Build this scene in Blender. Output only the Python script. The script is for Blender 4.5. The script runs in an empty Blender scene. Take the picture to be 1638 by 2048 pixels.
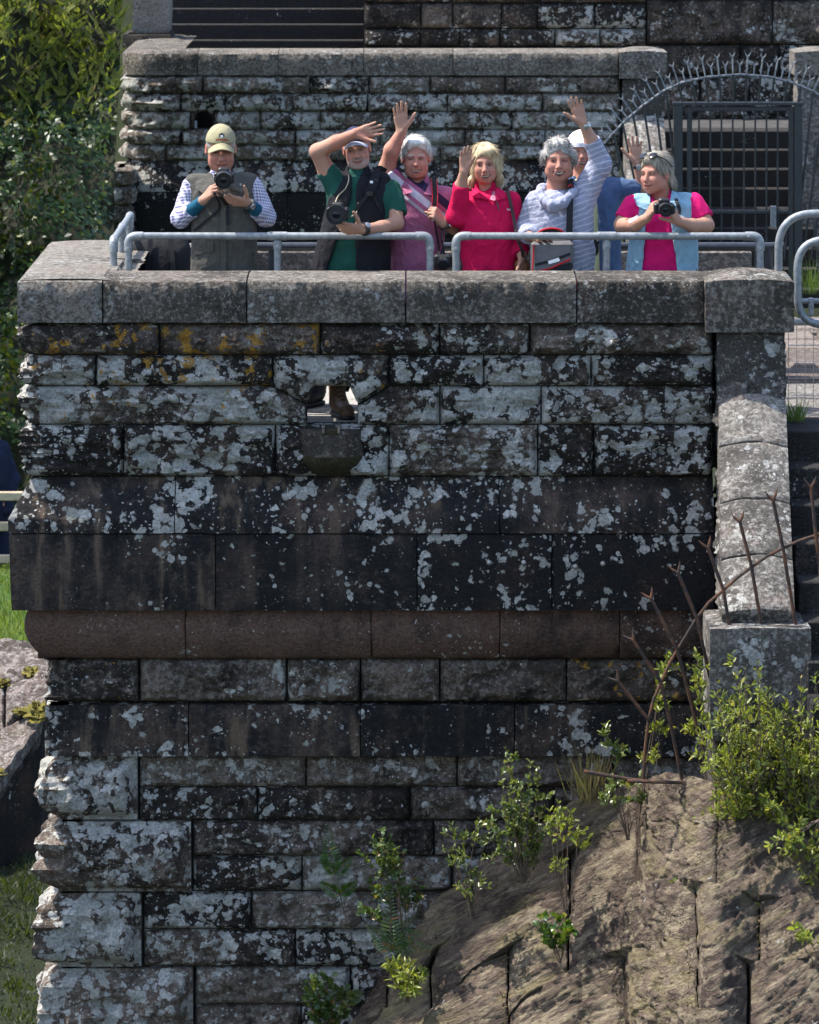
import bpy, math, random
import numpy as np
from mathutils import Vector, Matrix

# ------------------------------------------------------------------ camera, sky, sun, exposure
SC = bpy.context.scene
FPX, HC = 8750.0, 3.55            # focal length in photo pixels, camera height over the terrace floor
cam_d = bpy.data.cameras.new('camera')
cam = bpy.data.objects.new('camera', cam_d)
SC.collection.objects.link(cam)
SC.camera = cam
cam.location = (0, 0, HC)
cam.rotation_euler = (math.radians(90), 0, 0)
cam_d.sensor_fit = 'VERTICAL'
cam_d.sensor_height = 36.0
cam_d.lens = FPX / 2048 * 36.0
cam_d.shift_y = -1409.0 / 2048
cam_d.clip_start = 0.5
cam_d.clip_end = 3000
cam_d.dof.use_dof = True
cam_d.dof.focus_distance = 25.2
cam_d.dof.aperture_fstop = 11.0

SUN_DIR = Vector((-0.50, 0.095, 0.86)).normalized()      # towards the sun: high, behind the people, a little left
world = bpy.data.worlds.new('World')
SC.world = world
world.use_nodes = True
wn = world.node_tree
bg = wn.nodes['Background']
sky = wn.nodes.new('ShaderNodeTexSky')
sky.sky_type = 'NISHITA'
sky.sun_disc = False
sky.sun_elevation = math.asin(SUN_DIR.z)
sky.sun_rotation = math.atan2(SUN_DIR.x, SUN_DIR.y)
sky.dust_density = 1.5
wn.links.new(sky.outputs[0], bg.inputs[0])
bg.inputs[1].default_value = 0.15
sun_d = bpy.data.lights.new('sun', 'SUN')
sun_d.energy = 3.6
sun_d.angle = math.radians(0.55)
sun_d.color = (1.0, 0.95, 0.87)
sun = bpy.data.objects.new('sun', sun_d)
SC.collection.objects.link(sun)
sun.rotation_euler = (-SUN_DIR).to_track_quat('-Z', 'Y').to_euler()
SC.view_settings.view_transform = 'Standard'
SC.view_settings.look = 'None'
SC.view_settings.gamma = 1.0
SC.view_settings.exposure = 1.5
SC.cycles.max_bounces = 4
SC.cycles.diffuse_bounces = 2
SC.cycles.transparent_max_bounces = 4
SC.cycles.use_denoising = True
SC.cycles.adaptive_threshold = 0.02

# ------------------------------------------------------------------ helpers
C = SC.collection
rng = np.random.default_rng(7)
random.seed(7)

def U(px, py, Y):
    """photo pixel -> world point at distance Y"""
    return Vector(((px - 819) * Y / FPX, Y, HC - (py + 385) * Y / FPX))

def obj(name, me, mat=None, parent=None, color=None):
    o = bpy.data.objects.new(name, me)
    C.objects.link(o)
    if mat is not None:
        me.materials.clear() if me.users <= 1 else None
        if len(me.materials) == 0:
            for m in (mat if isinstance(mat, (list, tuple)) else [mat]):
                me.materials.append(m)
    if parent is not None:
        o.parent = parent
    if color is not None:
        o.color = color
    return o

def thing(name, label, cat, loc=(0, 0, 0), group=None, rotz=0.0):
    o = bpy.data.objects.new(name, None)
    o.empty_display_size = 0.1
    C.objects.link(o)
    o.location = loc
    o.rotation_euler = (0, 0, rotz)
    return tag(o, label, cat, group)

def tag(o, label, cat, group=None, kind=None):
    if label: o['label'] = label
    if cat: o['category'] = cat
    if group: o['group'] = group
    if kind: o['kind'] = kind
    return o

def mesh(name, V, F, smooth=True, origin=None):
    V = np.asarray(V, dtype=np.float32).reshape(-1, 3)
    if origin is not None:
        V = V - np.asarray(origin, dtype=np.float32)
    me = bpy.data.meshes.new(name)
    if isinstance(F, np.ndarray) and F.ndim == 2:
        n, k = F.shape
        me.vertices.add(len(V)); me.vertices.foreach_set('co', V.ravel())
        me.loops.add(n * k); me.loops.foreach_set('vertex_index', F.astype(np.int32).ravel())
        me.polygons.add(n)
        me.polygons.foreach_set('loop_start', np.arange(0, n * k, k, dtype=np.int32))
        me.update(calc_edges=True)
        me.validate()
    else:
        me.from_pydata(V.tolist(), [], [list(f) for f in F])
        me.update()
    if smooth:
        me.polygons.foreach_set('use_smooth', np.ones(len(me.polygons), dtype=bool))
    return me

class MB:
    """collects simple solids into one mesh"""
    def __init__(s): s.V, s.F = [], []
    def add(s, V, F):
        b = len(s.V)
        s.V += [tuple(v) for v in V]
        s.F += [tuple(i + b for i in f) for f in F]
        return s
    def box(s, lo, hi, bev=0.0):
        x0, y0, z0 = lo; x1, y1, z1 = hi
        if bev <= 0:
            V = [(x0,y0,z0),(x1,y0,z0),(x1,y1,z0),(x0,y1,z0),(x0,y0,z1),(x1,y0,z1),(x1,y1,z1),(x0,y1,z1)]
            F = [(0,3,2,1),(4,5,6,7),(0,1,5,4),(1,2,6,5),(2,3,7,6),(3,0,4,7)]
            return s.add(V, F)
        b = bev
        V, F = [], []
        for z, i in ((z0, b), (z0 + b, 0), (z1 - b, 0), (z1, b)):
            for (x, y) in ((x0+i+b,y0+i),(x1-i-b,y0+i),(x1-i,y0+i+b),(x1-i,y1-i-b),(x1-i-b,y1-i),(x0+i+b,y1-i),(x0+i,y1-i-b),(x0+i,y0+i+b)):
                V.append((x, y, z))
        for r in range(3):
            for k in range(8):
                F.append((r*8+k, r*8+(k+1)%8, r*8+8+(k+1)%8, r*8+8+k))
        F.append(tuple(range(7, -1, -1))); F.append(tuple(range(24, 32)))
        return s.add(V, F)
    def tube(s, pts, r, n=10, cap=True):
        pts = [Vector(p) for p in pts]
        rs = r if isinstance(r, (list, tuple)) else [r] * len(pts)
        V, F = [], []
        prev = None
        for i, p in enumerate(pts):
            a = pts[max(i-1, 0)]; b = pts[min(i+1, len(pts)-1)]
            t = (b - a).normalized()
            if prev is None:
                u = t.orthogonal().normalized()
            else:
                u = (prev - t * prev.dot(t)).normalized()
            prev = u
            w = t.cross(u)
            for k in range(n):
                an = 2 * math.pi * k / n
                V.append(p + (u * math.cos(an) + w * math.sin(an)) * rs[i])
        for i in range(len(pts) - 1):
            for k in range(n):
                F.append((i*n+k, i*n+(k+1) % n, (i+1)*n+(k+1) % n, (i+1)*n+k))
        if cap:
            F.append(tuple(range(n-1, -1, -1)))
            F.append(tuple(range((len(pts)-1)*n, len(pts)*n)))
        return s.add(V, F)
    def lathe(s, o, axis, prof, n=24):
        """prof: (distance along axis, radius)"""
        o = Vector(o); t = Vector(axis).normalized(); u = t.orthogonal().normalized(); w = t.cross(u)
        V, F = [], []
        for d, r in prof:
            for k in range(n):
                an = 2 * math.pi * k / n
                V.append(o + t * d + (u * math.cos(an) + w * math.sin(an)) * r)
        for i in range(len(prof) - 1):
            for k in range(n):
                F.append((i*n+k, i*n+(k+1) % n, (i+1)*n+(k+1) % n, (i+1)*n+k))
        F.append(tuple(range(n-1, -1, -1))); F.append(tuple(range((len(prof)-1)*n, len(prof)*n)))
        return s.add(V, F)
    def build(s, name, mat, parent=None, smooth=False, color=None, origin=None):
        me = mesh(name, s.V, s.F, smooth=smooth, origin=origin)
        if smooth:
            me.set_sharp_from_angle(angle=math.radians(40))
        return obj(name, me, mat, parent, color)

def hashn(i, j, k, seed):
    h = (i * 374761393 + j * 668265263 + k * 1274126177 + seed * 974634777) & 0xffffffff
    h = ((h ^ (h >> 13)) * 1274126177) & 0xffffffff
    h = h ^ (h >> 16)
    return (h & 0xffffff) / float(0xffffff)

def vnoise(P, seed=0):
    P = np.asarray(P, dtype=np.float64)
    I = np.floor(P).astype(np.int64); f = P - I
    f = f * f * (3 - 2 * f)
    out = 0
    for dx in (0, 1):
        wx = f[..., 0] if dx else 1 - f[..., 0]
        for dy in (0, 1):
            wy = f[..., 1] if dy else 1 - f[..., 1]
            for dz in (0, 1):
                wz = f[..., 2] if dz else 1 - f[..., 2]
                out = out + wx * wy * wz * hashn(I[..., 0] + dx, I[..., 1] + dy, I[..., 2] + dz, seed)
    return out

def fbm(P, oct=4, seed=0, gain=0.5):
    a, s, t = 1.0, 0.0, 0.0
    P = np.asarray(P, dtype=np.float64)
    for o in range(oct):
        s = s + a * vnoise(P, seed + o * 17); t += a
        P = P * 2.03 + 5.1; a *= gain
    return s / t

def sstep(a, b, x):
    t = np.clip((x - a) / (b - a), 0, 1)
    return t * t * (3 - 2 * t)

# ------------------------------------------------------------------ node maths
class S:
    nt = None
    def __init__(s, sock): s.k = sock
    @staticmethod
    def of(v): return v if isinstance(v, S) else None
    def _m(op, *a, clamp=False):
        n = S.nt.nodes.new('ShaderNodeMath'); n.operation = op; n.use_clamp = clamp
        for i, v in enumerate(a):
            if isinstance(v, S): S.nt.links.new(v.k, n.inputs[i])
            else: n.inputs[i].default_value = v
        return S(n.outputs[0])
    def __add__(s, o): return S._m('ADD', s, o)
    __radd__ = __add__
    def __sub__(s, o): return S._m('SUBTRACT', s, o)
    def __rsub__(s, o): return S._m('SUBTRACT', o, s)
    def __mul__(s, o): return S._m('MULTIPLY', s, o)
    __rmul__ = __mul__
    def __truediv__(s, o): return S._m('DIVIDE', s, o)
    def clamp(s): return S._m('ADD', s, 0.0, clamp=True)
    def max(s, o): return S._m('MAXIMUM', s, o)
    def min(s, o): return S._m('MINIMUM', s, o)
    def sin(s): return S._m('SINE', s)
    def pow(s, o): return S._m('POWER', s, o)
    def step(s, a, b):
        n = S.nt.nodes.new('ShaderNodeMapRange'); n.interpolation_type = 'SMOOTHSTEP'
        S.nt.links.new(s.k, n.inputs[0])
        for i, v in ((1, a), (2, b)):
            if isinstance(v, S): S.nt.links.new(v.k, n.inputs[i])
            else: n.inputs[i].default_value = v
        n.inputs[3].default_value = 0; n.inputs[4].default_value = 1
        return S(n.outputs[0])

def lk(sock, v):
    if isinstance(v, S): S.nt.links.new(v.k, sock)
    elif isinstance(v, bpy.types.NodeSocket): S.nt.links.new(v, sock)
    else:
        if hasattr(sock.default_value, '__len__') and len(sock.default_value) == 4 and len(v) == 3: v = (*v, 1)
        sock.default_value = v

def noise(vec, scale, detail=3, rough=0.5, dist=0.0, out=0):
    n = S.nt.nodes.new('ShaderNodeTexNoise')
    if vec is not None: S.nt.links.new(vec, n.inputs['Vector'])
    n.inputs['Scale'].default_value = scale; n.inputs['Detail'].default_value = detail
    n.inputs['Roughness'].default_value = rough; n.inputs['Distortion'].default_value = dist
    return S(n.outputs[0]) if out == 0 else n.outputs[1]

def voro(vec, scale, feature='F1', rnd=1.0):
    n = S.nt.nodes.new('ShaderNodeTexVoronoi'); n.feature = feature
    S.nt.links.new(vec, n.inputs['Vector'])
    n.inputs['Scale'].default_value = scale
    n.inputs['Randomness'].default_value = rnd
    return n

def mixc(f, a, b, mode='MIX'):
    n = S.nt.nodes.new('ShaderNodeMix'); n.data_type = 'RGBA'; n.blend_type = mode
    lk(n.inputs[0], f); lk(n.inputs[6], a); lk(n.inputs[7], b)
    return n.outputs[2]

def vscale(vec, s):
    n = S.nt.nodes.new('ShaderNodeVectorMath'); n.operation = 'MULTIPLY'
    S.nt.links.new(vec, n.inputs[0]); n.inputs[1].default_value = s
    return n.outputs[0]

def vadd(a, b):
    n = S.nt.nodes.new('ShaderNodeVectorMath'); n.operation = 'ADD'
    S.nt.links.new(a, n.inputs[0])
    if isinstance(b, bpy.types.NodeSocket): S.nt.links.new(b, n.inputs[1])
    else: n.inputs[1].default_value = b
    return n.outputs[0]

def newmat(name):
    m = bpy.data.materials.new(name); m.use_nodes = True
    S.nt = m.node_tree
    p = m.node_tree.nodes['Principled BSDF']
    p.inputs['Specular IOR Level'].default_value = 0.25
    return m, p

def wpos(): return S.nt.nodes.new('ShaderNodeNewGeometry').outputs['Position']
def opos(): return S.nt.nodes.new('ShaderNodeTexCoord').outputs['Object']
def sep(v):
    n = S.nt.nodes.new('ShaderNodeSeparateXYZ'); S.nt.links.new(v, n.inputs[0])
    return S(n.outputs[0]), S(n.outputs[1]), S(n.outputs[2])

def bump(p, h, strength=0.5, dist=0.01):
    n = S.nt.nodes.new('ShaderNodeBump')
    n.inputs['Strength'].default_value = strength; n.inputs['Distance'].default_value = dist
    lk(n.inputs['Height'], h)
    S.nt.links.new(n.outputs[0], p.inputs['Normal'])

def plain(name, col, rough=0.6, var=0.25, scale=30, metal=0.0, bmp=0.0, spec=0.3, bscale=None, obj_space=True):
    m, p = newmat(name)
    v = opos() if obj_space else wpos()
    n = noise(v, scale, 4, 0.6)
    c = mixc(n.step(0.3, 0.7), [x * (1 - var) for x in col], [min(1, x * (1 + var)) for x in col])
    lk(p.inputs['Base Color'], c)
    p.inputs['Roughness'].default_value = rough
    p.inputs['Metallic'].default_value = metal
    p.inputs['Specular IOR Level'].default_value = spec
    if bmp: bump(p, noise(v, bscale or scale * 3, 4, 0.6), bmp, 0.004)
    return m

def stone_mat(name, dark, mid, pale, film=0.4, fine=1.0, streak=0.0, lich=(0.475, 0.46, 0.425)):
    """object colour: R lichen cover, G how brown/pale the stone is, B orange lichen, A moss"""
    m, p = newmat(name)
    w = wpos()
    oi = S.nt.nodes.new('ShaderNodeObjectInfo')
    sc = S.nt.nodes.new('ShaderNodeSeparateColor'); S.nt.links.new(oi.outputs['Color'], sc.inputs[0])
    R, G, B, A = S(sc.outputs[0]), S(sc.outputs[1]), S(sc.outputs[2]), S(oi.outputs['Alpha'])
    rnd = S(oi.outputs['Random'])
    nb = noise(w, 3.2, 3, 0.6)
    stk = noise(vscale(w, (7.0, 7.0, 0.9)), 1.0, 3, 0.6)
    nf = noise(w, 60, 3, 0.7)
    t = (nb * 0.55 + stk * 0.45 + (G - 0.5) * 0.75 + (rnd - 0.5) * 0.12)
    c = mixc(t.step(0.40, 0.66), dark, mid)
    sp_ = noise(w, 26 * fine, 4, 0.75)
    c = mixc((nb * 0.25 + sp_ * 0.75 + (G - 0.5) * 0.30).step(0.50, 0.62) * film, c, pale)
    c = mixc(nb.step(0.52, 0.66) * 0.6 * G, c, mixc(0.55, c, (0.13, 0.055, 0.036)))
    c = mixc(nf.step(0.40, 0.66) * 0.62, c, mixc(0.72, c, (0, 0, 0)))
    drip = noise(vscale(w, (10.0, 10.0, 1.3)), 1.0, 3, 0.6) * 0.6 + stk * 0.25 + nf * 0.15
    c = mixc(drip.step(0.53, 0.63) * G.step(0.36, 0.52) * streak, c, (0.185, 0.130, 0.088))
    # grey lichen: crusts and rosettes
    wd = vadd(w, vscale(noise(w, 26, 1, 0.6, out=1), (0.035, 0.035, 0.035)))
    reg = noise(w, 2.6, 2, 0.55)
    cr = noise(wd, 13 * fine, 4, 0.68)
    thr = 0.735 - 0.275 * R
    vb = voro(wd, 9.5 * fine)
    v1 = voro(wd, 19 * fine)
    val = cr * 0.34 + reg * 0.40 + (0.62 - S(vb.outputs['Distance'])) * 0.17 + (0.62 - S(v1.outputs['Distance'])) * 0.17 + 0.118
    crust = val.step(thr - 0.006, thr + 0.022)
    cs = S.nt.nodes.new('ShaderNodeSeparateColor'); S.nt.links.new(v1.outputs['Color'], cs.inputs[0])
    rad = S(cs.outputs[0]).pow(1.7) * 0.64 * ((reg - 0.60) * 2.6 + R * 1.25).clamp()
    s1 = S(v1.outputs['Distance']).step(rad, rad - 0.05)
    v2 = voro(wd, 46 * fine)
    cs2 = S.nt.nodes.new('ShaderNodeSeparateColor'); S.nt.links.new(v2.outputs['Color'], cs2.inputs[0])
    rad2 = S(cs2.outputs[1]).pow(2.0) * 0.64 * ((reg - 0.50) * 2.0 + R * 1.1).clamp()
    s2 = S(v2.outputs['Distance']).step(rad2, rad2 - 0.08)
    mask = crust.max(s1).max(s2) * nf.step(0.24, 0.36)
    lc = mixc(nf.step(0.32, 0.68), [x * 0.62 for x in lich], [min(1, x * 1.25) for x in lich])
    lc = mixc(S(cs.outputs[2]) * 0.75, lc, mixc(0.6, lc, (0.12, 0.12, 0.10)))
    lc = mixc(nb.step(0.5, 0.65) * 0.40, lc, (0.24, 0.24, 0.19))
    c = mixc(mask, c, lc)
    # orange lichen
    no = cr * 0.6 + stk * 0.15 + noise(wd, 7, 2, 0.6) * 0.25
    om = (no + B * 0.20).step(0.67, 0.682) * B.step(0.01, 0.05)
    oc = mixc(nf.step(0.3, 0.7), (0.25, 0.115, 0.015), (0.46, 0.25, 0.035))
    c = mixc(om * 0.9, c, oc)
    mo = (nb * 0.5 + nf * 0.2 + reg * 0.3 + A * 0.45 - 0.45).step(0.52, 0.62)
    c = mixc(mo * 0.85, c, (0.045, 0.05, 0.012))
    lk(p.inputs['Base Color'], c)
    p.inputs['Roughness'].default_value = 0.88
    p.inputs['Specular IOR Level'].default_value = 0.2
    bump(p, noise(vscale(w, (1, 1, 1.6)), 24, 5, 0.78), 1.0, 0.035)
    return m

M = {}
M['rock'] = stone_mat('rock_faced_stone', (0.027, 0.0225, 0.0195), (0.125, 0.094, 0.074), (0.23, 0.20, 0.165), 1.0)
M['smooth'] = stone_mat('dressed_stone', (0.017, 0.0168, 0.0175), (0.086, 0.066, 0.055), (0.150, 0.120, 0.098), 0.42, 1.0, 0.75)
M['redstone'] = stone_mat('red_brown_stone', (0.036, 0.027, 0.023), (0.160, 0.096, 0.074), (0.19, 0.122, 0.096), 0.6)
M['coping'] = stone_mat('coping_stone', (0.050, 0.043, 0.036), (0.128, 0.110, 0.091), (0.275, 0.25, 0.215), 1.0, 1.25, 0.0, (0.36, 0.355, 0.34))
M['pier'] = stone_mat('weathered_pier_stone', (0.080, 0.072, 0.064), (0.158, 0.142, 0.126), (0.32, 0.30, 0.27), 1.0, 1.1, 0.0, (0.44, 0.43, 0.41))
M['mortar'] = plain('dark_mortar', (0.02, 0.0185, 0.017), 0.95, 0.4, 20)
# ------------------------------------------------------------------ masonry builder
def stone_mesh(name, path, z0, z1, profile=None, rough=0.02, bulge=0.03, edge=0.03, back=0.12, seed=0,
               res=0.016, margin=0.0, ztop=None, zbot=None, origin=(0, 0, 0), stretch=1.0, closed_edges=(1, 1)):
    """A stone whose face follows a plan path [(x, y)...] (left to right, seen from outside) from z0 up to z1.
    profile: [(outset, 0..1 height)] for mouldings.  Displaced outwards, edges drawn back into the joint."""
    path = [np.array(p, float) for p in path]
    seg = [path[i+1] - path[i] for i in range(len(path) - 1)]
    L = [np.linalg.norm(s) for s in seg]
    nrm = [np.array((s[1], -s[0])) / l for s, l in zip(seg, L)]
    cols = []; nor = []; sd = []
    tot = sum(L); acc = 0
    for i, s in enumerate(seg):
        n = max(2, int(L[i] / res))
        ts = np.linspace(0, 1, n + 1)
        if i: ts = ts[1:]
        for t in ts:
            cols.append(path[i] + s * t)
            d = nrm[i]
            if t == 1 and i < len(seg) - 1:
                d = nrm[i] + nrm[i+1]; d = d / max(1e-6, (1 + nrm[i].dot(nrm[i+1])))
            nor.append(d); sd.append(acc + L[i] * t)
        acc += L[i]
    cols = np.array(cols); nor = np.array(nor); sd = np.array(sd)
    de = np.full(len(sd), 9.0)
    if closed_edges[0]: de = np.minimum(de, sd)
    if closed_edges[1]: de = np.minimum(de, tot - sd)
    nz = max(2, int((z1 - z0) / res))
    if profile is None:
        tz = np.linspace(0, 1, nz + 1); out = np.zeros(nz + 1)
        dz = np.minimum(tz, 1 - tz) * (z1 - z0)
    else:
        tz = np.array([p[1] for p in profile]); out = np.array([p[0] for p in profile])
        dz = np.full(len(tz), 9.0); dz[0] = 0; dz[-1] = 0
        dz = np.maximum(dz, 0)
    ZB = np.array([zbot(c[0]) if zbot else z0 for c in cols]); ZT = np.array([(ztop(c) if closed_edges[0] == 2 else ztop(c[0])) if ztop else z1 for c in cols])
    ZT = np.maximum(ZT, ZB + 0.002)
    Z = ZB[:, None] + (ZT - ZB)[:, None] * tz[None, :]
    P = np.zeros((len(cols), len(tz), 3))
    P[:, :, 0] = cols[:, None, 0]; P[:, :, 1] = cols[:, None, 1]; P[:, :, 2] = Z
    d = np.minimum(de[:, None], dz[None, :])
    e = 1 - (1 - np.clip((d - margin) / edge, 0, 1)) ** 2.4
    e = e * (1 - 0.18 * np.clip((tz[None, :] - 0.45) / 0.55, 0, 1)) if profile is None else e
    Q = P * np.array([1, 1, 1.0]) ; Q[..., 2] *= stretch
    f = fbm(Q * 7.0 + seed * 3.7, 5, seed, 0.55)
    ridg = 1 - np.abs(fbm(Q * np.array([4.0, 4.0, 9.0]) + seed * 1.3, 4, seed + 5, 0.5) * 2 - 1)
    if profile is None:
        # strata: sharp undercut ledges
        lz = Z * 16 + fbm(Q * 3.0 + 9, 3, seed + 3) * 5
        led = (lz - np.floor(lz)) 
        hgt = bulge * (0.80 + 1.1 * (f - 0.5)) + rough * ((f - 0.5) * 2.2 + (ridg - 0.75) * 1.6 + (led - 0.5) * 0.45)
        o = e * np.maximum(hgt, -0.01) - 0.006 * (1 - sstep(0, 0.010, d))
        if margin > 0: o = o + 0.004
    else:
        dzp = np.minimum(tz, 1 - tz) * (z1 - z0) if (z1 - z0) > 0 else tz * 0
        chip = 0.016 * sstep(0.54, 0.68, fbm(Q * 15 + 3, 3, seed + 8)) * (1 - sstep(0.004, 0.04, np.minimum(de[:, None], np.where(tz > 1, 9, dzp)[None, :])))
        o = -chip + rough * (f - 0.5) * 2 * np.minimum(1, d / 0.02) + out[None, :] - 0.004 * (1 - sstep(0, 0.012, de))[:, None]
    P[:, :, 0] += nor[:, None, 0] * o; P[:, :, 1] += nor[:, None, 1] * o
    # skirts going back into the wall
    def ring(A): B = A.copy(); return B
    bk = nor * back
    top = P[:, -1, :].copy(); top[:, 0] -= bk[:, 0]; top[:, 1] -= bk[:, 1]
    bot = P[:, 0, :].copy(); bot[:, 0] -= bk[:, 0]; bot[:, 1] -= bk[:, 1]
    P = np.concatenate([bot[:, None], P, top[:, None]], axis=1)
    lf = P[:1].copy(); lf[0, :, 0] -= bk[0, 0]; lf[0, :, 1] -= bk[0, 1]
    rt = P[-1:].copy(); rt[0, :, 0] -= bk[-1, 0]; rt[0, :, 1] -= bk[-1, 1]
    P = np.concatenate([lf, P, rt], axis=0)
    a, b = P.shape[:2]
    idx = np.arange(a * b).reshape(a, b)
    F = np.stack([idx[:-1, :-1], idx[1:, :-1], idx[1:, 1:], idx[:-1, 1:]], -1).reshape(-1, 4)
    me = mesh(name, P.reshape(-1, 3), F, smooth=True, origin=origin)
    me.set_sharp_from_angle(angle=math.radians(50))
    return me

S0 = 350.0
def fx(px): return (px - 819) / S0
def fz(py): return HC - (py + 385) / S0
TO = (0.0, 25.0, -4.3)
tower = thing('stone_tower', 'dark lichen covered stone terrace tower the waving people stand on', 'tower', TO)
YW = 25.06                  # face of the parapet wall
XL, XR = fx(62), fx(1428)
def rc(lo, hi): return float(rng.uniform(lo, hi))
sd_ = [0]
def put(name, path, py1, py0, mat, col, parent=tower, **k):
    sd_[0] += 1
    o = k.pop('origin', TO)
    me = stone_mesh(name, path, fz(py0), fz(py1), seed=sd_[0], origin=o, **k)
    return obj(name, me, M[mat], parent, col)

# coping of the parapet; its first block turns the corner and runs back
cop_prof = [(0.0, 0.0), (0.0, 0.05), (0.0, 0.30), (0.0, 0.60), (0.0, 0.97), (-0.008, 1.0), (-0.10, 1.03), (-0.24, 1.05), (-0.42, 1.045), (-0.53, 1.02), (-0.54, 0.93)]
zc0, zc1 = 645, 562
YC = 24.985
def coping(path, col, **k): return put('coping_stone', path, zc1, zc0, 'coping', col, profile=cop_prof, rough=0.004, res=0.03, back=0.10, **k)
coping([(fx(35), 26.15), (fx(35), YC), (fx(204), YC)], (0.42, 0.75, 0, 0))
coping([(fx(35), 27.25), (fx(35), 26.16)], (0.3, 0.8, 0, 0))
for a, b, l in ((207, 492, 0.30), (495, 810, 0.36), (813, 1152, 0.38), (1155, 1407, 0.42)):
    coping([(fx(a), YC), (fx(b), YC)], (l, rc(0.45, 0.65), 0.0, 0))
# courses of rock-faced stone
courses = [
    (712, 650, [62, 318, 640, 879, 1060, 1428], (0.52, 0.60)),
    (774, 714, [62, 190, 545, 778, 968, 1183, 1428], (0.76, 0.82)),
    (851, 776, [62, 560, 778, 880, 1083, 1428], (0.80, 0.86)),
    (955, 853, [62, 245, 550, 778, 1076, 1188, 1428], (0.70, 0.78)),
]
def hole_l(x): px = x * S0 + 819; return fz(776 + max(0, min(1, (px - 545) / 66)) * 38)
def hole_r(x): px = x * S0 + 819; return fz(776 + max(0, min(1, (782 - px) / 66)) * 38)
def lintel(x):
    px = x * S0 + 819
    if px < 612: return fz(775 + max(0, (px - 545) / 67) * 36)
    if px > 715: return fz(775 + max(0, (778 - px) / 63) * 36)
    d = min(px - 612, 715 - px)
    return fz(811 - min(1, d / 16) * 36)
for ci, (y0, y1, js, lr) in enumerate(courses):
    for i in range(len(js) - 1):
        a, b = js[i] + 1.2, js[i+1] - 1.2
        oran = 0.0
        if ci == 0 and i < 3: oran = (0.52, 0.64, 0.42)[i]
        elif ci == 1 and i < 3: oran = (0.40, 0.58, 0.46)[i]
        elif ci == 2 and i == 0: oran = 0.40
        elif rng.random() < 0.25: oran = 0.12
        lo = rc(*lr) - (0.10 if (ci == 0 and i < 2) else 0)
        col = (lo, rc(0.30, 0.60), oran, rc(0, 0.25))
        kw = dict(rough=0.046, bulge=0.066, edge=0.055, res=0.013)
        if js[i] == 62:
            path = [(XL, 26.2), (XL, YW), (fx(b), YW)]
        else:
            path = [(fx(a), YW), (fx(b), YW)]
        if ci == 2 and i in (0, 1):
            if i == 0:
                path = [(XL, 26.2), (XL, YW), (fx(611), YW)]
                kw['ztop'] = hole_l
            else:
                path = [(fx(716), YW), (fx(879), YW)]; kw['ztop'] = hole_r
        if ci == 2 and i == 2: continue
        if ci == 1 and js[i] == 545: kw['zbot'] = lintel
        put('stone', path, y1, y0, 'rock', col, **kw)
# weathering course and its nose
wp = [(0.125, 0.0), (0.125, 0.27), (0.118, 0.31), (0.06, 0.65), (0.0, 1.0)]
for a, b, l in ((62, 350, 0.56), (350, 998, 0.64), (998, 1428, 0.56)):
    p = [(XL, 26.2), (XL, YW), (fx(b - 1), YW)] if a == 62 else [(fx(a + 1), YW), (fx(b - 1), YW)]
    put('weathering_stone', p, 957, 1063, 'smooth', (l, rc(0.35, 0.55), 0.05, 0), profile=wp, rough=0.006, res=0.025)
# fascia
fp = [(0.105, 0.0), (0.107, 0.04), (0.112, 0.3), (0.116, 0.6), (0.12, 0.97), (0.115, 1.0)]
for a, b, l, g in ((62, 432, 0.36, 0.50), (432, 834, 0.42, 0.40), (834, 1103, 0.60, 0.30), (1103, 1428, 0.56, 0.26)):
    p = [(XL, 26.2), (XL, YW), (fx(b - 1), YW)] if a == 62 else [(fx(a + 1), YW), (fx(b - 1), YW)]
    put('fascia_stone', p, 1066, 1218, 'smooth', (l, g, 0.0, 0), profile=fp, rough=0.004, res=0.025)
bolt_me = None
for px, py in ((978, 1122), (1047, 1122), (1150, 1130), (1205, 1124)):
    if bolt_me is None:
        M['bolt'] = plain('weathered_steel', (0.30, 0.29, 0.27), 0.5, 0.2, 40, 0.6)
        mb = MB().lathe((0, 0, 0), (0, -1, 0), [(0, 0.016), (0.006, 0.016), (0.009, 0.010), (0.013, 0.009), (0.015, 0.004)], 12)
        bolt_me = mesh('bolt', mb.V, mb.F)
    o = obj('bolt', bolt_me, M['bolt'], tower)
    o.location = Vector((fx(px), YW - 0.113, fz(py))) - Vector(TO)
# roll moulding (ovolo)
rp = []
for k in range(15):
    t = k / 14
    an = math.pi * (0.60 * t - 0.42)                      # from tucked-in bottom round to the upright top
    rp.append((-0.125 + 0.165 * math.cos(an) ** 0.8 if math.cos(an) > 0 else -0.125, t))
for a, b, g in ((62, 370, 0.74), (370, 742, 0.70), (742, 1000, 0.55), (1000, 1240, 0.54), (1240, 1428, 0.48)):
    p = [(XL, 26.2), (XL, YW), (fx(b - 1), YW)] if a == 62 else [(fx(a + 1), YW), (fx(b - 1), YW)]
    put('roll_moulding_stone', p, 1221, 1326, 'redstone', (0.30 if a < 1240 else 0.45, g, 0, 0), profile=rp, rough=0.004, res=0.03)
# necking course
YN = YW + 0.105; XN = fx(104)
js = [104, 275, 572, 720, 880, 1135, 1440]
for i in range(len(js) - 1):
    p = [(XN, 26.2), (XN, YN), (fx(js[i+1] - 1.5), YN)] if i == 0 else [(fx(js[i] + 1.5), YN), (fx(js[i+1] - 1.5), YN)]
    put('stone', p, 1330, 1414, 'rock', (rc(0.42, 0.5) + (0.16 if i == 5 else 0), rc(0.52, 0.66), 0.45 if i == 5 else (0.2 if i == 0 else 0), 0), rough=0.042, bulge=0.055, edge=0.045)
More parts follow.
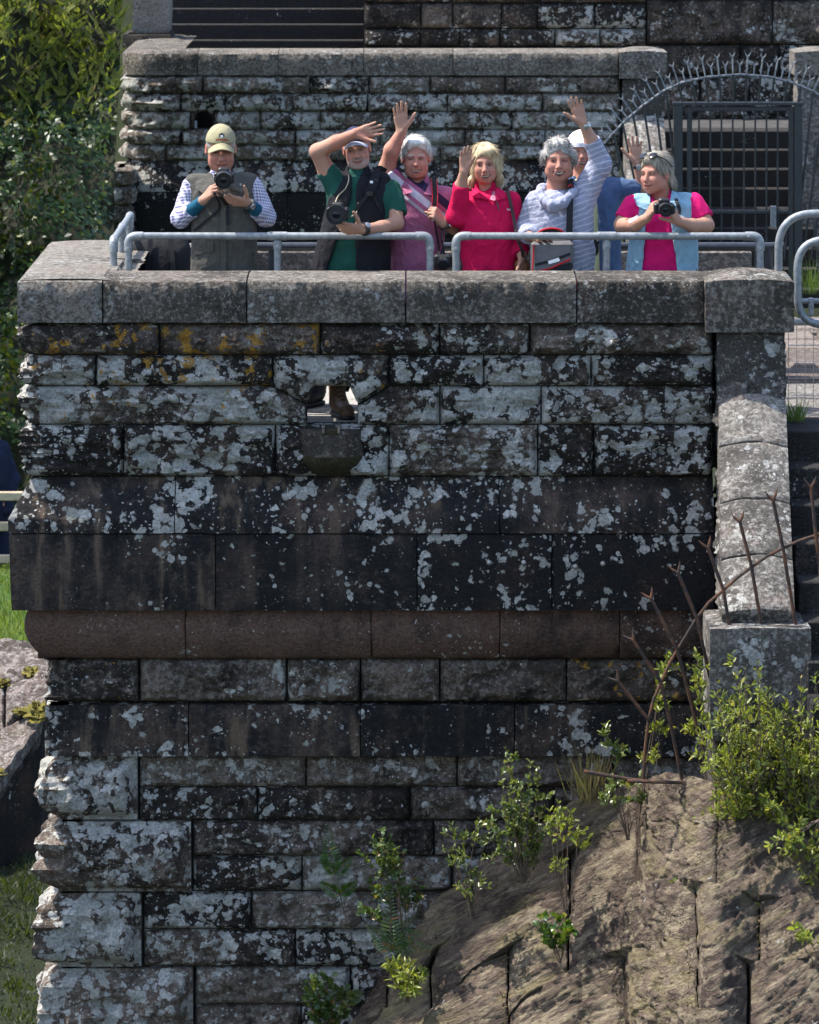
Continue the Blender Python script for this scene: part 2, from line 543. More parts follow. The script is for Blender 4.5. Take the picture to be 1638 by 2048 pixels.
# plain band
YB = YW + 0.065; XB = fx(86)
for a, b, l, g in ((86, 375, 0.66, 0.58), (375, 720, 0.40, 0.54), (720, 1030, 0.38, 0.44), (1030, 1440, 0.56, 0.44)):
    p = [(XB, 26.2), (XB, YB), (fx(b - 1), YB)] if a == 86 else [(fx(a + 1), YB), (fx(b - 1), YB)]
    put('band_stone', p, 1421, 1522, 'smooth', (l, g, 0, 0), profile=[(0, 0), (0.0, 0.03), (0.0, 0.35), (0.0, 0.7), (0, 0.97), (-0.006, 1.0)], rough=0.004, res=0.025)
# lower wall with quoins
YQ = YW + 0.14; XQ = fx(112); YL = YW + 0.175
quoins = [(1528, 1655, 270), (1660, 1800, 378), (1804, 1952, 278), (1956, 2100, 382), (2104, 2240, 278), (2244, 2380, 382)]
for y1, y0, xe in quoins:
    put('quoin', [(XQ, 26.2), (XQ, YQ), (fx(xe), YQ)], y1, y0, 'rock', (rc(0.68, 0.76), rc(0.45, 0.65), 0.15, 0.1), rough=0.036, bulge=0.130, margin=0.022, edge=0.088)
low = [(1528, 1591, [274, 610, 915, 1230, 1520]), (1594, 1659, [274, 512, 820, 1110, 1500]), (1662, 1730, [382, 868, 1180, 1500]),
       (1733, 1801, [382, 602, 905, 1220, 1500]), (1805, 1878, [282, 500, 790, 1120, 1500]), (1881, 1953, [282, 588, 850, 1180, 1500]),
       (1957, 2030, [386, 700, 1010, 1500]), (2033, 2100, [386, 600, 900, 1500]), (2104, 2172, [282, 640, 1000, 1500]), (2175, 2240, [282, 500, 1000, 1500]),
       (2244, 2310, [386, 800, 1500]), (2313, 2380, [386, 600, 1100, 1500])]
for k, (y1, y0, js) in enumerate(low):
    for i in range(len(js) - 1):
        put('stone', [(fx(js[i] + 1.5), YL), (fx(js[i+1] - 1.5), YL)], y1, y0, 'rock',
            (rc(0.50, 0.56) + (0.12 if k > 2 else 0), rc(0.35, 0.75), 0.16 if rng.random() < 0.3 else 0, 0), rough=0.042, bulge=0.055, edge=0.05)
# mortared core (with the drain hole), terrace floor, side and back walls
X0, X1 = fx(75), fx(1428)
YI = 25.34
core = MB()
def cbox(xa, xb, ya, yb, za, zb): core.box((xa, ya, za), (xb, yb, zb))
hl, hr, ht = fx(612), fx(715), fz(775)
cbox(X0 + 0.02, hl, YW + 0.02, YI, 0.0, 0.60)
cbox(hr, X1, YW + 0.02, YI, 0.0, 0.60)
cbox(hl, hr, YW + 0.02, YI, ht, 0.60)
core.build('mortar_core', M['mortar'], tower, origin=TO)
core = MB()
cbox(X0 + 0.16, X1 + 0.9, YL + 0.03, 27.7, -4.9, -0.9)
cbox(X0 + 0.02, X1 - 0.02, YW + 0.03, 27.6, -0.88, -0.06)
core.build('mortar_core', M['mortar'], tower, origin=TO)
MB().box((X0 + 0.03, YI + 0.01, 0.0), (X0 + 0.40, 27.36, 0.60)).build('parapet_side', M['rock'], tower, color=(0.4, 0.5, 0, 0), origin=TO)
# flagged floor of the terrace
M['paving'] = stone_mat('terrace_paving', (0.44, 0.425, 0.395), (0.52, 0.50, 0.47), (0.60, 0.58, 0.55), 0.8, 2.0)  # extra pale: sunlight on the floor is put into the colour
for i, (ya, yb) in enumerate(((25.05, 25.68), (25.69, 26.25), (26.26, 26.9), (26.91, 27.34))):
    xs = [X0 + 0.42, -1.5 + 0.2 * (i % 2), -0.75, 0.12 - 0.3 * (i % 2), 0.9, X1] if i else [hl - 0.02, hr + 0.02]
    for j in range(len(xs) - 1):
        MB().box((xs[j] + 0.003, ya + 0.002, -0.08), (xs[j+1] - 0.003, yb - 0.002, 0.0), 0.006).build('paving_slab', M['paving'], tower, color=(0.2, rc(0.4, 0.7), 0, 0), origin=TO)
# drain spout
zt, zb_, ze = fz(866), fz(910), fz(952)
plan = [(600, 0.0), (606, 0.055), (632, 0.125), (692, 0.125), (718, 0.055), (725, 0.0)]
V = []; F = []
rows = [(zt + 0.02, 0.85, 0.0), (zt, 1.0, 0), (zb_, 1.0, -0.04), (zb_ - 0.025, 0.98, -0.02), (zb_ - 0.06, 0.80, 0.22), (zb_ - 0.09, 0.5, 0.6), (ze - 0.004, 0.1, 1.1)]
for z, s, sh in rows:
    for px, o in plan:
        cx = 662.5
        V.append((fx(cx + (px - cx) * (1 - sh * 0.5)), YW - 0.028 - o * s, z))
n = len(plan)
for r in range(len(rows) - 1):
    for k in range(n - 1):
        F.append((r*n+k, (r+1)*n+k, (r+1)*n+k+1, r*n+k+1))
sp = MB().add(V[:3*n], [f for f in F if max(f) < 3*n] + [tuple(range(n))])
sp.build('spout', M['coping'], tower, color=(0.35, 0.35, 0, 0.1), origin=TO)
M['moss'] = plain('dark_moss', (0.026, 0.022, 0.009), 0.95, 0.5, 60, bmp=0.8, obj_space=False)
MB().add(V[2*n:], [tuple(i - 2*n for i in f) for f in F if min(f) >= 2*n]).build('mossy_underside', M['moss'], tower, origin=TO, smooth=True)
ch = MB()
ch.box((fx(645), YW - 0.165, zt + 0.012), (fx(650), YW + 0.05, zt + 0.045), 0.004)
ch.box((fx(676), YW - 0.165, zt + 0.012), (fx(681), YW + 0.05, zt + 0.045), 0.004)
ch.build('channel_lip', M['coping'], tower, color=(0.2, 0.8, 0, 0.2), origin=TO)
MB().box((fx(650), YW - 0.158, zt + 0.005), (fx(676), YW + 0.05, zt + 0.028)).build('channel_floor', M['moss'], tower, origin=TO)

# back parapet of the terrace
pb = MB()
pb.box((fx(75), 27.38, -0.06), (2.1, 27.7, 0.56))
pb.build('parapet_back', M['coping'], tower, color=(0.3, 0.3, 0, 0), origin=TO)
xs = [-2.2, -1.2, -0.1, 0.95, 2.14]
for i in range(4):
    MB().box((xs[i] + 0.003, 27.3, 0.565), (xs[i+1] - 0.003, 27.74, 0.79), 0.02).build('coping_stone', M['pier'], tower, color=(0.3, 0.6, 0, 0), origin=TO)
    MB().box((xs[i] + 0.003, 27.34, 0.02), (xs[i+1] - 0.003, 27.38, 0.56), 0.01).build('stone', M['coping'], tower, color=(0.3, 0.3, 0, 0), origin=TO)

# ------------------------------------------------------------------ pier with sloping coping and the flight of steps
PO = (1.9, 24.5, -2.5)
pier = thing('stone_pier', 'pale stone pier with rounded sloping coping beside the front steps', 'pier', PO)
def pput(name, path, py1, py0, mat, col, **k): return put(name, path, py1, py0, mat, col, parent=pier, origin=PO, **k)
cap_prof = [(0.0, 0.0), (0.0, 0.04), (0.0, 0.4), (0.0, 0.95), (-0.008, 1.0), (-0.05, 1.06), (-0.12, 1.11), (-0.19, 1.135), (-0.249, 1.14)]
def domed(name, x0, x1, y0, y1, zb, zt, dome, mat, parent, col, origin, seed):
    nx, ny, nz = 22, 22, 10
    xs = np.linspace(x0, x1, nx); ys = np.linspace(y0, y1, ny)
    X, Y = np.meshgrid(xs, ys, indexing='ij')
    u = (X - (x0 + x1) / 2) / ((x1 - x0) / 2); v = (Y - (y0 + y1) / 2) / ((y1 - y0) / 2)
    Z = zt + dome * (1 - np.abs(u) ** 2.2) * (0.35 + 0.65 * (1 - np.abs(v) ** 2.2))
    G = np.stack([X, Y, Z], -1)
    G[..., 2] += (fbm(G * 14, 4, seed) - 0.5) * 0.010
    # walls: pad the grid outwards and down
    G = np.pad(G, ((nz, nz), (nz, nz), (0, 0)), mode='edge')
    I, J = np.meshgrid(np.arange(G.shape[0]), np.arange(G.shape[1]), indexing='ij')
    k = np.maximum(np.maximum(nz - I, I - (nz + nx - 1)), np.maximum(nz - J, J - (nz + ny - 1))); k = np.clip(k, 0, nz)
    t = k / nz
    G[..., 2] = G[..., 2] * (1 - t) + zb * t
    a = (fbm(G * 16, 4, seed + 2) - 0.5) * 0.010 * (k > 0)
    out = np.stack([np.sign(u.mean() + (I - (nz + nx / 2))) * ((I <= nz) | (I >= nz + nx - 1)), np.sign(J - (nz + ny / 2)) * ((J <= nz) | (J >= nz + ny - 1))], -1)
    G[..., 0] += a * out[..., 0]; G[..., 1] += a * out[..., 1]
    idx = np.arange(G.shape[0] * G.shape[1]).reshape(G.shape[:2])
    F = np.stack([idx[:-1, :-1], idx[1:, :-1], idx[1:, 1:], idx[:-1, 1:]], -1).reshape(-1, 4)
    me = mesh(name, G.reshape(-1, 3), F, origin=origin); me.set_sharp_from_angle(angle=math.radians(40))
    return obj(name, me, M[mat], parent, col)
xa, xb, ya = fx(1409), fx(1586), 24.93
domed('pier_cap', xa, xb, ya, 25.5, fz(662), fz(562), 0.045, 'coping', pier, (0.45, 0.6, 0.0, 0.1), PO, 3)
xa, xb, ya = fx(1437), fx(1570), 24.99
put('pier_shaft', [(xa - 0.02, 25.42), (xa, ya), (xb, ya), (xb + 0.01, 25.45)], 664, 797, 'pier', (0.45, 0.42, 0.10, 0.15), parent=pier, origin=PO, rough=0.012, bulge=0.006, edge=0.01)
# sloping coping blocks: cross-section an arch
def slope_pt(t, s):
    """t 0..1 down the slope, s -1..1 across"""
    Y = 24.97 - 1.40 * t
    Z = 0.185 - 0.98 * t
    xl = (1437 - 819) * 24.97 / FPX * (1 - t) + (1446 - 819) * 23.5 / FPX * t
    xr = (1571 - 819) * 24.97 / FPX * (1 - t) + (1592 - 819) * 23.5 / FPX * t
    c = (xl + xr) / 2; h = (xr - xl) / 2
    rise = 0.045 * (1 - s * s)
    n = Vector((0, -0.57, 0.82))
    return Vector((c + h * s, Y, Z)) + n * rise
cuts = [0.0, 0.235, 0.50, 0.755, 1.0]
for i in range(4):
    a, b = cuts[i] + 0.005, cuts[i+1] - 0.005
    ss = np.linspace(-1, 1, 13); tt = np.linspace(a, b, 22)
    G_ = np.array([[slope_pt(t, s) for s in ss] for t in tt])
    nn = np.array((0, -0.57, 0.82))
    disp = (fbm(G_ * 12, 4, 40 + i) - 0.5) * 0.028 - 0.012 * (np.abs(np.linspace(-1, 1, 22)) > 0.97)[:, None]
    G_ = G_ + disp[..., None] * nn
    low_ = G_.copy(); 
    sk = [G_[:, 0] - nn * 0.22, G_[:, -1] - nn * 0.22]
    G_ = np.concatenate([sk[0][:, None], G_, sk[1][:, None]], 1)
    tk = [G_[:1] - nn * 0.03, G_[-1:] - nn * 0.16]
    G_ = np.concatenate([tk[0], G_, tk[1]], 0)
    a_, b_ = G_.shape[:2]
    idx = np.arange(a_ * b_).reshape(a_, b_)
    Fq = np.stack([idx[:-1, :-1], idx[1:, :-1], idx[1:, 1:], idx[:-1, 1:]], -1).reshape(-1, 4)
    me = mesh('sloping_coping_stone', G_.reshape(-1, 3), Fq, origin=PO); me.set_sharp_from_angle(angle=math.radians(45))
    obj('sloping_coping_stone', me, M['pier'], pier, (0.5, rc(0.45, 0.7), 0.0, 0))
# rough sides of the pier wall, cut along the slope
def slope_z(y): return 0.185 - 0.98 * (24.97 - y) / 1.40 if y < 24.97 else 0.7
for side in (-1, 1):
    for zc in np.arange(0.50, -2.0, -0.23):
        zb2 = zc - 0.226
        yend = 24.99 if zb2 > 0.15 else max(23.62, 24.97 - (0.185 - zb2) / 0.98 * 1.40)
        tE = max(0, min(1, (24.97 - yend) / 1.4))
        xs_ = slope_pt(tE, side).x - side * 0.035
        x0_ = slope_pt(0, side).x - side * 0.035
        path = [(x0_, 25.3), (x0_, 24.97), (xs_, yend)] if yend < 24.9 else [(x0_, 25.3), (x0_, 24.99)]
        if side > 0: path = path[::-1]
        sd_[0] += 1
        me = stone_mesh('stone', path, zb2, zc, seed=sd_[0], origin=PO, rough=0.03, bulge=0.045 if side < 0 else 0.012, res=0.02,
                        ztop=lambda c, zc=zc: min(zc, slope_z(c[1]) - 0.05), closed_edges=(2, 1))
        obj('stone', me, M['pier'], pier, (0.45, rc(0.4, 0.65), 0, 0))
MB().box((fx(1450), 23.75, -3.0), (fx(1560), 25.4, -0.85)).build('mortar_core', M['mortar'], pier, origin=PO)
# end block at the foot
q0, q1 = U(1420, 1258, 23.45), U(1622, 1258, 23.45)
zt2 = q0.z
domed('end_block', q0.x, q1.x, 23.45, 24.0, zt2 - 0.60, zt2, 0.012, 'pier', pier, (0.55, 0.55, 0, 0.05), PO, 9)
MB().box((fx(1440), 24.94, 0.5), (fx(1560), 25.45, 1.05)).build('cap_fill', M['coping'], pier, color=(0.3,0.6,0,0), origin=PO) if False else None
MB().box((q0.x + 0.03, 23.5, -2.6), (q1.x - 0.03, 24.2, zt2 - 0.6)).build('foot_stone', M['pier'], pier, color=(0.3, 0.2, 0, 0.1), origin=PO)
stairs = thing('stone_steps', 'dark stone steps going down at the right edge of the front tower', 'steps', (2.6, 24, -2.0))
M['step'] = stone_mat('worn_step_stone', (0.030, 0.028, 0.027), (0.060, 0.056, 0.053), (0.12, 0.113, 0.105), 0.8, 1.8)
for k in range(8):
    yf = 24.9 - 0.25 * k
    z = -0.17 * k
    MB().box((fx(1563), yf, z - 0.175), (fx(1563) + 1.5, yf + 0.6, z), 0.008).build('step', M['step'], stairs, color=(0.25, rc(0.2, 0.5), 0, 0.15), origin=(2.6, 24, -2.0))

# landing and crest to the right of the tower
land = MB().box((X1 + 0.02, 25.51, -0.3), (X1 + 5, 27.0, -0.004)).build('landing', M['pier'], None, color=(0.3, 0.7, 0, 0))
land['kind'] = 'structure'
M['setts'] = stone_mat('crest_stone', (0.13, 0.10, 0.085), (0.20, 0.16, 0.135), (0.30, 0.26, 0.22), 0.8, 1.5)
crest = MB()
crest.box((X1 + 0.35, 27.02, -0.4), (X1 + 5, 30.4, 0.0))
crest.build('dam_crest', M['setts'], None, color=(0.2, 0.6, 0, 0.1))['kind'] = 'structure'
for i in range(7):
    for j in range(4):
        MB().box((X1 + 0.36 + 0.62 * j + 0.3 * (i % 2) + 0.01, 27.05 + 0.47 * i, -0.1), (X1 + 0.36 + 0.62 * (j + 1) + 0.3 * (i % 2) - 0.01, 27.5 + 0.47 * i, 0.02 + 0.03 * random.random()), 0.03).build('sett', M['setts'], bpy.data.objects['dam_crest'], color=(0.2, rc(0.4, 0.8), 0, 0.1))
# ------------------------------------------------------------------ second tower, across the dam
YR = 47.0
SR = FPX / YR
def gx(px): return (px - 819) / SR
def gz(py): return HC - (py + 385) / SR
RO = (-0.5, 47.0, -4.0)
rear = thing('stone_tower', 'second stone tower with lichen courses and curved corner, behind the people', 'tower', RO)
def rput(name, path, py1, py0, mat, col, **k):
    sd_[0] += 1
    k.setdefault('res', 0.03)
    me = stone_mesh(name, path, gz(py0), gz(py1), seed=sd_[0], origin=RO, **k)
    return obj(name, me, M[mat], rear, col)
def corner(xc, yc, r, x_end):
    """rounded left corner: from the side round to the front"""
    pts = [(xc - r, yc + r + 3.0), (xc - r, yc + r)]
    for a in np.linspace(0, math.pi / 2, 7)[1:]:
        pts.append((xc - r * math.cos(a), yc + r - r * math.sin(a)))
    pts.append((x_end, yc))
    return pts
XRL = gx(252); RR = 0.30
def rpath(a, b, first):
    if first: return corner(XRL + RR, YR, RR, gx(b))
    return [(gx(a), YR), (gx(b), YR)]
cp = [(0.055, 0.0), (0.055, 0.05), (0.055, 0.5), (0.055, 0.95), (0.045, 1.0), (-0.10, 1.10), (-0.25, 1.14), (-0.42, 1.12), (-0.48, 1.05)]
js = [252, 396, 557, 727, 906, 1236]
for i in range(5):
    rput('coping_stone', rpath(js[i] + 0.7, js[i+1] - 0.7, i == 0), 106, 150, 'coping', (rc(0.25, 0.45), rc(0.5, 0.7), 0, 0), profile=cp, rough=0.004, res=0.05)
rc_courses = [(152, 187), (188, 223), (224, 259), (260, 290), (291, 321)]
rj = [[252, 405, 620, 738, 860, 1010, 1240], [252, 360, 450, 585, 735, 895, 1085, 1240], [252, 380, 430, 520, 640, 800, 1024, 1240],
      [252, 362, 455, 590, 760, 930, 1090, 1240], [252, 330, 470, 590, 700, 880, 1000, 1240]]
for ci, (y1, y0) in enumerate(rc_courses):
    for i in range(len(rj[ci]) - 1):
        a, b = rj[ci][i], rj[ci][i+1]
        if ci == 2 and a == 380: continue
        hi = (0.55, 0.75) if ci == 0 else (0.74, 0.86)
        rput('stone', rpath(a + 0.7, b - 0.7, i == 0), y1, y0, 'rock', (rc(*hi), rc(0.5, 0.75), 0, 0), rough=0.05, bulge=0.075, edge=0.06)
# drain hole stones: two jambs and an arch piece
for a, b in ((381, 388), (425, 429)):
    rput('jamb', [(gx(a), YR), (gx(b), YR)], 224, 259, 'rock', (0.4, 0.4, 0, 0), rough=0.01, bulge=0.02)
def archz(x):
    px = x * SR + 819; t = max(-1, min(1, (px - 406.5) / 18.5)); return gz(240 - 17 * math.sqrt(1 - t * t))
rput('arch_stone', [(gx(388.4), YR), (gx(424.6), YR)], 220, 240, 'rock', (0.5, 0.4, 0, 0), rough=0.006, bulge=0.02, zbot=archz)
for a, b in ((252, 576), (576, 880), (880, 1240)):
    rput('weathering_stone', rpath(a + .7, b - .7, a == 252), 322, 382, 'smooth', (rc(0.5, 0.7), rc(0.3, 0.5), 0, 0), profile=wp, rough=0.006, res=0.05)
    rput('fascia_stone', rpath(a + .7, b - .7, a == 252), 384, 466, 'smooth', (0.3, 0.2, 0, 0), profile=fp, rough=0.005, res=0.05)
    rput('roll_moulding_stone', rpath(a + .7, b - .7, a == 252), 468, 525, 'smooth', (0.2, 0.4, 0, 0), profile=rp, rough=0.005, res=0.06)
mb = MB()
mb.box((XRL + 0.2, YR + 0.06, gz(770)), (gx(380), YR + 0.45, gz(150)))
mb.box((gx(430), YR + 0.06, gz(770)), (gx(1240), YR + 0.45, gz(150)))
mb.box((gx(380), YR + 0.06, gz(770)), (gx(430), YR + 0.45, gz(262)))
mb.box((gx(380), YR + 0.06, gz(224)), (gx(430), YR + 0.45, gz(150)))
mb.box((XRL + 0.2, YR + 0.46, gz(770)), (gx(1240), YR + 3.4, -0.02))
mb.build('mortar_core', M['mortar'], rear, origin=RO)
mb = MB().box((gx(386), YR + 0.9, 0.0), (gx(426), YR + 1.0, 0.3)); mb.build('drain_back', M['mortar'], rear, origin=RO)
# pier and cap at the right end
xa, xb = gx(1238), gx(1333)
domed('pier_cap', xa, xb, YR - 0.1, YR + .6, gz(156), gz(104), 0.045, 'coping', rear, (0.4, 0.65, 0, 0), RO, 13)
xa, xb = gx(1245), gx(1327)
rput('pier_shaft', [(xa, YR + .5), (xa, YR - 0.05), (xb, YR - 0.05), (xb, YR + .5)], 157, 235, 'pier', (0.4, 0.3, 0, 0), rough=0.012, bulge=0.006)
for i in range(5):
    t0, t1 = i / 5 * 1.6, (i + 0.985) / 5 * 1.6
    V = []
    for t in (t0, t1):
        for s in (-1, -0.5, 0, 0.5, 1):
            V.append((gx(1286) + 0.22 * s, YR - 0.04 - 1.0 * t, gz(235) - 0.70 * t + 0.045 * (1 - s * s)))
        for s in (1, -1):
            V.append((gx(1286) + 0.22 * s, YR - 0.04 - 1.0 * t + 0.1, gz(235) - 0.70 * t - 0.8))
    F = [(k, k + 1, k + 8, k + 7) for k in range(6)] + [(6, 0, 7, 13), (6, 5, 4, 3, 2, 1, 0), (7, 8, 9, 10, 11, 12, 13)]
    MB().add(V, F).build('sloping_coping_stone', M['pier'], rear, color=(0.55, 0.6, 0, 0), origin=RO)
# left end: wall running down with rough ends
for k in range(6):
    y1 = 330 + k * 38
    rput('stone', [(gx(228) - 0.04 * k, YR + 0.5), (gx(228) - 0.04 * k, YR - 0.35), (gx(262), YR - 0.35), (gx(262), YR + 0.2)], y1, y1 + 37, 'rock', (0.6, 0.6, 0, 0), rough=0.04, bulge=0.06)

# steps between the piers of the second tower and the wall behind
rstairs = thing('stone_steps', 'stone steps rising behind the black iron gate', 'steps', (3.6, 47, -1.5))
for k in range(9):
    yf = 48.0 - 0.25 * k; z = -0.19 * k
    MB().box((gx(1322), yf, z - 0.195), (gx(1322) + 1.62, yf + 0.5, z), 0.008).build('step', M['step'], rstairs, color=(0.1, rc(-0.5, -0.2), 0, 0.2), origin=(3.6, 47, -1.5))
px_ = thing('stone_pier', 'pale stone pier at the far right beyond the iron gate', 'pier', (gx(1600), 46.5, -1.5))
o_ = (gx(1600), 46.5, -1.5)
sd_[0] += 1
xa, xb = gx(1588), gx(1690)
domed('pier_cap', xa, xb, YR - 0.1, YR + .6, gz(150), gz(104), 0.045, 'coping', px_, (0.4, 0.7, 0, 0), o_, 14)
obj('pier_shaft', stone_mesh('pier_shaft', [(gx(1596), YR + .5), (gx(1596), YR - .03), (gx(1680), YR - .03)], gz(560), gz(151), seed=6, origin=o_, rough=0.015, bulge=0.01), M['pier'], px_, (0.5, 0.6, 0, 0))

M['dark_paving'] = plain('dark_landing_paving', (0.045, 0.043, 0.041), 0.9, 0.4, 9, bmp=0.4)  # plain dark tone for the landing above the far steps
upper = thing('stone_wall', 'dark rough stone wall of the upper storey above the second tower', 'wall', (3.0, 50.0, 0.0))
UO = (3.0, 50.0, 0.0); SU = FPX / 50.0
def hx(px): return (px - 819) / SU
def hz(py): return HC - (py + 385) / SU
upc = [(92, 57, [728, 840, 920, 1000, 1110, 1200, 1292]), (56, 6, [728, 842, 905, 1003, 1075, 1190, 1292]), (5, -50, [728, 900, 1080, 1292]),
       (88, 0, [1294, 1545, 1700]), (-2, -50, [1294, 1480, 1700]), (150, 90, [1294, 1480, 1560, 1700]), (240, 152, [1294, 1400, 1500, 1590, 1700]), (150, 93, [728, 900, 1100, 1292])]
for y0, y1, js in upc:
    for i in range(len(js) - 1):
        sd_[0] += 1
        me = stone_mesh('stone', [(hx(js[i] + 1), 50.0), (hx(js[i+1] - 1), 50.0)], hz(y0), hz(y1 + 1), seed=sd_[0], origin=UO, rough=0.05, bulge=0.08, edge=0.08, res=0.035)
        obj('stone', me, M['rock'], upper, (rc(0.35, 0.75) if js[i] > 1000 else rc(0.2, 0.5), rc(0.3, 0.6), 0.1 if js[i] == 1000 else 0, 0.15))
MB().box((hx(727), 50.06, -0.5), (hx(1720), 50.6, 1.6)).build('mortar_core', M['mortar'], upper, origin=UO)
ust = thing('stone_steps', 'wide dark stone steps at the top edge leading up from the second tower', 'steps', (-1.5, 50.5, 0))
for k in range(9):
    z = 0.17 * (k + 1); yf = 49.6 + 0.28 * k
    MB().box((hx(330), yf, z - 0.17), (hx(726), yf + 0.5, z), 0.008).build('step', M['step'], ust, color=(0.1, rc(0.1, 0.3), 0, 0.1), origin=(-1.5, 50.5, 0))
MB().box((hx(735), 50.08, -0.2), (hx(735) + 0.2, 53.5, 1.6)).build('side_wall', M['rock'], ust, color=(0.2, 0.4, 0, 0), origin=(-1.5, 50.5, 0))
MB().box((hx(325), 52.05, -0.1), (hx(735), 52.6, 3.2)).build('stair_head_wall', M['rock'], ust, color=(0.2, 0.3, 0, 0.1), origin=(-1.5, 50.5, 0))
up = thing('stone_pier', 'pale stone pier with stepped base at the top edge beside the wide steps', 'pier', (hx(308), 49.6, 0))
o_ = (hx(308), 49.6, 0)
obj('base', stone_mesh('base', [(hx(252), 50.2), (hx(252), 49.4), (hx(348), 49.4), (hx(348), 50.2)], 0.3, hz(63), seed=8, origin=o_, profile=[(0, 0), (0, .5), (0, .97), (-.01, 1), (-.3, 1.0)], rough=.004, res=.05), M['coping'], up, (0.25, 0.3, 0, 0))
obj('shaft', stone_mesh('shaft', [(hx(271), 50.2), (hx(271), 49.55), (hx(342), 49.55), (hx(342), 50.2)], hz(62), hz(-60), seed=9, origin=o_, rough=.01, bulge=.004, res=.03), M['pier'], up, (0.25, 0.85, 0, 0))
MB().box((XRL + 0.15, YR + 0.2, -0.03), (gx(1240), 49.7, 0.0)).build('terrace_floor', M['paving'], rear, color=(0.2, 0.4, 0, 0), origin=RO)
MB().box((gx(1322), 48.4, -0.25), (gx(1322) + 1.7, 50.0, -0.004)).build('upper_landing', M['dark_paving'], rstairs, color=(0.05, -0.6, 0, 0.4), origin=(3.6, 47, -1.5))
# ------------------------------------------------------------------ ground, lawn, bank
M['grass'] = None
m, p = newmat('lawn_grass'); w = wpos()
c = mixc(noise(w, 1.5, 5, 0.6).step(0.4, 0.62), (0.055, 0.12, 0.018), (0.13, 0.16, 0.03))
c = mixc(noise(w, 60, 3, 0.7).step(0.35, 0.7), c, mixc(0.5, c, (0.02, 0.05, 0.008)))
lk(p.inputs['Base Color'], c); p.inputs['Roughness'].default_value = 0.9
bump(p, noise(w, 90, 4, 0.7), 1.0, 0.03); M['grass'] = m
m, p = newmat('mossy_ground_shaded'); w = wpos()
c = mixc(noise(w, 3, 6, 0.65).step(0.35, 0.65), (0.009, 0.017, 0.003), (0.022, 0.034, 0.005))  # shade of the low ground put into the colour, darker than sunlit moss
c = mixc(noise(w, 45, 4, 0.7).step(0.4, 0.7), c, (0.03, 0.03, 0.012))
lk(p.inputs['Base Color'], c); p.inputs['Roughness'].default_value = 0.95
bump(p, noise(w, 50, 5, 0.7), 1.0, 0.05); M['mossy'] = m
def sheet(name, x0, x1, y0, y1, z, mat, n=2, amp=0.0, seed=0):
    xs = np.linspace(x0, x1, n); ys = np.linspace(y0, y1, n)
    X, Y = np.meshgrid(xs, ys, indexing='ij')
    Z = np.full_like(X, z)
    if amp: Z = Z + (fbm(np.stack([X, Y, X * 0], -1) * 1.3, 4, seed) - 0.5) * amp
    P = np.stack([X, Y, Z], -1)
    idx = np.arange(n * n).reshape(n, n)
    F = np.stack([idx[:-1, :-1], idx[1:, :-1], idx[1:, 1:], idx[:-1, 1:]], -1).reshape(-1, 4)
    o = obj(name, mesh(name, P.reshape(-1, 3), F), mat)
    o['kind'] = 'structure'
    return o
sheet('ground', -900, 900, -400, 1600, -4.85, M['mossy'])
sheet('stream_bank', -9, 3.5, 25.0, 34.0, -4.52, M['mossy'], 60, 0.45, 3)
sheet('lawn', -40, -1.5, 36.0, 70.0, -3.40, M['grass'], 40, 0.06, 5)

xs = np.linspace(-45, 25, 40); ts = np.linspace(0, 1, 24)
X, T = np.meshgrid(xs, ts, indexing='ij')
P = np.stack([X, 56 + 45 * T, -3.6 + 26 * T], -1); P[..., 2] += (fbm(P * 0.3, 4, 17) - 0.5) * 2.5
idx = np.arange(X.size).reshape(X.shape)
F = np.stack([idx[:-1, :-1], idx[1:, :-1], idx[1:, 1:], idx[:-1, 1:]], -1).reshape(-1, 4)
hs_ = obj('hillside', mesh('hillside', P.reshape(-1, 3), F), M['mossy']); hs_['kind'] = 'structure'

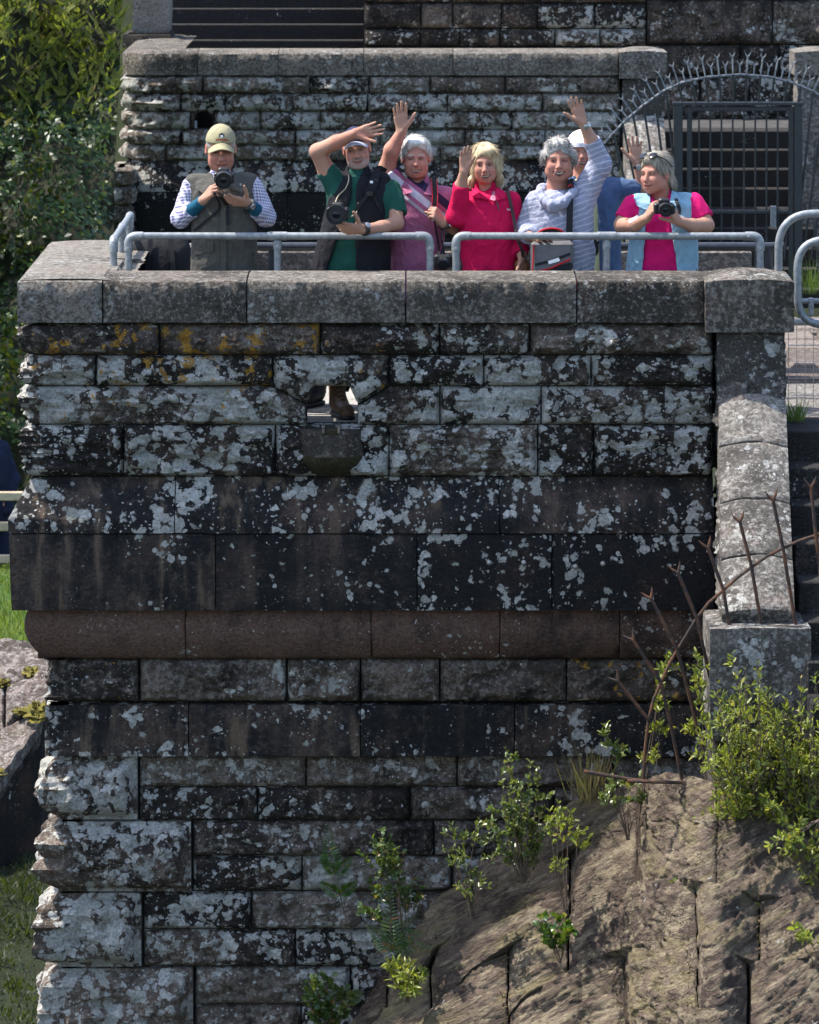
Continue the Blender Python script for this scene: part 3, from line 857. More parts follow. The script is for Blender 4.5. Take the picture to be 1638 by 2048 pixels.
# wing wall on the left: pale sloping slabs on a dark wall
wing = thing('wing_wall', 'pale mossy sloping stone slabs on a dark wall at the left edge', 'wall', (-3.3, 34.5, -4.3))
WO = (-3.3, 34.5, -4.3)
M['slab'] = stone_mat('pale_slab_stone', (0.055, 0.044, 0.038), (0.125, 0.098, 0.082), (0.30, 0.265, 0.24), 1.0, 0.7)
M['yellow_moss'] = plain('yellow_moss', (0.105, 0.088, 0.014), 0.95, 0.5, 60, bmp=1.0)
def wp_(a, b):
    """a 0..1 down slope, b 0..1 left to right"""
    top_l, top_r = U(-160, 1262, 36.5), U(118, 1285, 36.1)
    bot_l, bot_r = U(-120, 1735, 32.4), U(84, 1440, 34.3)
    return (top_l * (1 - b) + top_r * b) * (1 - a) + (bot_l * (1 - b) + bot_r * b) * a
for i, (a0, a1) in enumerate(((0, 0.36), (0.37, 0.66), (0.67, 1.0))):
    cuts_ = [0, 0.45, 1.0] if i % 2 == 0 else [0, 0.62, 1.0]
    for j in range(2):
        b0, b1 = cuts_[j] + 0.006, cuts_[j+1] - 0.006
        n1, n2 = 30, 30
        G_ = np.array([[wp_(a0 + (a1 - a0) * u / n1, b0 + (b1 - b0) * v / n2) for v in range(n2 + 1)] for u in range(n1 + 1)])
        G_[..., 2] += (fbm(G_ * 4, 5, 60 + i * 3 + j) - 0.5) * 0.22
        eg = np.minimum(np.minimum(np.arange(n1 + 1), n1 - np.arange(n1 + 1))[:, None], np.minimum(np.arange(n2 + 1), n2 - np.arange(n2 + 1))[None, :])
        G_[..., 2] -= 0.03 * (eg == 0)
        sk = G_.copy()
        G_ = np.pad(G_, ((1, 1), (1, 1), (0, 0)), mode='edge')
        G_[0, :, 2] -= 0.12; G_[-1, :, 2] -= 0.12; G_[1:-1, 0, 2] -= 0.12; G_[1:-1, -1, 2] -= 0.12
        a_, b_ = G_.shape[:2]
        idx = np.arange(a_ * b_).reshape(a_, b_)
        F = np.stack([idx[:-1, :-1], idx[1:, :-1], idx[1:, 1:], idx[:-1, 1:]], -1).reshape(-1, 4)
        me = mesh('slab', G_.reshape(-1, 3), F, origin=WO); me.set_sharp_from_angle(angle=math.radians(50))
        obj('slab', me, M['slab'], wing, (0.25, rc(0.5, 0.7), 0, 0))
M['redwall'] = stone_mat('dark_red_wall', (0.010, 0.009, 0.009), (0.05, 0.028, 0.02), (0.07, 0.045, 0.03), 0.4)
P0, P1, P2 = wp_(1, 0), wp_(1, 1), wp_(0, 1)
mb = MB()
dn = Vector((0, 0, -0.10)); 
A_, B_, C_ = P0 + dn, P1 + dn, P2 + dn
V = [A_, B_, C_, wp_(0, 0) + dn] + [Vector((q.x, q.y, -5.0)) for q in (A_, B_, C_, wp_(0, 0))]
mb.add(V, [(0, 4, 5, 1), (1, 5, 6, 2), (2, 6, 7, 3), (3, 7, 4, 0), (0, 1, 2, 3)])
mb.build('wall_body', M['redwall'], wing, color=(0.15, 0.5, 0.15, 0.1), origin=WO)
# moss cushions along the slab joints
for k, (a, b, r) in enumerate(((0.36, 0.83, .10), (0.66, 0.74, .07), (0.86, 0.93, .17), (0.98, 0.97, .10), (0.37, 0.60, .08), (0.70, 0.5, .09), (0.95, 0.55, .08))):
    q = wp_(a, b)
    th = np.linspace(0, 2 * np.pi, 20, endpoint=False); ph = np.linspace(0, np.pi / 2, 7)
    V = []
    for p_ in ph:
        for t in th:
            rr = r * 0.8 * (0.45 + 0.9 * random.random())
            V.append((q.x + rr * math.cos(t) * math.cos(p_), q.y + rr * 1.6 * math.sin(t) * math.cos(p_), q.z + 0.02 + rr * 0.6 * math.sin(p_)))
    F = [(i * 20 + j, i * 20 + (j + 1) % 20, (i + 1) * 20 + (j + 1) % 20, (i + 1) * 20 + j) for i in range(6) for j in range(20)]
    MB().add(V, F).build('moss_cushion', M['yellow_moss'], wing, smooth=True, origin=WO)

# leafy mass builder: every leaf a small folded blade
def leaf_quads(P, N, D, L, W, fold=0.25):
    """P centre base, N leaf normal, D leaf direction, L length, W width -> verts, faces (4 tris as 2 quads)"""
    n = len(P)
    side = np.cross(D, N); side /= np.linalg.norm(side, axis=1, keepdims=True) + 1e-9
    base = P; tip = P + D * L[:, None]
    mid = P + D * (L * 0.45)[:, None]
    up = N * (W * fold)[:, None]
    l = mid - side * (W * 0.5)[:, None] + up; r = mid + side * (W * 0.5)[:, None] + up
    V = np.stack([base, r, tip, l], 1).reshape(-1, 3)
    b = np.arange(n) * 4
    F = np.stack([np.stack([b, b + 1, b + 2], -1), np.stack([b, b + 2, b + 3], -1)], 1).reshape(-1, 3)
    return V, F

def leaf_mat(name, c1, c2, c3=None, gloss=0.45, trans=0.35, spec=0.5):
    m, p = newmat(name)
    g = S.nt.nodes.new('ShaderNodeNewGeometry')
    r = S(g.outputs['Random Per Island'])
    c = mixc(r.step(0.1, 0.9), c1, c2)
    if c3: c = mixc(r.step(0.90, 0.97), c, c3)
    w = wpos()
    c = mixc(noise(w, 2.5, 3, 0.5).step(0.35, 0.65) * 0.5, c, mixc(0.5, c, c1))
    lk(p.inputs['Base Color'], c)
    p.inputs['Roughness'].default_value = gloss
    p.inputs['Specular IOR Level'].default_value = spec
    tr = S.nt.nodes.new('ShaderNodeBsdfTranslucent')
    lk(tr.inputs[0], mixc(0.45, c, (0.30, 0.38, 0.02)))
    mx = S.nt.nodes.new('ShaderNodeMixShader'); mx.inputs[0].default_value = trans
    S.nt.links.new(p.outputs[0], mx.inputs[1]); S.nt.links.new(tr.outputs[0], mx.inputs[2])
    out = [n for n in S.nt.nodes if n.type == 'OUTPUT_MATERIAL'][0]
    S.nt.links.new(mx.outputs[0], out.inputs[0])
    return m
M['ivy'] = leaf_mat('ivy_leaf', (0.005, 0.015, 0.004), (0.022, 0.047, 0.011), (0.09, 0.11, 0.02), 0.40, 0.16, 0.22)
M['brush'] = leaf_mat('rough_grass', (0.09, 0.12, 0.022), (0.23, 0.23, 0.055), (0.28, 0.20, 0.08), 0.5, 0.45, 0.3)

# the bank the ivy grows on
def bank(u, v):
    """u 0..1 along x, v 0..1 up"""
    x = -9.5 + 6.62 * u
    z = -3.5 + 7.2 * v
    y = 41.0 + 4.2 * v + 0.9 * np.sin(u * 9 + 1)*0.3
    return x, y, z
n = 50
uu, vv = np.meshgrid(np.linspace(0, 1, n), np.linspace(0, 1, n), indexing='ij')
x, y, z = bank(uu, vv)
P = np.stack([x, y, z], -1)
P[..., 1] -= (fbm(P * 0.9, 3, 12) - 0.5) * 1.4
M['soil'] = plain('bank_soil', (0.018, 0.02, 0.010), 0.95, 0.4, 8, obj_space=False)
idx = np.arange(n * n).reshape(n, n)
F = np.stack([idx[:-1, :-1], idx[1:, :-1], idx[1:, 1:], idx[:-1, 1:]], -1).reshape(-1, 4)
b_ = obj('bank', mesh('bank', P.reshape(-1, 3), F), M['soil']); b_['kind'] = 'structure'
NL = 40000
u = rng.random(NL); v = rng.random(NL) ** 0.9
x, y, z = bank(u, v)
B0 = np.stack([x, y, z], -1)
B0[:, 1] -= (fbm(B0 * 0.9, 3, 12) - 0.5) * 1.4
lump = fbm(B0 * np.array([2.2, 2.2, 2.2]), 3, 31)
outw = np.array([0.0, -0.86, 0.5])
B0 += outw * (0.05 + 1.15 * sstep(0.38, 0.70, lump) * rng.random(NL) ** 0.5)[:, None]
gx_ = (fbm((B0 + [0.1, 0, 0]) * 2.2, 3, 31) - lump) / 0.1; gz_ = (fbm((B0 + [0, 0, 0.1]) * 2.2, 3, 31) - lump) / 0.1
Nn = outw[None] + np.stack([-gx_ * 0.5, -0.1 * np.ones(NL), -gz_ * 0.5], -1) + rng.normal(0, 0.42, (NL, 3))
Nn /= np.linalg.norm(Nn, axis=1, keepdims=True)
D = rng.normal(0, 1, (NL, 3)); D[:, 2] -= 0.8
D -= Nn * (D * Nn).sum(1, keepdims=True); D /= np.linalg.norm(D, axis=1, keepdims=True)
top = (v + rng.normal(0, .05, NL)) > 0.58
V, F = leaf_quads(B0[~top], Nn[~top], D[~top], rng.uniform(0.045, 0.095, (~top).sum()), rng.uniform(0.035, 0.075, (~top).sum()), 0.15)
iv = obj('ivy', mesh('ivy', V, F, smooth=False), M['ivy']); tag(iv, 'glossy dark green ivy covering the bank at the left', 'ivy', kind='stuff')
nt_ = top.sum()
D2 = D[top] + np.array([0, -0.2, 1.2]); D2 /= np.linalg.norm(D2, axis=1, keepdims=True)
V, F = leaf_quads(B0[top], Nn[top], D2, rng.uniform(0.07, 0.20, nt_), rng.uniform(0.02, 0.055, nt_), 0.2)
gr = obj('rough_grass', mesh('rough_grass', V, F, smooth=False), M['brush']); tag(gr, 'yellow green rough grass and brambles along the top of the ivy bank', 'grass', kind='stuff')
# lawn blades near the frame edge
nb = 9000
P = np.stack([rng.uniform(-4.6, -2.6, nb), rng.uniform(36.1, 41.0, nb), np.full(nb, -3.42)], -1)
D = rng.normal(0, 0.35, (nb, 3)); D[:, 2] = 1; D /= np.linalg.norm(D, axis=1, keepdims=True)
Nn = rng.normal(0, 1, (nb, 3)); Nn[:, 1] -= 1; Nn -= D * (Nn * D).sum(1, keepdims=True); Nn /= np.linalg.norm(Nn, axis=1, keepdims=True)
V, F = leaf_quads(P, Nn, D, rng.uniform(0.04, 0.12, nb), rng.uniform(0.006, 0.014, nb), 0.2)
M['blade'] = leaf_mat('grass_blade', (0.06, 0.13, 0.015), (0.14, 0.19, 0.03), (0.22, 0.20, 0.05), 0.5, 0.4)
g_ = obj('grass', mesh('grass', V, F, smooth=False), M['blade']); tag(g_, 'bright short grass on the lawn at the left edge', 'grass', kind='stuff')

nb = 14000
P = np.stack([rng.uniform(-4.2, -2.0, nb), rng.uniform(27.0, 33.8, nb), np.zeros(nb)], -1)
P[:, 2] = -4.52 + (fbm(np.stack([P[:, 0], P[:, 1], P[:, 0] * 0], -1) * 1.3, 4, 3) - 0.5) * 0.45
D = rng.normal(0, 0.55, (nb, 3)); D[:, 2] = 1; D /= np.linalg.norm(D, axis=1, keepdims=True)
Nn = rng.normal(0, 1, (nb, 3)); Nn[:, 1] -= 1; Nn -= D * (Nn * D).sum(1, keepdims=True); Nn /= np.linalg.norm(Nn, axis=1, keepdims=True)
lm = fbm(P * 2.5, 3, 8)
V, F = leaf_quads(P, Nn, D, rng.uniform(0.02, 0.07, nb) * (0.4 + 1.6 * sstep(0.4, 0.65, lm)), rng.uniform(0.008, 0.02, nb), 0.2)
M['mossblade'] = leaf_mat('moss_blade_shaded', (0.008, 0.018, 0.003), (0.022, 0.036, 0.006), (0.05, 0.045, 0.02), 0.7, 0.15)  # dark blades: the shade at lower left is painted in
g_ = obj('moss', mesh('moss', V, F, smooth=False), M['mossblade']); tag(g_, 'green moss and weeds on the low ground at lower left, coloured dark for shade', 'moss', kind='stuff')

# wooden rail fence at the left edge
wf = thing('wooden_fence', 'pale wooden three rail fence at the left edge', 'fence', (-4.6, 40.0, -3.4))
M['wood'] = plain('weathered_timber', (0.36, 0.29, 0.20), 0.8, 0.2, 12, bmp=0.3)
for py in (992, 1053, 1118):
    z = U(0, py, 40).z
    MB().box((-7.5, 39.97, z - 0.04), (-3.48, 40.03, z + 0.04), 0.01).build('rail', M['wood'], wf, origin=(-4.6, 40.0, -3.4))
for x in (-7.2, -5.6, -4.05):
    MB().box((x - 0.05, 40.03, -3.5), (x + 0.05, 40.12, -2.6), 0.01).build('post', M['wood'], wf, origin=(-4.6, 40.0, -3.4))

# ------------------------------------------------------------------ the sunlit masonry apron at lower right
M['apron'] = None
m, p = newmat('apron_stone'); w = wpos()
oi = S.nt.nodes.new('ShaderNodeObjectInfo'); rnd = S(oi.outputs['Random'])
rot = S.nt.nodes.new('ShaderNodeVectorRotate'); rot.rotation_type = 'Y_AXIS'; rot.inputs['Angle'].default_value = math.radians(28)
S.nt.links.new(w, rot.inputs['Vector'])
st = vscale(rot.outputs[0], (3.2, 7.0, 19.0))
n1 = noise(st, 1.0, 6, 0.65, 0.6); n2 = noise(w, 3.0, 4, 0.6); nf = noise(w, 60, 5, 0.7)
c = mixc((n1 * 0.8 + n2 * 0.2 + (rnd - 0.5) * 0.10).step(0.42, 0.57), (0.100, 0.071, 0.057), (0.205, 0.152, 0.114))
c = mixc((noise(st, 1.3, 5, 0.65) * 0.7 + n2 * 0.3).step(0.49, 0.58) * 0.85, c, (0.36, 0.295, 0.20))
c = mixc((noise(vscale(st, (0.6, 0.6, 0.8)), 1.0, 5, 0.6) + (rnd - 0.5) * 0.2).step(0.54, 0.68) * 0.6, c, (0.27, 0.225, 0.11))
cr_ = noise(st, 3.2, 4, 0.7)
c = mixc((1 - ((cr_ - 0.5) * 2).pow(2) * 90).clamp() * noise(w, 5, 2, 0.5).step(0.45, 0.6) * 0.75, c, (0.025, 0.018, 0.016))
c = mixc(nf.step(0.36, 0.66) * 0.5, c, mixc(0.6, c, (0.02, 0.016, 0.013)))
pits = voro(vadd(w, vscale(noise(w, 12, 3, 0.6, out=1), (0.06, 0.06, 0.06))), 15)
c = mixc(S(pits.outputs['Distance']).step(0.16, 0.06) * noise(w, 4, 2, 0.5).step(0.5, 0.62), c, (0.018, 0.014, 0.012))
wl = noise(w, 9, 6, 0.7)
c = mixc(wl.step(0.67, 0.69), c, (0.40, 0.40, 0.385))
lk(p.inputs['Base Color'], c); p.inputs['Roughness'].default_value = 0.85
bump(p, n1 * 1.0 + noise(st, 4, 6, 0.75) * 1.2, 1.0, 0.05); M['apron'] = m
M['joint_soil'] = plain('joint_soil', (0.030, 0.019, 0.012), 0.95, 0.5, 40, bmp=0.8, obj_space=False)
AO = (1.5, 24.0, -3.5)
apron = thing('masonry_apron', 'sunlit slope of big rounded brown stones at the lower right', 'slope', AO)
SILX = [500, 640, 700, 735, 800, 880, 960, 1060, 1150, 1250, 1340, 1420, 1500, 1700, 1900]
SILY = [2360, 2150, 2060, 1990, 1900, 1800, 1725, 1660, 1605, 1565, 1545, 1560, 1585, 1590, 1590]
def sil(px): return float(np.interp(px, SILX, SILY))
def apt(px, off):
    """point of the apron surface: off = pixels below the upper outline"""
    u_ = off / 440.0
    yt = 24.93 - 1.58 * float(sstep(1180, 1440, px))
    px = px + 3.5 * (float(vnoise(np.array([px * 0.012, off * 0.03, 2.0]), 5)) - 0.5)
    return U(px, sil(px) + off, yt - u_ * (1.0 - 0.10 * u_))
rowsA = [0, 90, 205, 330, 460, 590, 720]
jA = [[560, 760, 935, 1060, 1258, 1438, 1640, 1850], [560, 700, 850, 1133, 1258, 1436, 1645, 1850], [560, 790, 1008, 1130, 1375, 1520, 1850],
      [560, 700, 905, 1010, 1232, 1378, 1500, 1700, 1850], [560, 800, 935, 1085, 1236, 1505, 1680, 1850], [560, 720, 1000, 1150, 1440, 1650, 1850]]
for r in range(6):
    for j in range(len(jA[r]) - 1):
        xa, xb = jA[r][j] + 2.2, jA[r][j+1] - 2.2
        nx = max(8, int((xb - xa) / 4)); ny = max(8, int((rowsA[r+1] - rowsA[r]) / 3.5))
        G_ = np.array([[apt(xa + (xb - xa) * i / nx, rowsA[r] + (rowsA[r+1] - rowsA[r] + 1.5) * k / ny) for k in range(ny + 1)] for i in range(nx + 1)])
        du = np.gradient(G_, axis=0); dv = np.gradient(G_, axis=1)
        nn = np.cross(dv, du); nn /= np.linalg.norm(nn, axis=2, keepdims=True) + 1e-9
        if nn[..., 1].mean() > 0: nn = -nn
        ex = np.minimum(np.arange(nx + 1), nx - np.arange(nx + 1)) * (xb - xa) / nx
        ey = np.minimum(np.arange(ny + 1), ny - np.arange(ny + 1)) * (rowsA[r+1] - rowsA[r]) / ny
        e = np.sqrt(sstep(-2, 60, ex))[:, None] * (0.90 + 0.10 * np.sqrt(sstep(-2, 24, ey)))[None, :]
        sdv = r * 20 + j
        ca, sa = math.cos(math.radians(28)), math.sin(math.radians(28))
        Qx = G_[..., 0] * ca + G_[..., 2] * sa; Qz = -G_[..., 0] * sa + G_[..., 2] * ca
        Q = np.stack([Qx * 2.0, G_[..., 1] * 3, Qz * 8.0], -1)
        f = fbm(Q, 5, sdv, 0.55)
        ridg = 1 - np.abs(fbm(Q * 1.3 + 4, 4, sdv + 9) * 2 - 1)
        lz = Qz * 11 + fbm(Q * 0.6, 3, sdv + 2) * 4; led = lz - np.floor(lz)
        f2 = fbm(Q * 3.1, 4, 77)
        Q2 = np.stack([Qx * 5.0, G_[..., 1] * 6, Qz * 17.0], -1); Q2 = Q2 + 1.5 * fbm(Q2 * 0.4, 2, 31)[..., None]
        cg = fbm(Q2, 4, 91, 0.6); lz2 = cg * 5.0; crag = 0.034 * (cg - 0.5) + 0.016 * ((lz2 - np.floor(lz2)) - 0.5)
        hgt = 0.075 * e + (0.3 + 0.7 * e) * (0.070 * (fbm(Q, 4, 55) - 0.5) + 0.030 * (f - 0.5) + 0.030 * (ridg - 0.7) + 0.022 * (led - 0.5) + 0.03 * (f2 - 0.5) + crag) - 0.06
        G_ = G_ + nn * hgt[..., None]
        bk = np.array((0.0, 0.25, -0.15))
        G_ = np.pad(G_, ((1, 1), (1, 1), (0, 0)), mode='edge')
        G_[0] += bk; G_[-1] += bk; G_[1:-1, 0] += bk; G_[1:-1, -1] += bk
        a_, b2 = G_.shape[:2]
        idx = np.arange(a_ * b2).reshape(a_, b2)
        F = np.stack([idx[:-1, :-1], idx[:-1, 1:], idx[1:, 1:], idx[1:, :-1]], -1).reshape(-1, 4)
        me = mesh('stone', G_.reshape(-1, 3), F, origin=AO)
        obj('stone', me, M['apron'], apron)
nx, ny = 60, 30
G_ = np.array([[apt(540 + 1330 * i / nx, -14 + 760 * k / ny) + Vector((0, 0.15, -0.09)) for k in range(ny + 1)] for i in range(nx + 1)])
G_ = np.pad(G_, ((0, 0), (1, 0), (0, 0)), mode='edge'); G_[:, 0, 1] += 0.5; G_[:, 0, 2] -= 0.2
a_, b2 = G_.shape[:2]
idx = np.arange(a_ * b2).reshape(a_, b2)
F = np.stack([idx[:-1, :-1], idx[:-1, 1:], idx[1:, 1:], idx[1:, :-1]], -1).reshape(-1, 4)
obj('joint_soil', mesh('joint_soil', G_.reshape(-1, 3), F, origin=AO), M['joint_soil'], apron)

# dry roots and litter caught in the upright joints
Ps = []
for r in range(6):
    for x_ in jA[r][1:-1]:
        for q in rng.random(45 if rng.random() < 0.75 else 0):
            p0 = apt(x_ + rng.normal(0, 2.2), rowsA[r] + (rowsA[r+1] - rowsA[r]) * q)
            Ps.append((p0.x, p0.y + 0.01, p0.z))
Ps = np.array(Ps); n_ = len(Ps)
D = rng.normal(0, 1, (n_, 3)); D[:, 1] -= 0.8; D /= np.linalg.norm(D, axis=1, keepdims=True)
Nn = rng.normal(0, 1, (n_, 3)); Nn -= D * (Nn * D).sum(1, keepdims=True); Nn /= np.linalg.norm(Nn, axis=1, keepdims=True)
V, F = leaf_quads(Ps, Nn, D, rng.uniform(0.02, 0.055, n_), rng.uniform(0.004, 0.012, n_), 0.2)
M['root'] = leaf_mat('dry_root', (0.040, 0.024, 0.014), (0.11, 0.07, 0.04), (0.10, 0.10, 0.02), 0.8, 0.1)
obj('root_fringe', mesh('root_fringe', V, F, smooth=False, origin=AO), M['root'], apron)['kind'] = 'stuff'
# ------------------------------------------------------------------ implicit surfaces for people and soft things
class Fld:
    def __init__(s, lo, hi, h):
        s.o = np.array(lo, np.float32); s.h = h
        n = np.ceil((np.array(hi) - np.array(lo)) / h).astype(int) + 1
        s.f = np.full(n, 0.5, np.float32)
    def grid(s, lo, hi):
        a = np.maximum(np.floor((np.array(lo) - s.o) / s.h).astype(int), 0)
        b = np.minimum(np.ceil((np.array(hi) - s.o) / s.h).astype(int) + 1, s.f.shape)
        if np.any(b <= a): return None, None
        ax = [s.o[i] + s.h * np.arange(a[i], b[i], dtype=np.float32) for i in range(3)]
        return tuple(slice(a[i], b[i]) for i in range(3)), (ax[0][:, None, None], ax[1][None, :, None], ax[2][None, None, :])
    def mesh(s):
        f = s.f; sg = f < 0
        c = np.zeros(tuple(d - 1 for d in f.shape), np.uint8)
        for i in (0, 1):
            for j in (0, 1):
                for k in (0, 1):
                    c += sg[i:f.shape[0]-1+i, j:f.shape[1]-1+j, k:f.shape[2]-1+k]
        act = (c > 0) & (c < 8)
        idx = np.full(act.shape, -1, np.int32); ijk = np.argwhere(act)
        idx[act] = np.arange(len(ijk))
        cor = np.array([(i, j, k) for i in (0, 1) for j in (0, 1) for k in (0, 1)])
        vals = np.stack([f[ijk[:, 0] + a, ijk[:, 1] + b, ijk[:, 2] + d] for a, b, d in cor], 1)
        P = np.zeros((len(ijk), 3)); cnt = np.zeros(len(ijk))
        for a in range(8):
            for b in range(a + 1, 8):
                if np.abs(cor[a] - cor[b]).sum() != 1: continue
                va, vb = vals[:, a], vals[:, b]
                m = (va < 0) != (vb < 0)
                t = np.where(m, va / np.where(m, va - vb, 1), 0)
                P += np.where(m[:, None], cor[a] + t[:, None] * (cor[b] - cor[a]), 0); cnt += m
        V = (ijk + P / cnt[:, None]) * s.h + s.o
        Fs = []
        for ax in range(3):
            sl0 = [slice(None)] * 3; sl1 = [slice(None)] * 3
            sl0[ax] = slice(0, -1); sl1[ax] = slice(1, None)
            d = sg[tuple(sl0)] != sg[tuple(sl1)]
            e = np.argwhere(d)
            o1, o2 = [(1, 2), (2, 0), (0, 1)][ax]
            ok = (e[:, o1] > 0) & (e[:, o2] > 0) & (e[:, o1] < act.shape[o1]) & (e[:, o2] < act.shape[o2])
            e = e[ok]
            inside = sg[tuple(sl0)][e[:, 0], e[:, 1], e[:, 2]]
            def at(a, b):
                q = e.copy(); q[:, o1] -= a; q[:, o2] -= b
                return idx[q[:, 0], q[:, 1], q[:, 2]]
            q = np.stack([at(1, 1), at(0, 1), at(0, 0), at(1, 0)], 1)
            q[~inside] = q[~inside][:, ::-1]
            Fs.append(q)
        return V, np.concatenate(Fs)

def smin(a, b, k):
    if k <= 0: return np.minimum(a, b)
    h = np.maximum(k - np.abs(a - b), 0) / k
    return np.minimum(a, b) - h * h * k * 0.25

def A3(v): return np.array(v, float)

def ev(pr, X, Y, Z):
    t = pr[0]
    if t == 'c':            # tapered capsule a b ra rb flat
        _, a, b, ra, rb = pr[:5]
        flat = pr[6] if len(pr) > 6 else ''
        d = b - a; L2 = d.dot(d) + 1e-12
        px, py, pz = X - a[0], Y - a[1], Z - a[2]
        tt = (px * d[0] + py * d[1] + pz * d[2]) / L2
        tc = np.clip(tt, 0, 1)
        r = np.sqrt((px - tc * d[0]) ** 2 + (py - tc * d[1]) ** 2 + (pz - tc * d[2]) ** 2) - (ra + (rb - ra) * tc)
        L = math.sqrt(L2)
        if 'b' in flat: r = np.maximum(r, (tt - 1) * L)
        if 'a' in flat: r = np.maximum(r, -tt * L)
        return r
    if t == 'e':            # ellipsoid c r basis
        _, c, r, B = pr[:4]
        px, py, pz = X - c[0], Y - c[1], Z - c[2]
        if B is not None:
            q = [px * B[0, i] + py * B[1, i] + pz * B[2, i] for i in range(3)]
        else: q = [px, py, pz]
        k0 = np.sqrt((q[0] / r[0]) ** 2 + (q[1] / r[1]) ** 2 + (q[2] / r[2]) ** 2)
        k1 = np.sqrt((q[0] / r[0] ** 2) ** 2 + (q[1] / r[1] ** 2) ** 2 + (q[2] / r[2] ** 2) ** 2) + 1e-9
        return k0 * (k0 - 1) / k1
    if t == 'l':            # loft: rows (z, cx, a, cy, b), grow
        _, rows, g = pr[:3]
        zz = Z.ravel()
        o = np.argsort(rows[:, 0]); R = rows[o]
        n = 40
        zs = np.linspace(R[0, 0], R[-1, 0], n)
        def sm(col):
            v = np.interp(zs, R[:, 0], R[:, col])
            for _ in range(2): v[1:-1] = (v[:-2] + 2 * v[1:-1] + v[2:]) / 4
            return np.interp(zz, zs, v)
        cx, a, cy, b = [sm(k)[None, None, :] for k in (1, 2, 3, 4)]
        a = a + g; b = b + g
        ux, uy = np.abs((X - cx) / a), np.abs((Y - cy) / b)
        k0 = (ux ** 2.5 + uy ** 2.5) ** 0.4
        d = (k0 - 1) * np.minimum(a, b) * 0.9
        return np.maximum(d, np.maximum(R[0, 0] - Z, Z - R[-1, 0] - g))
    if t == 'o':            # front opening: rows (z, xl, xr), cy
        _, rows, cy = pr[:3]
        zz = Z.ravel(); o = np.argsort(rows[:, 0]); R = rows[o]
        l = np.interp(zz, R[:, 0], R[:, 1])[None, None, :]; r = np.interp(zz, R[:, 0], R[:, 2])[None, None, :]
        return np.maximum(np.maximum(l - X, X - r), Y - cy) + 0 * Z
    if t == 'h':            # half space: keep dot(p-a,n)<0
        _, a, n = pr[:3]
        return (X - a[0]) * n[0] + (Y - a[1]) * n[1] + (Z - a[2]) * n[2]

def bnd(pr, pad):
    t = pr[0]
    if t == 'c':
        r = max(pr[3], pr[4]); return np.minimum(pr[1], pr[2]) - r - pad, np.maximum(pr[1], pr[2]) + r + pad
    if t == 'e':
        r = np.array(pr[2])
        if pr[3] is not None: r = np.full(3, r.max())
        return pr[1] - r - pad, pr[1] + r + pad
    if t == 'l':
        R = pr[1]; g = pr[2] + pad
        return (np.array(((R[:, 1] - R[:, 2]).min() - g, (R[:, 3] - R[:, 4]).min() - g, R[:, 0].min() - g)),
                np.array(((R[:, 1] + R[:, 2]).max() + g, (R[:, 3] + R[:, 4]).max() + g, R[:, 0].max() + g)))

def implicit(prims, h):
    """prims: list of (op, k, primitive) with op '+', '-', '&'"""
    los, his = zip(*[bnd(p, 0.02) for op, k, p in prims if op == '+'])
    lo, hi = np.min(los, 0), np.max(his, 0)
    F = Fld(lo, hi, h)
    for op, k, p in prims:
        if op == '+': b = bnd(p, max(k, 2.5 * h) + h)
        elif p[0] in ('e', 'c'): b = bnd(p, max(k, 2 * h) + h)
        else: b = (lo, hi)
        sl, g = F.grid(*b)
        if sl is None: continue
        d = ev(p, *g).astype(np.float32)
        a = F.f[sl]
        if op == '+': F.f[sl] = smin(a, d, k)
        elif op == '-': F.f[sl] = -smin(-a, d, k)
        elif op == '&': F.f[sl] = np.maximum(a, d)
    return F.mesh()

def vnormals(V, F):
    n = np.zeros_like(V)
    a = V[F[:, 2]] - V[F[:, 0]]; b = V[F[:, 3]] - V[F[:, 1]]
    fn = np.cross(a, b)
    for k in range(4): np.add.at(n, F[:, k], fn)
    return n / (np.linalg.norm(n, axis=1, keepdims=True) + 1e-12)

def setcol(me, col):
    at = me.color_attributes.new('col', 'FLOAT_COLOR', 'POINT')
    c = np.ones((len(me.vertices), 4), np.float32); c[:, :3] = col
    at.data.foreach_set('color', c.ravel())

# ------------------------------------------------------------------ people materials
def cloth(name, col, rough=0.85, weave=900, var=0.12, fold=14, bstr=0.35, pattern=None, sheen=0.0):
    m, p = newmat(name)
    v = opos()
    c = mixc(noise(v, 9, 3, 0.6).step(0.3, 0.7), [x * (1 - var) for x in col], [min(1, x * (1 + var)) for x in col])
    if pattern: c = pattern(v, c)
    lk(p.inputs['Base Color'], c)
    p.inputs['Roughness'].default_value = rough
    p.inputs['Specular IOR Level'].default_value = 0.15
    p.inputs['Sheen Weight'].default_value = sheen
    bump(p, noise(vscale(v, (1, 1, 0.6)), fold, 5, 0.6, 1.2) + noise(v, 190, 2, 0.6) * 0.09, min(1.0, bstr), 0.035)
    return m
def skin_mat():
    m, p = newmat('skin')
    a = S.nt.nodes.new('ShaderNodeVertexColor'); a.layer_name = 'col'
    v = opos()
    c = mixc(noise(v, 55, 4, 0.65).step(0.3, 0.7) * 0.35, a.outputs[0], mixc(0.45, a.outputs[0], (0.33, 0.12, 0.085)))
    lk(p.inputs['Base Color'], c)
    p.inputs['Roughness'].default_value = 0.62
    p.inputs['Specular IOR Level'].default_value = 0.25
    p.inputs['Subsurface Weight'].default_value = 0.06
    p.inputs['Subsurface Radius'].default_value = (0.012, 0.005, 0.003)
    bump(p, noise(v, 75, 5, 0.7), 0.45, 0.010)
    return m
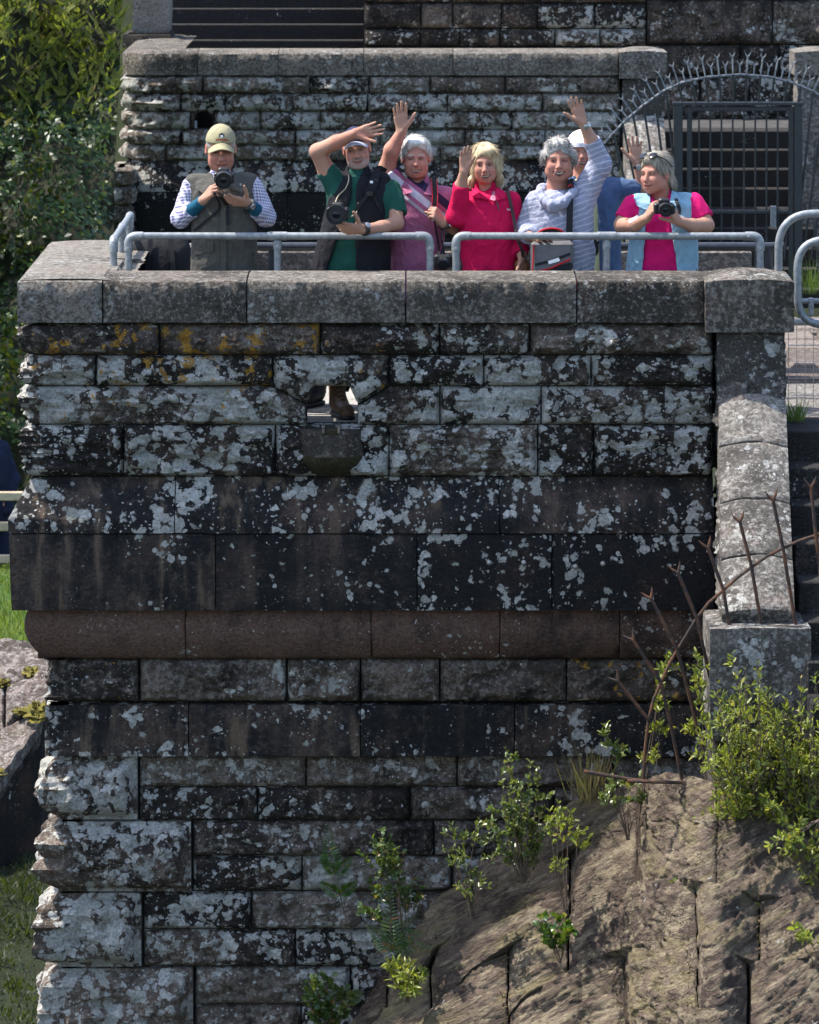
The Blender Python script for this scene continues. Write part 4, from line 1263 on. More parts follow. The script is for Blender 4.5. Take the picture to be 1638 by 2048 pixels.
def hair_mat(name, c1, c2):
    m, p = newmat(name)
    g = S.nt.nodes.new('ShaderNodeNewGeometry'); r = S(g.outputs['Random Per Island'])
    v = opos()
    n = noise(vscale(v, (1, 1, 0.35)), 70, 3, 0.6)
    c = mixc((r * 0.6 + n * 0.6).step(0.3, 0.9), c1, c2)
    lk(p.inputs['Base Color'], c); p.inputs['Roughness'].default_value = 0.5
    bump(p, noise(vscale(v, (1, 1, 0.25)), 160, 3, 0.6), 0.6, 0.006)
    return m
M['skin'] = skin_mat()
M['black'] = plain('black_plastic', (0.012, 0.012, 0.014), 0.42, 0.3, 40, spec=0.4)
M['glass'] = plain('lens_glass', (0.005, 0.006, 0.010), 0.12, 0.1, 5, spec=0.3)
M['strap'] = plain('black_webbing', (0.012, 0.012, 0.015), 0.8, 0.3, 60)
M['galv'] = None
m, p = newmat('galvanised_steel'); v = wpos()
c = mixc(noise(v, 30, 5, 0.65).step(0.35, 0.65), (0.17, 0.185, 0.195), (0.26, 0.275, 0.285))
c = mixc(noise(v, 6, 4, 0.7).step(0.6, 0.72) * 0.5, c, (0.14, 0.125, 0.11))
lk(p.inputs['Base Color'], c); p.inputs['Metallic'].default_value = 0.35; p.inputs['Roughness'].default_value = 0.5
bump(p, noise(v, 150, 3, 0.6), 0.1, 0.003); M['galv'] = m

HAIRK = {}
def basis(yaw, pitch, roll):
    y, p_, r = [math.radians(a) for a in (yaw, pitch, roll)]
    ef = np.array((math.sin(y) * math.cos(p_), -math.cos(y) * math.cos(p_), -math.sin(p_)))
    ex = np.array((math.cos(y), math.sin(y), 0.0))
    ez = np.cross(ef, ex); ez = -ez if ez[2] < 0 else ez
    ex2 = ex * math.cos(r) + ez * math.sin(r); ez2 = ez * math.cos(r) - ex * math.sin(r)
    return np.stack([ex2, ef, ez2], 1)

class Person:
    def __init__(s, label, Y0, cx, group=None):
        s.Y0 = Y0; s.s = FPX / Y0
        s.base = np.array(((cx - 819) * Y0 / FPX, Y0, 0.0))
        s.t = thing('person', label, 'person', tuple(s.base))
        s.skin = []; s.cuts = []
    def P(s, px, py, d=0.0):
        return np.array(U(px, py, s.Y0 + d / s.s))
    def rows(s, rr, dy=0.0):
        """(py, xl, xr, half depth) -> loft rows"""
        out = []
        for r in rr:
            py, xl, xr, b = r[:4]; off = r[4] if len(r) > 4 else 0.0
            q = s.P((xl + xr) / 2, py)
            out.append((q[2], q[0], (xr - xl) / 2 / s.s, s.Y0 + dy + off, b))
        return np.array(out)
    def front(s, px, py, rows, g=0.012):
        """point on the front of a loft"""
        z = s.P(px, py)[2]; R = rows[np.argsort(rows[:, 0])]
        cx, a, cy, b = [np.interp(z, R[:, 0], R[:, k]) for k in (1, 2, 3, 4)]
        x = s.P(px, py)[0]
        for _ in range(2):
            u = min(0.98, abs((x - cx) / (a + g)))
            y = cy - (b + g) * (1 - u ** 2.5) ** 0.4
            q = np.array(U(px, py, y)); x = q[0]; z = q[2]
        return q
    def part(s, name, prims, mat, h=0.006, wr=0.0, wsc=10, col=None, fn=None, seed=1, label=None, parent=None, cut=None):
        V, F = implicit(prims, h)
        if wr:
            n = vnormals(V, F)
            q = (V - s.base) * np.array((wsc, wsc, wsc * 0.7))
            q = q + 1.2 * np.stack([fbm(q * 0.6, 2, seed + 4), fbm(q * 0.6, 2, seed + 5), fbm(q * 0.6, 2, seed + 6)], -1)
            rd = 1 - np.abs(fbm(q, 3, seed) * 2 - 1)
            V = V + n * (wr * 1.25 * (rd - 0.75) * 2.2)[:, None]
        if fn is not None: V = fn(V, F)
        me = mesh(name, V, F, smooth=True, origin=s.base)
        if col is not None: setcol(me, col(V) if callable(col) else np.tile(np.array(col, np.float32), (len(V), 1)))
        o = obj(name, me, mat, parent or s.t)
        if label: o['label'] = label
        return o, V, F
    def limb(s, pts, rs, k=0.02):
        for i in range(len(pts) - 1):
            s.skin.append(('+', k, ('c', A3(pts[i]), A3(pts[i+1]), rs[i], rs[i+1])))
    def hand(s, w, d, pn, thumb, size=1.0, curls=(8, 8, 8, 8), spread=(7, 2, -3, -9), tang=38, tcurl=0.15, bend2=1.0):
        """w wrist, d direction to the fingers, pn palm normal, thumb +-1 chooses the thumb side"""
        d = A3(d); d /= np.linalg.norm(d); pn = A3(pn); pn = pn - d * pn.dot(d); pn /= np.linalg.norm(pn)
        a = np.cross(d, pn) * thumb
        z = size
        offs = (0.029, 0.0095, -0.010, -0.028); lens = (0.070, 0.079, 0.073, 0.057)
        adv = (0.092, 0.095, 0.090, 0.082)
        A = s.skin.append
        for i in range(4):
            b = w + d * adv[i] * z + a * offs[i] * z
            A(('+', 0.012, ('c', w + d * 0.012 * z + a * offs[i] * 0.45 * z, b, 0.0165 * z, 0.0125 * z)))
            an = math.radians(spread[i]); fd = d * math.cos(an) + a * math.sin(an)
            th = math.radians(curls[i]) ; p0 = b
            for j, fr in enumerate((0.44, 0.31, 0.25)):
                dd = fd * math.cos(th) + pn * math.sin(th)
                p1 = p0 + dd * lens[i] * fr * z
                r0 = (0.0100, 0.0090, 0.0082)[j] * z; r1 = (0.0090, 0.0082, 0.0068)[j] * z
                if i == 3: r0 *= 0.88; r1 *= 0.88
                A(('+', 0.0035, ('c', p0, p1, r0, r1)))
                p0 = p1; th += math.radians(curls[i]) * bend2
        # thumb: leaves the side of the palm near its base
        t0 = w + d * 0.024 * z + a * 0.020 * z + pn * 0.006 * z
        an = math.radians(tang)
        td = d * math.cos(an) + a * math.sin(an) + pn * tcurl; td /= np.linalg.norm(td)
        t1 = t0 + td * 0.046 * z
        td2 = td * 0.9 + d * 0.30 + pn * tcurl; td2 /= np.linalg.norm(td2)
        t2 = t1 + td2 * 0.034 * z; t3 = t2 + td2 * 0.024 * z
        A(('+', 0.014, ('c', t0, t1, 0.0165 * z, 0.0125 * z)))
        A(('+', 0.004, ('c', t1, t2, 0.0115 * z, 0.0105 * z)))
        A(('+', 0.004, ('c', t2, t3, 0.0102 * z, 0.0078 * z)))
    def head(s, ex, ey, yaw=0, pitch=0, roll=0, size=1.0, wide=1.0, smile=1.0, teeth=True, d=0.0, ears=True, skin=(0.40, 0.235, 0.18),
             brow=(0.20, 0.15, 0.11), beard=None, jowl=0.0, fem=False, eye_open=0.5, mo=1.0):
        B = basis(yaw, pitch, roll)
        z = size; w = wide
        c = s.P(ex, ey, d) - B[:, 1] * 0.0
        c = c - B[:, 1] * 0.080 * z + B[:, 1] * 0.0
        c[1] = s.Y0 + d / s.s + 0.0 if abs(yaw) < 20 else c[1]
        # keep the eyes where the photo has them
        e = c + B[:, 1] * 0.080 * z
        tgt = np.array(U(ex, ey, e[1])); c[0] += tgt[0] - e[0]; c[2] += tgt[2] - e[2]
        s.hc, s.hB, s.hz = c, B, z
        L = lambda x, f, u: c + B @ (np.array((x * w, f, u)) * z)
        E = lambda x, f, u, rx, rf, ru, k=0.02, op='+': s.skin.append((op, k * z, ('e', L(x, f, u), np.array((rx * w, rf, ru)) * z, B)))
        Cc = lambda p, q, ra, rb, k=0.012, op='+': s.skin.append((op, k * z, ('c', L(*p), L(*q), ra * z, rb * z)))
        s.L = L
        E(0, -0.022, 0.030, 0.0735, 0.092, 0.086)
        E(0, 0.018, -0.035, 0.0625, 0.066, 0.078, 0.03)
        E(0, 0.050, -0.098, 0.030 if fem else 0.034, 0.026, 0.021, 0.035)
        for sx in (-1, 1):
            E(sx * 0.040, 0.010, -0.070, 0.020 + jowl, 0.040, 0.032, 0.035)
            E(sx * 0.036, 0.056, -0.034, 0.021, 0.018, 0.020, 0.025)
        Cc((-0.036, 0.066, 0.016), (0.036, 0.066, 0.016), 0.011, 0.011, 0.02)
        for sx in (-1, 1):
            E(sx * 0.0315, 0.088, -0.003, 0.019, 0.017, 0.0125, 0.014, '-')
            E(sx * 0.0315, 0.063, -0.003, 0.0135, 0.0135, 0.0125, 0.006)
        Cc((0, 0.078, 0.004), (0, 0.098, -0.036), 0.0075, 0.0125, 0.012)
        for sx in (-1, 1):
            E(sx * 0.0125, 0.086, -0.041, 0.0085, 0.012, 0.0075, 0.008)
        E(0, 0.074, -0.066, 0.030, 0.012, 0.016, 0.02)
        Cc((-0.020, 0.077, -0.061), (0.020, 0.077, -0.061), 0.006, 0.006, 0.012)
        Cc((-0.018, 0.075, -0.081), (0.018, 0.075, -0.081), 0.0065, 0.0065, 0.012)
        # parted mouth line
        E(0, 0.094, -0.0745, 0.026, 0.011, 0.0055 * mo if teeth else 0.0022, 0.006, '-')
        # folds beside the nose
        for sx in (-1, 1):
            Cc((sx * 0.021, 0.090, -0.040), (sx * 0.034, 0.080, -0.070), 0.003, 0.003, 0.012, '-')
        if ears:
            for sx in (-1, 1):
                E(sx * 0.078, -0.012, -0.008, 0.009, 0.018, 0.030, 0.008)
                E(sx * 0.085, -0.004, -0.004, 0.006, 0.009, 0.018, 0.006, '-')
        s.face = dict(skin=np.array(skin), brow=np.array(brow), beard=beard, smile=smile, teeth=teeth, fem=fem, w=w, eye_open=eye_open, mo=mo)
        return c
    def neck(s, px, py, d=0.0, r=0.056, r2=0.064):
        s.skin.append(('+', 0.03, ('c', s.L(0, -0.034, -0.050), s.P(px, py, d + 14), r, r2)))
        s.skin.append(('+', 0.04, ('e', s.P(px, py + 14, d + 12), np.array((0.13, 0.075, 0.045)), None)))
    def facecol(s, V):
        f = s.face
        q = (V - s.hc) @ s.hB / s.hz; x = q[:, 0] / f['w']; fo = q[:, 1]; z = q[:, 2]
        ax = np.abs(x)
        col = np.tile(f['skin'] * np.array((0.92, 0.79, 0.73)), (len(V), 1)).astype(float)
        near = (np.linalg.norm(q, axis=1) < 0.16)
        front = near & (fo > 0.03)
        def mix(w_, c):
            w_ = np.clip(w_, 0, 1)[:, None]
            col[:] = col * (1 - w_) + np.array(c) * w_
        g = lambda cx, cz, rx, rz: np.exp(-((ax - cx) / rx) ** 2 - ((z - cz) / rz) ** 2) * front
        mix(0.65 * g(0.040, -0.036, 0.020, 0.018), (0.50, 0.21, 0.165))
        mix(0.5 * g(0.0, -0.036, 0.016, 0.014), (0.50, 0.22, 0.18))
        mix(0.55 * near * (np.abs(x) > 0.074), (0.52, 0.20, 0.15))
        mix(0.6 * (np.linalg.norm(q, axis=1) > 0.20), (0.36, 0.225, 0.155))
        mix(0.55 * g(0.031, 0.0, 0.020, 0.012), (0.25, 0.125, 0.095))
        if f['beard'] is not None:
            bw = near * sstep(-0.048, -0.068, z + 0.10 * (ax - 0.03)) * sstep(-0.03, 0.02, fo)
            mix(0.75 * bw * (z > -0.15), f['beard'])
            mix(0.9 * np.exp(-((z + 0.054) / 0.0065) ** 2) * (ax < 0.032) * front, np.array(f['beard']) * 0.42)
        # brows
        bz = 0.0195 - 0.30 * np.maximum(0, ax - 0.034) + 0.10 * np.minimum(0, ax - 0.022)
        mix(0.9 * sstep(0.0066, 0.0035, np.abs(z - bz)) * sstep(0.010, 0.015, ax) * sstep(0.054, 0.046, ax) * front, f['brow'])
        # eyes: white, iris, lash line
        ez = z + 0.003
        hh = 0.0050 * f['eye_open'] + 0.0034
        lid = (ax > 0.0150) & (ax < 0.0485) & front
        almond = hh * np.maximum(0, 1 - ((ax - 0.0313) / 0.0170) ** 2)
        mix(0.6 * (lid & (ez > 0) & (ez < almond + 0.006)), (0.23, 0.105, 0.08))
        ins = lid & (np.abs(ez) < almond)
        mix(ins * 0.9, (0.36, 0.31, 0.28))
        mix((ins & (np.abs(ax - 0.031) < 0.0075)) * 0.97, (0.022, 0.02, 0.022))
        mix((lid & (np.abs(ez - almond) < 0.0034)) * 0.95, (0.035, 0.02, 0.016))
        mix((lid & (np.abs(ez + almond + 0.001) < 0.0020)) * 0.5, (0.12, 0.055, 0.04))
        mix(0.45 * (front & (np.abs(ez + 0.0115 - 0.35 * np.abs(ax - 0.031)) < 0.0022) & (ax > 0.018) & (ax < 0.044)), (0.24, 0.11, 0.085))
        wr_ = fbm(q * np.array((18, 18, 95)), 2, 3)
        mix(0.45 * front * sstep(0.52, 0.66, wr_) * sstep(0.025, 0.04, z), (0.22, 0.11, 0.085))
        mix(0.40 * front * sstep(0.5, 0.68, fbm(q * np.array((60, 60, 45)), 2, 9)) * (ax > 0.044) * (z < 0.02) * (z > -0.03), (0.23, 0.11, 0.085))
        mix(0.35 * near * sstep(0.5, 0.7, fbm(q * 45, 3, 12)), (0.42, 0.17, 0.125))
        # folds from nose to mouth
        fx_ = 0.021 + 0.42 * (-0.040 - z)
        mix(0.55 * (front & (np.abs(ax - fx_) < 0.0032) & (z < -0.040) & (z > -0.074)), (0.20, 0.085, 0.068))
        # mouth
        mw = 0.036 if f['teeth'] else 0.030
        mz = -0.0725 + f['smile'] * 6.5 * x ** 2
        uu_ = np.clip(1 - (x / mw) ** 2, 0, 1)
        up = 0.0055 * uu_; dn = 0.0115 * uu_ * f['mo']
        inm = (ax < mw) & front
        mix(0.8 * (inm & (z < mz + up + 0.0042) & (z > mz - dn - 0.0045)), (0.27, 0.085, 0.072))
        if f['teeth']:
            mix(0.97 * (inm & (z < mz + up) & (z > mz - dn)), (0.035, 0.012, 0.011))
            mix(0.97 * (inm & (ax < 0.026) & (z < mz + up * 0.5) & (z > mz - dn * 0.42)), (0.46, 0.41, 0.33))
        else:
            mix(0.92 * (inm & (np.abs(z - mz) < 0.0026)), (0.07, 0.022, 0.02))
        mix(0.5 * ((np.abs(ax - 0.0075) < 0.004) & (np.abs(z + 0.0465) < 0.003) & front), (0.10, 0.04, 0.03))
        return col
    def body(s, h=0.0040):
        o, V, F = s.part('body', s.skin, M['skin'], h, col=lambda V: s.facecol(V))
        s.skinV = V
        return o
    def hair(s, prims, mat, n=2600, length=0.035, lift=0.12, whorl=(0, -0.05, 0.105), amp=0.006, curl=0.25, width=0.0014, down=0.3, seed=3, fringe=0.45):
        pr = []
        for op, k, t, *a in prims:
            if t == 'e':
                x, f, u, rx, rf, ru = a
                pr.append((op, k, ('e', s.L(x, f, u), np.array((rx, rf, ru)) * s.hz, s.hB)))
            elif t == 'h':
                x, f, u, nx, nf, nu = a
                pr.append((op, k, ('h', s.L(x, f, u), s.hB @ np.array((nx, nf, nu)))))
            elif t == 'c':
                p0, p1, ra, rb = a
                pr.append((op, k, ('c', s.L(*p0), s.L(*p1), ra, rb)))
        def rough(V, F):
            q = (V - s.hc) @ s.hB
            nn = vnormals(V, F)
            v = q - np.array(whorl)
            ang = np.arctan2(v[:, 0], v[:, 1]); rad = np.linalg.norm(v, axis=1)
            st = fbm(np.stack([ang * 7, rad * 12, q[:, 2] * 6], -1), 3, seed)
            return V + nn * (amp * (st - 0.5) * 2.6)[:, None]
        o, V, F = s.part('hair', pr, mat, 0.005, fn=rough)
        r_ = np.random.default_rng(seed)
        nn = vnormals(V, F)
        pick = r_.integers(0, len(V), n)
        p0 = V[pick]; N_ = nn[pick]
        q = (p0 - s.hc) @ s.hB
        v = (q - np.array(whorl)) @ s.hB.T
        v[:, 2] -= down * np.abs(v).max(1)
        v -= N_ * (v * N_).sum(1, keepdims=True)
        v /= np.linalg.norm(v, axis=1, keepdims=True) + 1e-9
        v += r_.normal(0, curl, v.shape)
        v -= N_ * (v * N_).sum(1, keepdims=True) * 0.8; v /= np.linalg.norm(v, axis=1, keepdims=True) + 1e-9
        Ln = length * r_.uniform(0.5, 1.3, n) * np.where((q[:, 1] > 0.03) & (np.abs(q[:, 0]) < 0.06), fringe, 1.0) 
        out_ = r_.random(n) < 0.06
        side = np.cross(v, N_); side /= np.linalg.norm(side, axis=1, keepdims=True) + 1e-9
        lf = lift * r_.uniform(0.2, 1.2, n) * np.where(out_, 2.6, 1.0)
        VV = []
        for t, wd in ((0, 1), (0.33, 1), (0.66, 0.75), (1.0, 0.12)):
            pt = p0 - N_ * 0.002 + v * (Ln * t)[:, None] + N_ * (Ln * lf * t * (1 - 0.55 * t))[:, None]
            VV += [pt - side * width * wd, pt + side * width * wd]
        VV = np.stack(VV, 1)
        b = (np.arange(n) * 8)[:, None]
        FF = np.concatenate([b + np.array([[0, 1, 3, 2]]), b + np.array([[2, 3, 5, 4]]), b + np.array([[4, 5, 7, 6]])], 1).reshape(-1, 4)
        obj('hair_strands', mesh('hair_strands', VV.reshape(-1, 3), FF, origin=s.base), mat, o)['kind'] = 'stuff'
        return o
    def ribbon(s, name, pts, width, mat, parent=None, thick=0.004, nrm=(0, -1, 0), label=None, base=None):
        o = ribbon_mesh(name, pts, width, mat, parent or s.t, thick, nrm, s.base if base is None else base)
        if label: o['label'] = label
        return o
    def legs(s, mat, hipx, hipy, footx, shoe, trou='trousers', z0=0.86):
        """trousers from the hips to the floor and two shoes"""
        hx_ = s.P(hipx, hipy)[0]
        pr = [('+', 0, ('l', np.array([(0.72, hx_, 0.15, s.Y0, 0.11), (z0, hx_, 0.165, s.Y0, 0.12), (z0 + 0.12, hx_, 0.16, s.Y0, 0.115)]), 0.0))]
        feet = []
        for i, sx in enumerate((-1, 1)):
            f = footx[i] if footx else (hx_ + sx * 0.11, s.Y0)
            k = A3((hx_ * 0.5 + f[0] * 0.5 + sx * 0.04, s.Y0 * 0.5 + f[1] * 0.5 - 0.03, 0.46))
            pr.append(('+', 0.03, ('c', A3((hx_ + sx * 0.08, s.Y0, 0.80)), k, 0.095, 0.068)))
            pr.append(('+', 0.03, ('c', k, A3((f[0], f[1] + 0.06, 0.15)), 0.068, 0.058, 0, 'b')))
            feet.append(f)
        s.part(trou, pr, mat, 0.012, wr=0.006, wsc=9)
        for i, f in enumerate(feet):
            s.boot(f[0], f[1], shoe[i] if isinstance(shoe, (list, tuple)) else shoe, f[2] if len(f) > 2 else 0)
    def boot(s, x, y, mat, turn=0.0, label=None):
        ct, st_ = math.cos(turn), math.sin(turn)
        T = lambda lx, lf, lz: A3((x + lx * ct + lf * st_, y - lf * ct + lx * st_, lz))
        pr = [('+', 0.02, ('c', T(0, 0.0, 0.060), T(0, 0.165, 0.045), 0.046, 0.046)),
              ('+', 0.03, ('c', T(0, -0.03, 0.075), T(0, -0.04, 0.175), 0.048, 0.050, 0, 'b')),
              ('+', 0.03, ('c', T(0, 0.04, 0.08), T(0, -0.01, 0.16), 0.038, 0.034)),
              ('&', 0, ('h', A3((0, 0, 0.016)), A3((0, 0, -1.0))))]
        o, V, F = s.part('boot', pr, mat, 0.006, wr=0.002, wsc=30)
        pr = [('+', 0.02, ('c', T(0, -0.02, 0.02), T(0, 0.16, 0.02), 0.050, 0.052)),
              ('&', 0, ('h', A3((0, 0, 0.026)), A3((0, 0, 1.0)))), ('&', 0, ('h', A3((0, 0, 0.002)), A3((0, 0, -1.0))))]
        s.part('sole', pr, M['black'], 0.006, parent=o)
        for k in range(4):
            zz = 0.082 + 0.022 * k; ff = 0.092 - 0.020 * k
            lc = MB().tube([Vector(T(-0.022, ff - 0.004, zz)), Vector(T(0, ff + 0.012, zz + 0.012)), Vector(T(0.022, ff - 0.004, zz))], 0.0035, 6)
            lc.build('lace', M['lace'], o, origin=s.base)
        return o

def ribbon_mesh(name, pts, width, mat, parent, thick=0.004, nrm=(0, -1, 0), base=(0, 0, 0)):
    pts = [Vector(p) for p in pts]
    # smooth
    if len(pts) > 2:
        out = []
        for i in range(len(pts) - 1):
            p0 = pts[max(i-1, 0)]; p1 = pts[i]; p2 = pts[i+1]; p3 = pts[min(i+2, len(pts)-1)]
            for t in (0, 0.25, 0.5, 0.75):
                out.append(0.5 * ((2 * p1) + (p2 - p0) * t + (2*p0 - 5*p1 + 4*p2 - p3) * t*t + (-p0 + 3*p1 - 3*p2 + p3) * t**3))
        out.append(pts[-1]); pts = out
    n = Vector(nrm).normalized(); V, F = [], []
    for i, p in enumerate(pts):
        t = (pts[min(i+1, len(pts)-1)] - pts[max(i-1, 0)]).normalized()
        sd = t.cross(n).normalized(); nn = sd.cross(t)
        for a, b in ((-1, -1), (1, -1), (1, 1), (-1, 1)):
            V.append(p + sd * a * width * 0.5 + nn * b * thick * 0.5)
    for i in range(len(pts) - 1):
        for k in range(4):
            F.append((i*4+k, i*4+(k+1) % 4, i*4+4+(k+1) % 4, i*4+4+k))
    F.append((3, 2, 1, 0)); b = (len(pts)-1)*4; F.append((b, b+1, b+2, b+3))
    return MB().add(V, F).build(name, mat, parent, origin=base)

def cap_visor(s, mat, r0=0.080, length=0.070, arc=62, drop=0.02, z=0.045, curve=0.035, fwd=0.0):
    V, F = [], []
    nu, nv = 17, 6
    for side in (0, 1):
        for i in range(nu):
            a = math.radians(-arc + 2 * arc * i / (nu - 1))
            for j in range(nv):
                t = j / (nv - 1)
                taper = math.cos(a / math.radians(arc) * math.pi / 2) ** 0.5
                r = length * t * taper
                x = math.sin(a) * 0.079 * (1 + 0.05 * t)
                f = math.cos(a) * 0.088 - 0.004 + r + fwd
                u = z - curve * (math.sin(a) / math.sin(math.radians(arc))) ** 2 - drop * t - side * 0.004
                V.append(s.L(x, f, u))
    N = nu * nv
    for i in range(nu - 1):
        for j in range(nv - 1):
            a = i * nv + j
            F.append((a, a + nv, a + nv + 1, a + 1)); F.append((N + a, N + a + 1, N + a + nv + 1, N + a + nv))
    for i in range(nu - 1):
        for j in (0, nv - 1):
            a = i * nv + j; F.append((a, N + a, N + a + nv, a + nv) if j else (a, a + nv, N + a + nv, N + a))
    return MB().add(V, F).build('visor', mat, None, smooth=True, origin=s.base)

def capmesh(s, mat, vmat, h=0.125, **k):
    o, V, F = s.part('cap', [('+', 0, ('e', s.L(0, -0.020, 0.032), np.array((0.0815, 0.1015, 0.098)) * s.hz, s.hB)),
                             ('&', 0, ('h', s.L(0, 0.08, 0.043), s.hB @ np.array((0, 0.05, -1.0))))], mat, 0.004, wr=0.0015, wsc=25)
    v = cap_visor(s, vmat, **k); v.parent = o
    return o

def lens_camera(label, centre, axis, R, mat_body=None, body_w=0.13, body_h=0.085, ln=0.11, hood=True, up=(0, 0, 1)):
    ax = Vector(axis).normalized(); c = Vector(centre)
    t = thing('camera', label, 'camera', tuple(c))
    z = Vector((0, 0, 0))
    prof = [(-ln, R * 0.80), (-ln + 0.012, R * 0.88), (-ln * 0.55, R * 0.88), (-ln * 0.54, R * 0.93), (-ln * 0.28, R * 0.93), (-ln * 0.27, R * 0.86), (-0.03, R * 0.9), (-0.028, R), (0, R), (0.0, R * 0.92), (-0.012, R * 0.86)]
    lb = MB().lathe(z, ax, prof, 28).build('lens', M['black'], t, smooth=True)
    MB().lathe(z, ax, [(-0.0118, R * 0.86), (-0.011, R * 0.70), (-0.016, R * 0.66), (-0.0155, R * 0.5)], 28).build('filter_ring', M['black'], lb, smooth=True)
    MB().lathe(z, ax, [(-0.0152, R * 0.55), (-0.011, R * 0.38), (-0.009, R * 0.15), (-0.0085, R * 0.02)], 24).build('front_element', M['glass'], lb, smooth=True)
    x = ax.cross(Vector(up)).normalized(); u = x.cross(ax)
    q = Matrix((x, -ax, u)).transposed()
    mb = MB().box((-body_w / 2, 0, -body_h / 2), (body_w / 2, 0.05, body_h / 2 - 0.012), 0.008)
    mb.box((-0.032, 0.002, body_h / 2 - 0.013), (0.032, 0.05, body_h / 2 + 0.016), 0.008)
    mb.V = [tuple(q @ Vector(v) - ax * ln) for v in mb.V]
    mb.build('body', M['black'], t)
    gp = MB().box((-body_w / 2 - 0.004, -0.022, -body_h / 2 + 0.002), (-body_w / 2 + 0.035, 0.001, body_h / 2 - 0.014), 0.009)
    gp.V = [tuple(q @ Vector(v) - ax * ln) for v in gp.V]
    gp.build('grip', M['black'], t)
    return t
# ------------------------------------------------------------------ the seven people on the terrace
M['lace'] = plain('boot_lace', (0.26, 0.20, 0.14), 0.8, 0.2, 50)
M['boot_brown'] = plain('brown_leather', (0.135, 0.082, 0.05), 0.5, 0.35, 25, bmp=0.4)
M['boot_black'] = plain('black_boot_leather', (0.016, 0.017, 0.020), 0.5, 0.35, 25, bmp=0.4)
M['trouser'] = cloth('dark_trousers', (0.028, 0.028, 0.032))
M['trouser_b'] = cloth('navy_trousers', (0.022, 0.028, 0.05))
M['hair_white'] = hair_mat('white_hair', (0.40, 0.385, 0.36), (0.70, 0.69, 0.66))
M['hair_grey'] = hair_mat('grey_hair', (0.20, 0.19, 0.18), (0.58, 0.56, 0.53))
M['hair_blonde'] = hair_mat('blonde_hair', (0.30, 0.215, 0.115), (0.66, 0.54, 0.34))
M['hair_ash'] = hair_mat('ash_hair', (0.105, 0.085, 0.065), (0.40, 0.36, 0.29))
M['hair_short'] = hair_mat('short_grey_hair', (0.16, 0.14, 0.12), (0.36, 0.33, 0.30))

def check_pat(v, c):
    x, y, z = sep(v)
    a = ((x + y) * 330).sin().step(-0.4, 0.4); b = ((z + y * 0.3) * 330).sin().step(-0.4, 0.4)
    return mixc(a * 0.5 + b * 0.5, (0.60, 0.59, 0.66), (0.13, 0.12, 0.24))
M['check'] = cloth('checked_shirt', (0.4, 0.4, 0.5), pattern=check_pat, bstr=0.5)
M['teal'] = cloth('teal_jersey', (0.010, 0.075, 0.125))
M['gilet'] = cloth('olive_grey_gilet', (0.075, 0.071, 0.062), bstr=0.6)
M['gilet_lining'] = cloth('gilet_lining', (0.022, 0.02, 0.024))
M['khaki'] = cloth('khaki_cap', (0.27, 0.245, 0.15), fold=8, bstr=0.2)
M['red_print'] = plain('red_print', (0.30, 0.055, 0.03), 0.8, 0.2, 60)
M['white_print'] = plain('white_print', (0.75, 0.75, 0.75), 0.7, 0.05, 60)
M['dark_print'] = plain('dark_print', (0.03, 0.02, 0.018), 0.7, 0.2, 60)
M['green'] = cloth('green_polo', (0.012, 0.062, 0.046))
M['blackvest'] = cloth('black_vest', (0.012, 0.012, 0.015), bstr=0.6)
M['navycap'] = cloth('navy_cap', (0.022, 0.028, 0.06), fold=8, bstr=0.2)
M['greyvisor'] = cloth('grey_visor', (0.30, 0.31, 0.37), fold=8, bstr=0.1)
def polo_pat(v, c):
    x, y, z = sep(v)
    t = z + x * 0.80 + y * 0.1            # bands falling to the right
    c = mixc(t.step(1.195, 1.199) * t.step(1.250, 1.246), c, (0.50, 0.48, 0.54))
    c = mixc(t.step(1.142, 1.146) * t.step(1.168, 1.164), c, (0.42, 0.38, 0.41))
    c = mixc(t.step(1.280, 1.284) * t.step(1.345, 1.341), c, (0.030, 0.022, 0.055))
    return c
M['polo'] = cloth('mauve_polo', (0.33, 0.105, 0.185), pattern=polo_pat, bstr=0.5)
M['mauve'] = cloth('mauve_collar', (0.33, 0.105, 0.185))
M['red'] = cloth('crimson_fleece', (0.50, 0.006, 0.062), bstr=0.5, var=0.08)
M['floral'] = plain('floral_blouse', (0.30, 0.11, 0.17), 0.8, 0.7, 90)
def stripe_pat(v, c):
    x, y, z = sep(v)
    n = noise(v, 6, 2, 0.5)
    t = ((z + x * -0.30 + n * 0.07) * 190).sin()
    return mixc(t.step(0.45, 0.95) * 0.75, c, (0.44, 0.45, 0.52))
M['stripe'] = cloth('grey_blue_striped_top', (0.245, 0.255, 0.335), pattern=stripe_pat, bstr=0.6)
M['cowl'] = cloth('grey_blue_cowl', (0.25, 0.26, 0.34), bstr=0.4)
M['cardigan'] = cloth('steel_blue_cardigan', (0.055, 0.09, 0.17), bstr=0.6)
M['lemon'] = cloth('pale_lemon_top', (0.52, 0.55, 0.30))
M['whitehat'] = cloth('white_hat', (0.72, 0.71, 0.72), fold=6, bstr=0.25)
M['pink'] = cloth('cerise_tee', (0.52, 0.008, 0.115), bstr=0.4, var=0.08)
def quilt(v, c):
    x, y, z = sep(v)
    a = ((x + z) * 42).sin().step(0.985, 1.0); b = ((x - z) * 42).sin().step(0.985, 1.0)
    return mixc((a + b).clamp() * 0.35, c, (0.12, 0.22, 0.30))
M['paleblue'] = cloth('pale_blue_gilet', (0.20, 0.33, 0.42), pattern=quilt, bstr=0.5)
M['beige'] = plain('beige_cord', (0.40, 0.34, 0.24), 0.8, 0.2, 60)
M['bandage'] = plain('white_dressing', (0.75, 0.74, 0.72), 0.8, 0.05, 60)
M['steel'] = plain('watch_steel', (0.35, 0.35, 0.36), 0.35, 0.2, 60, metal=0.8)

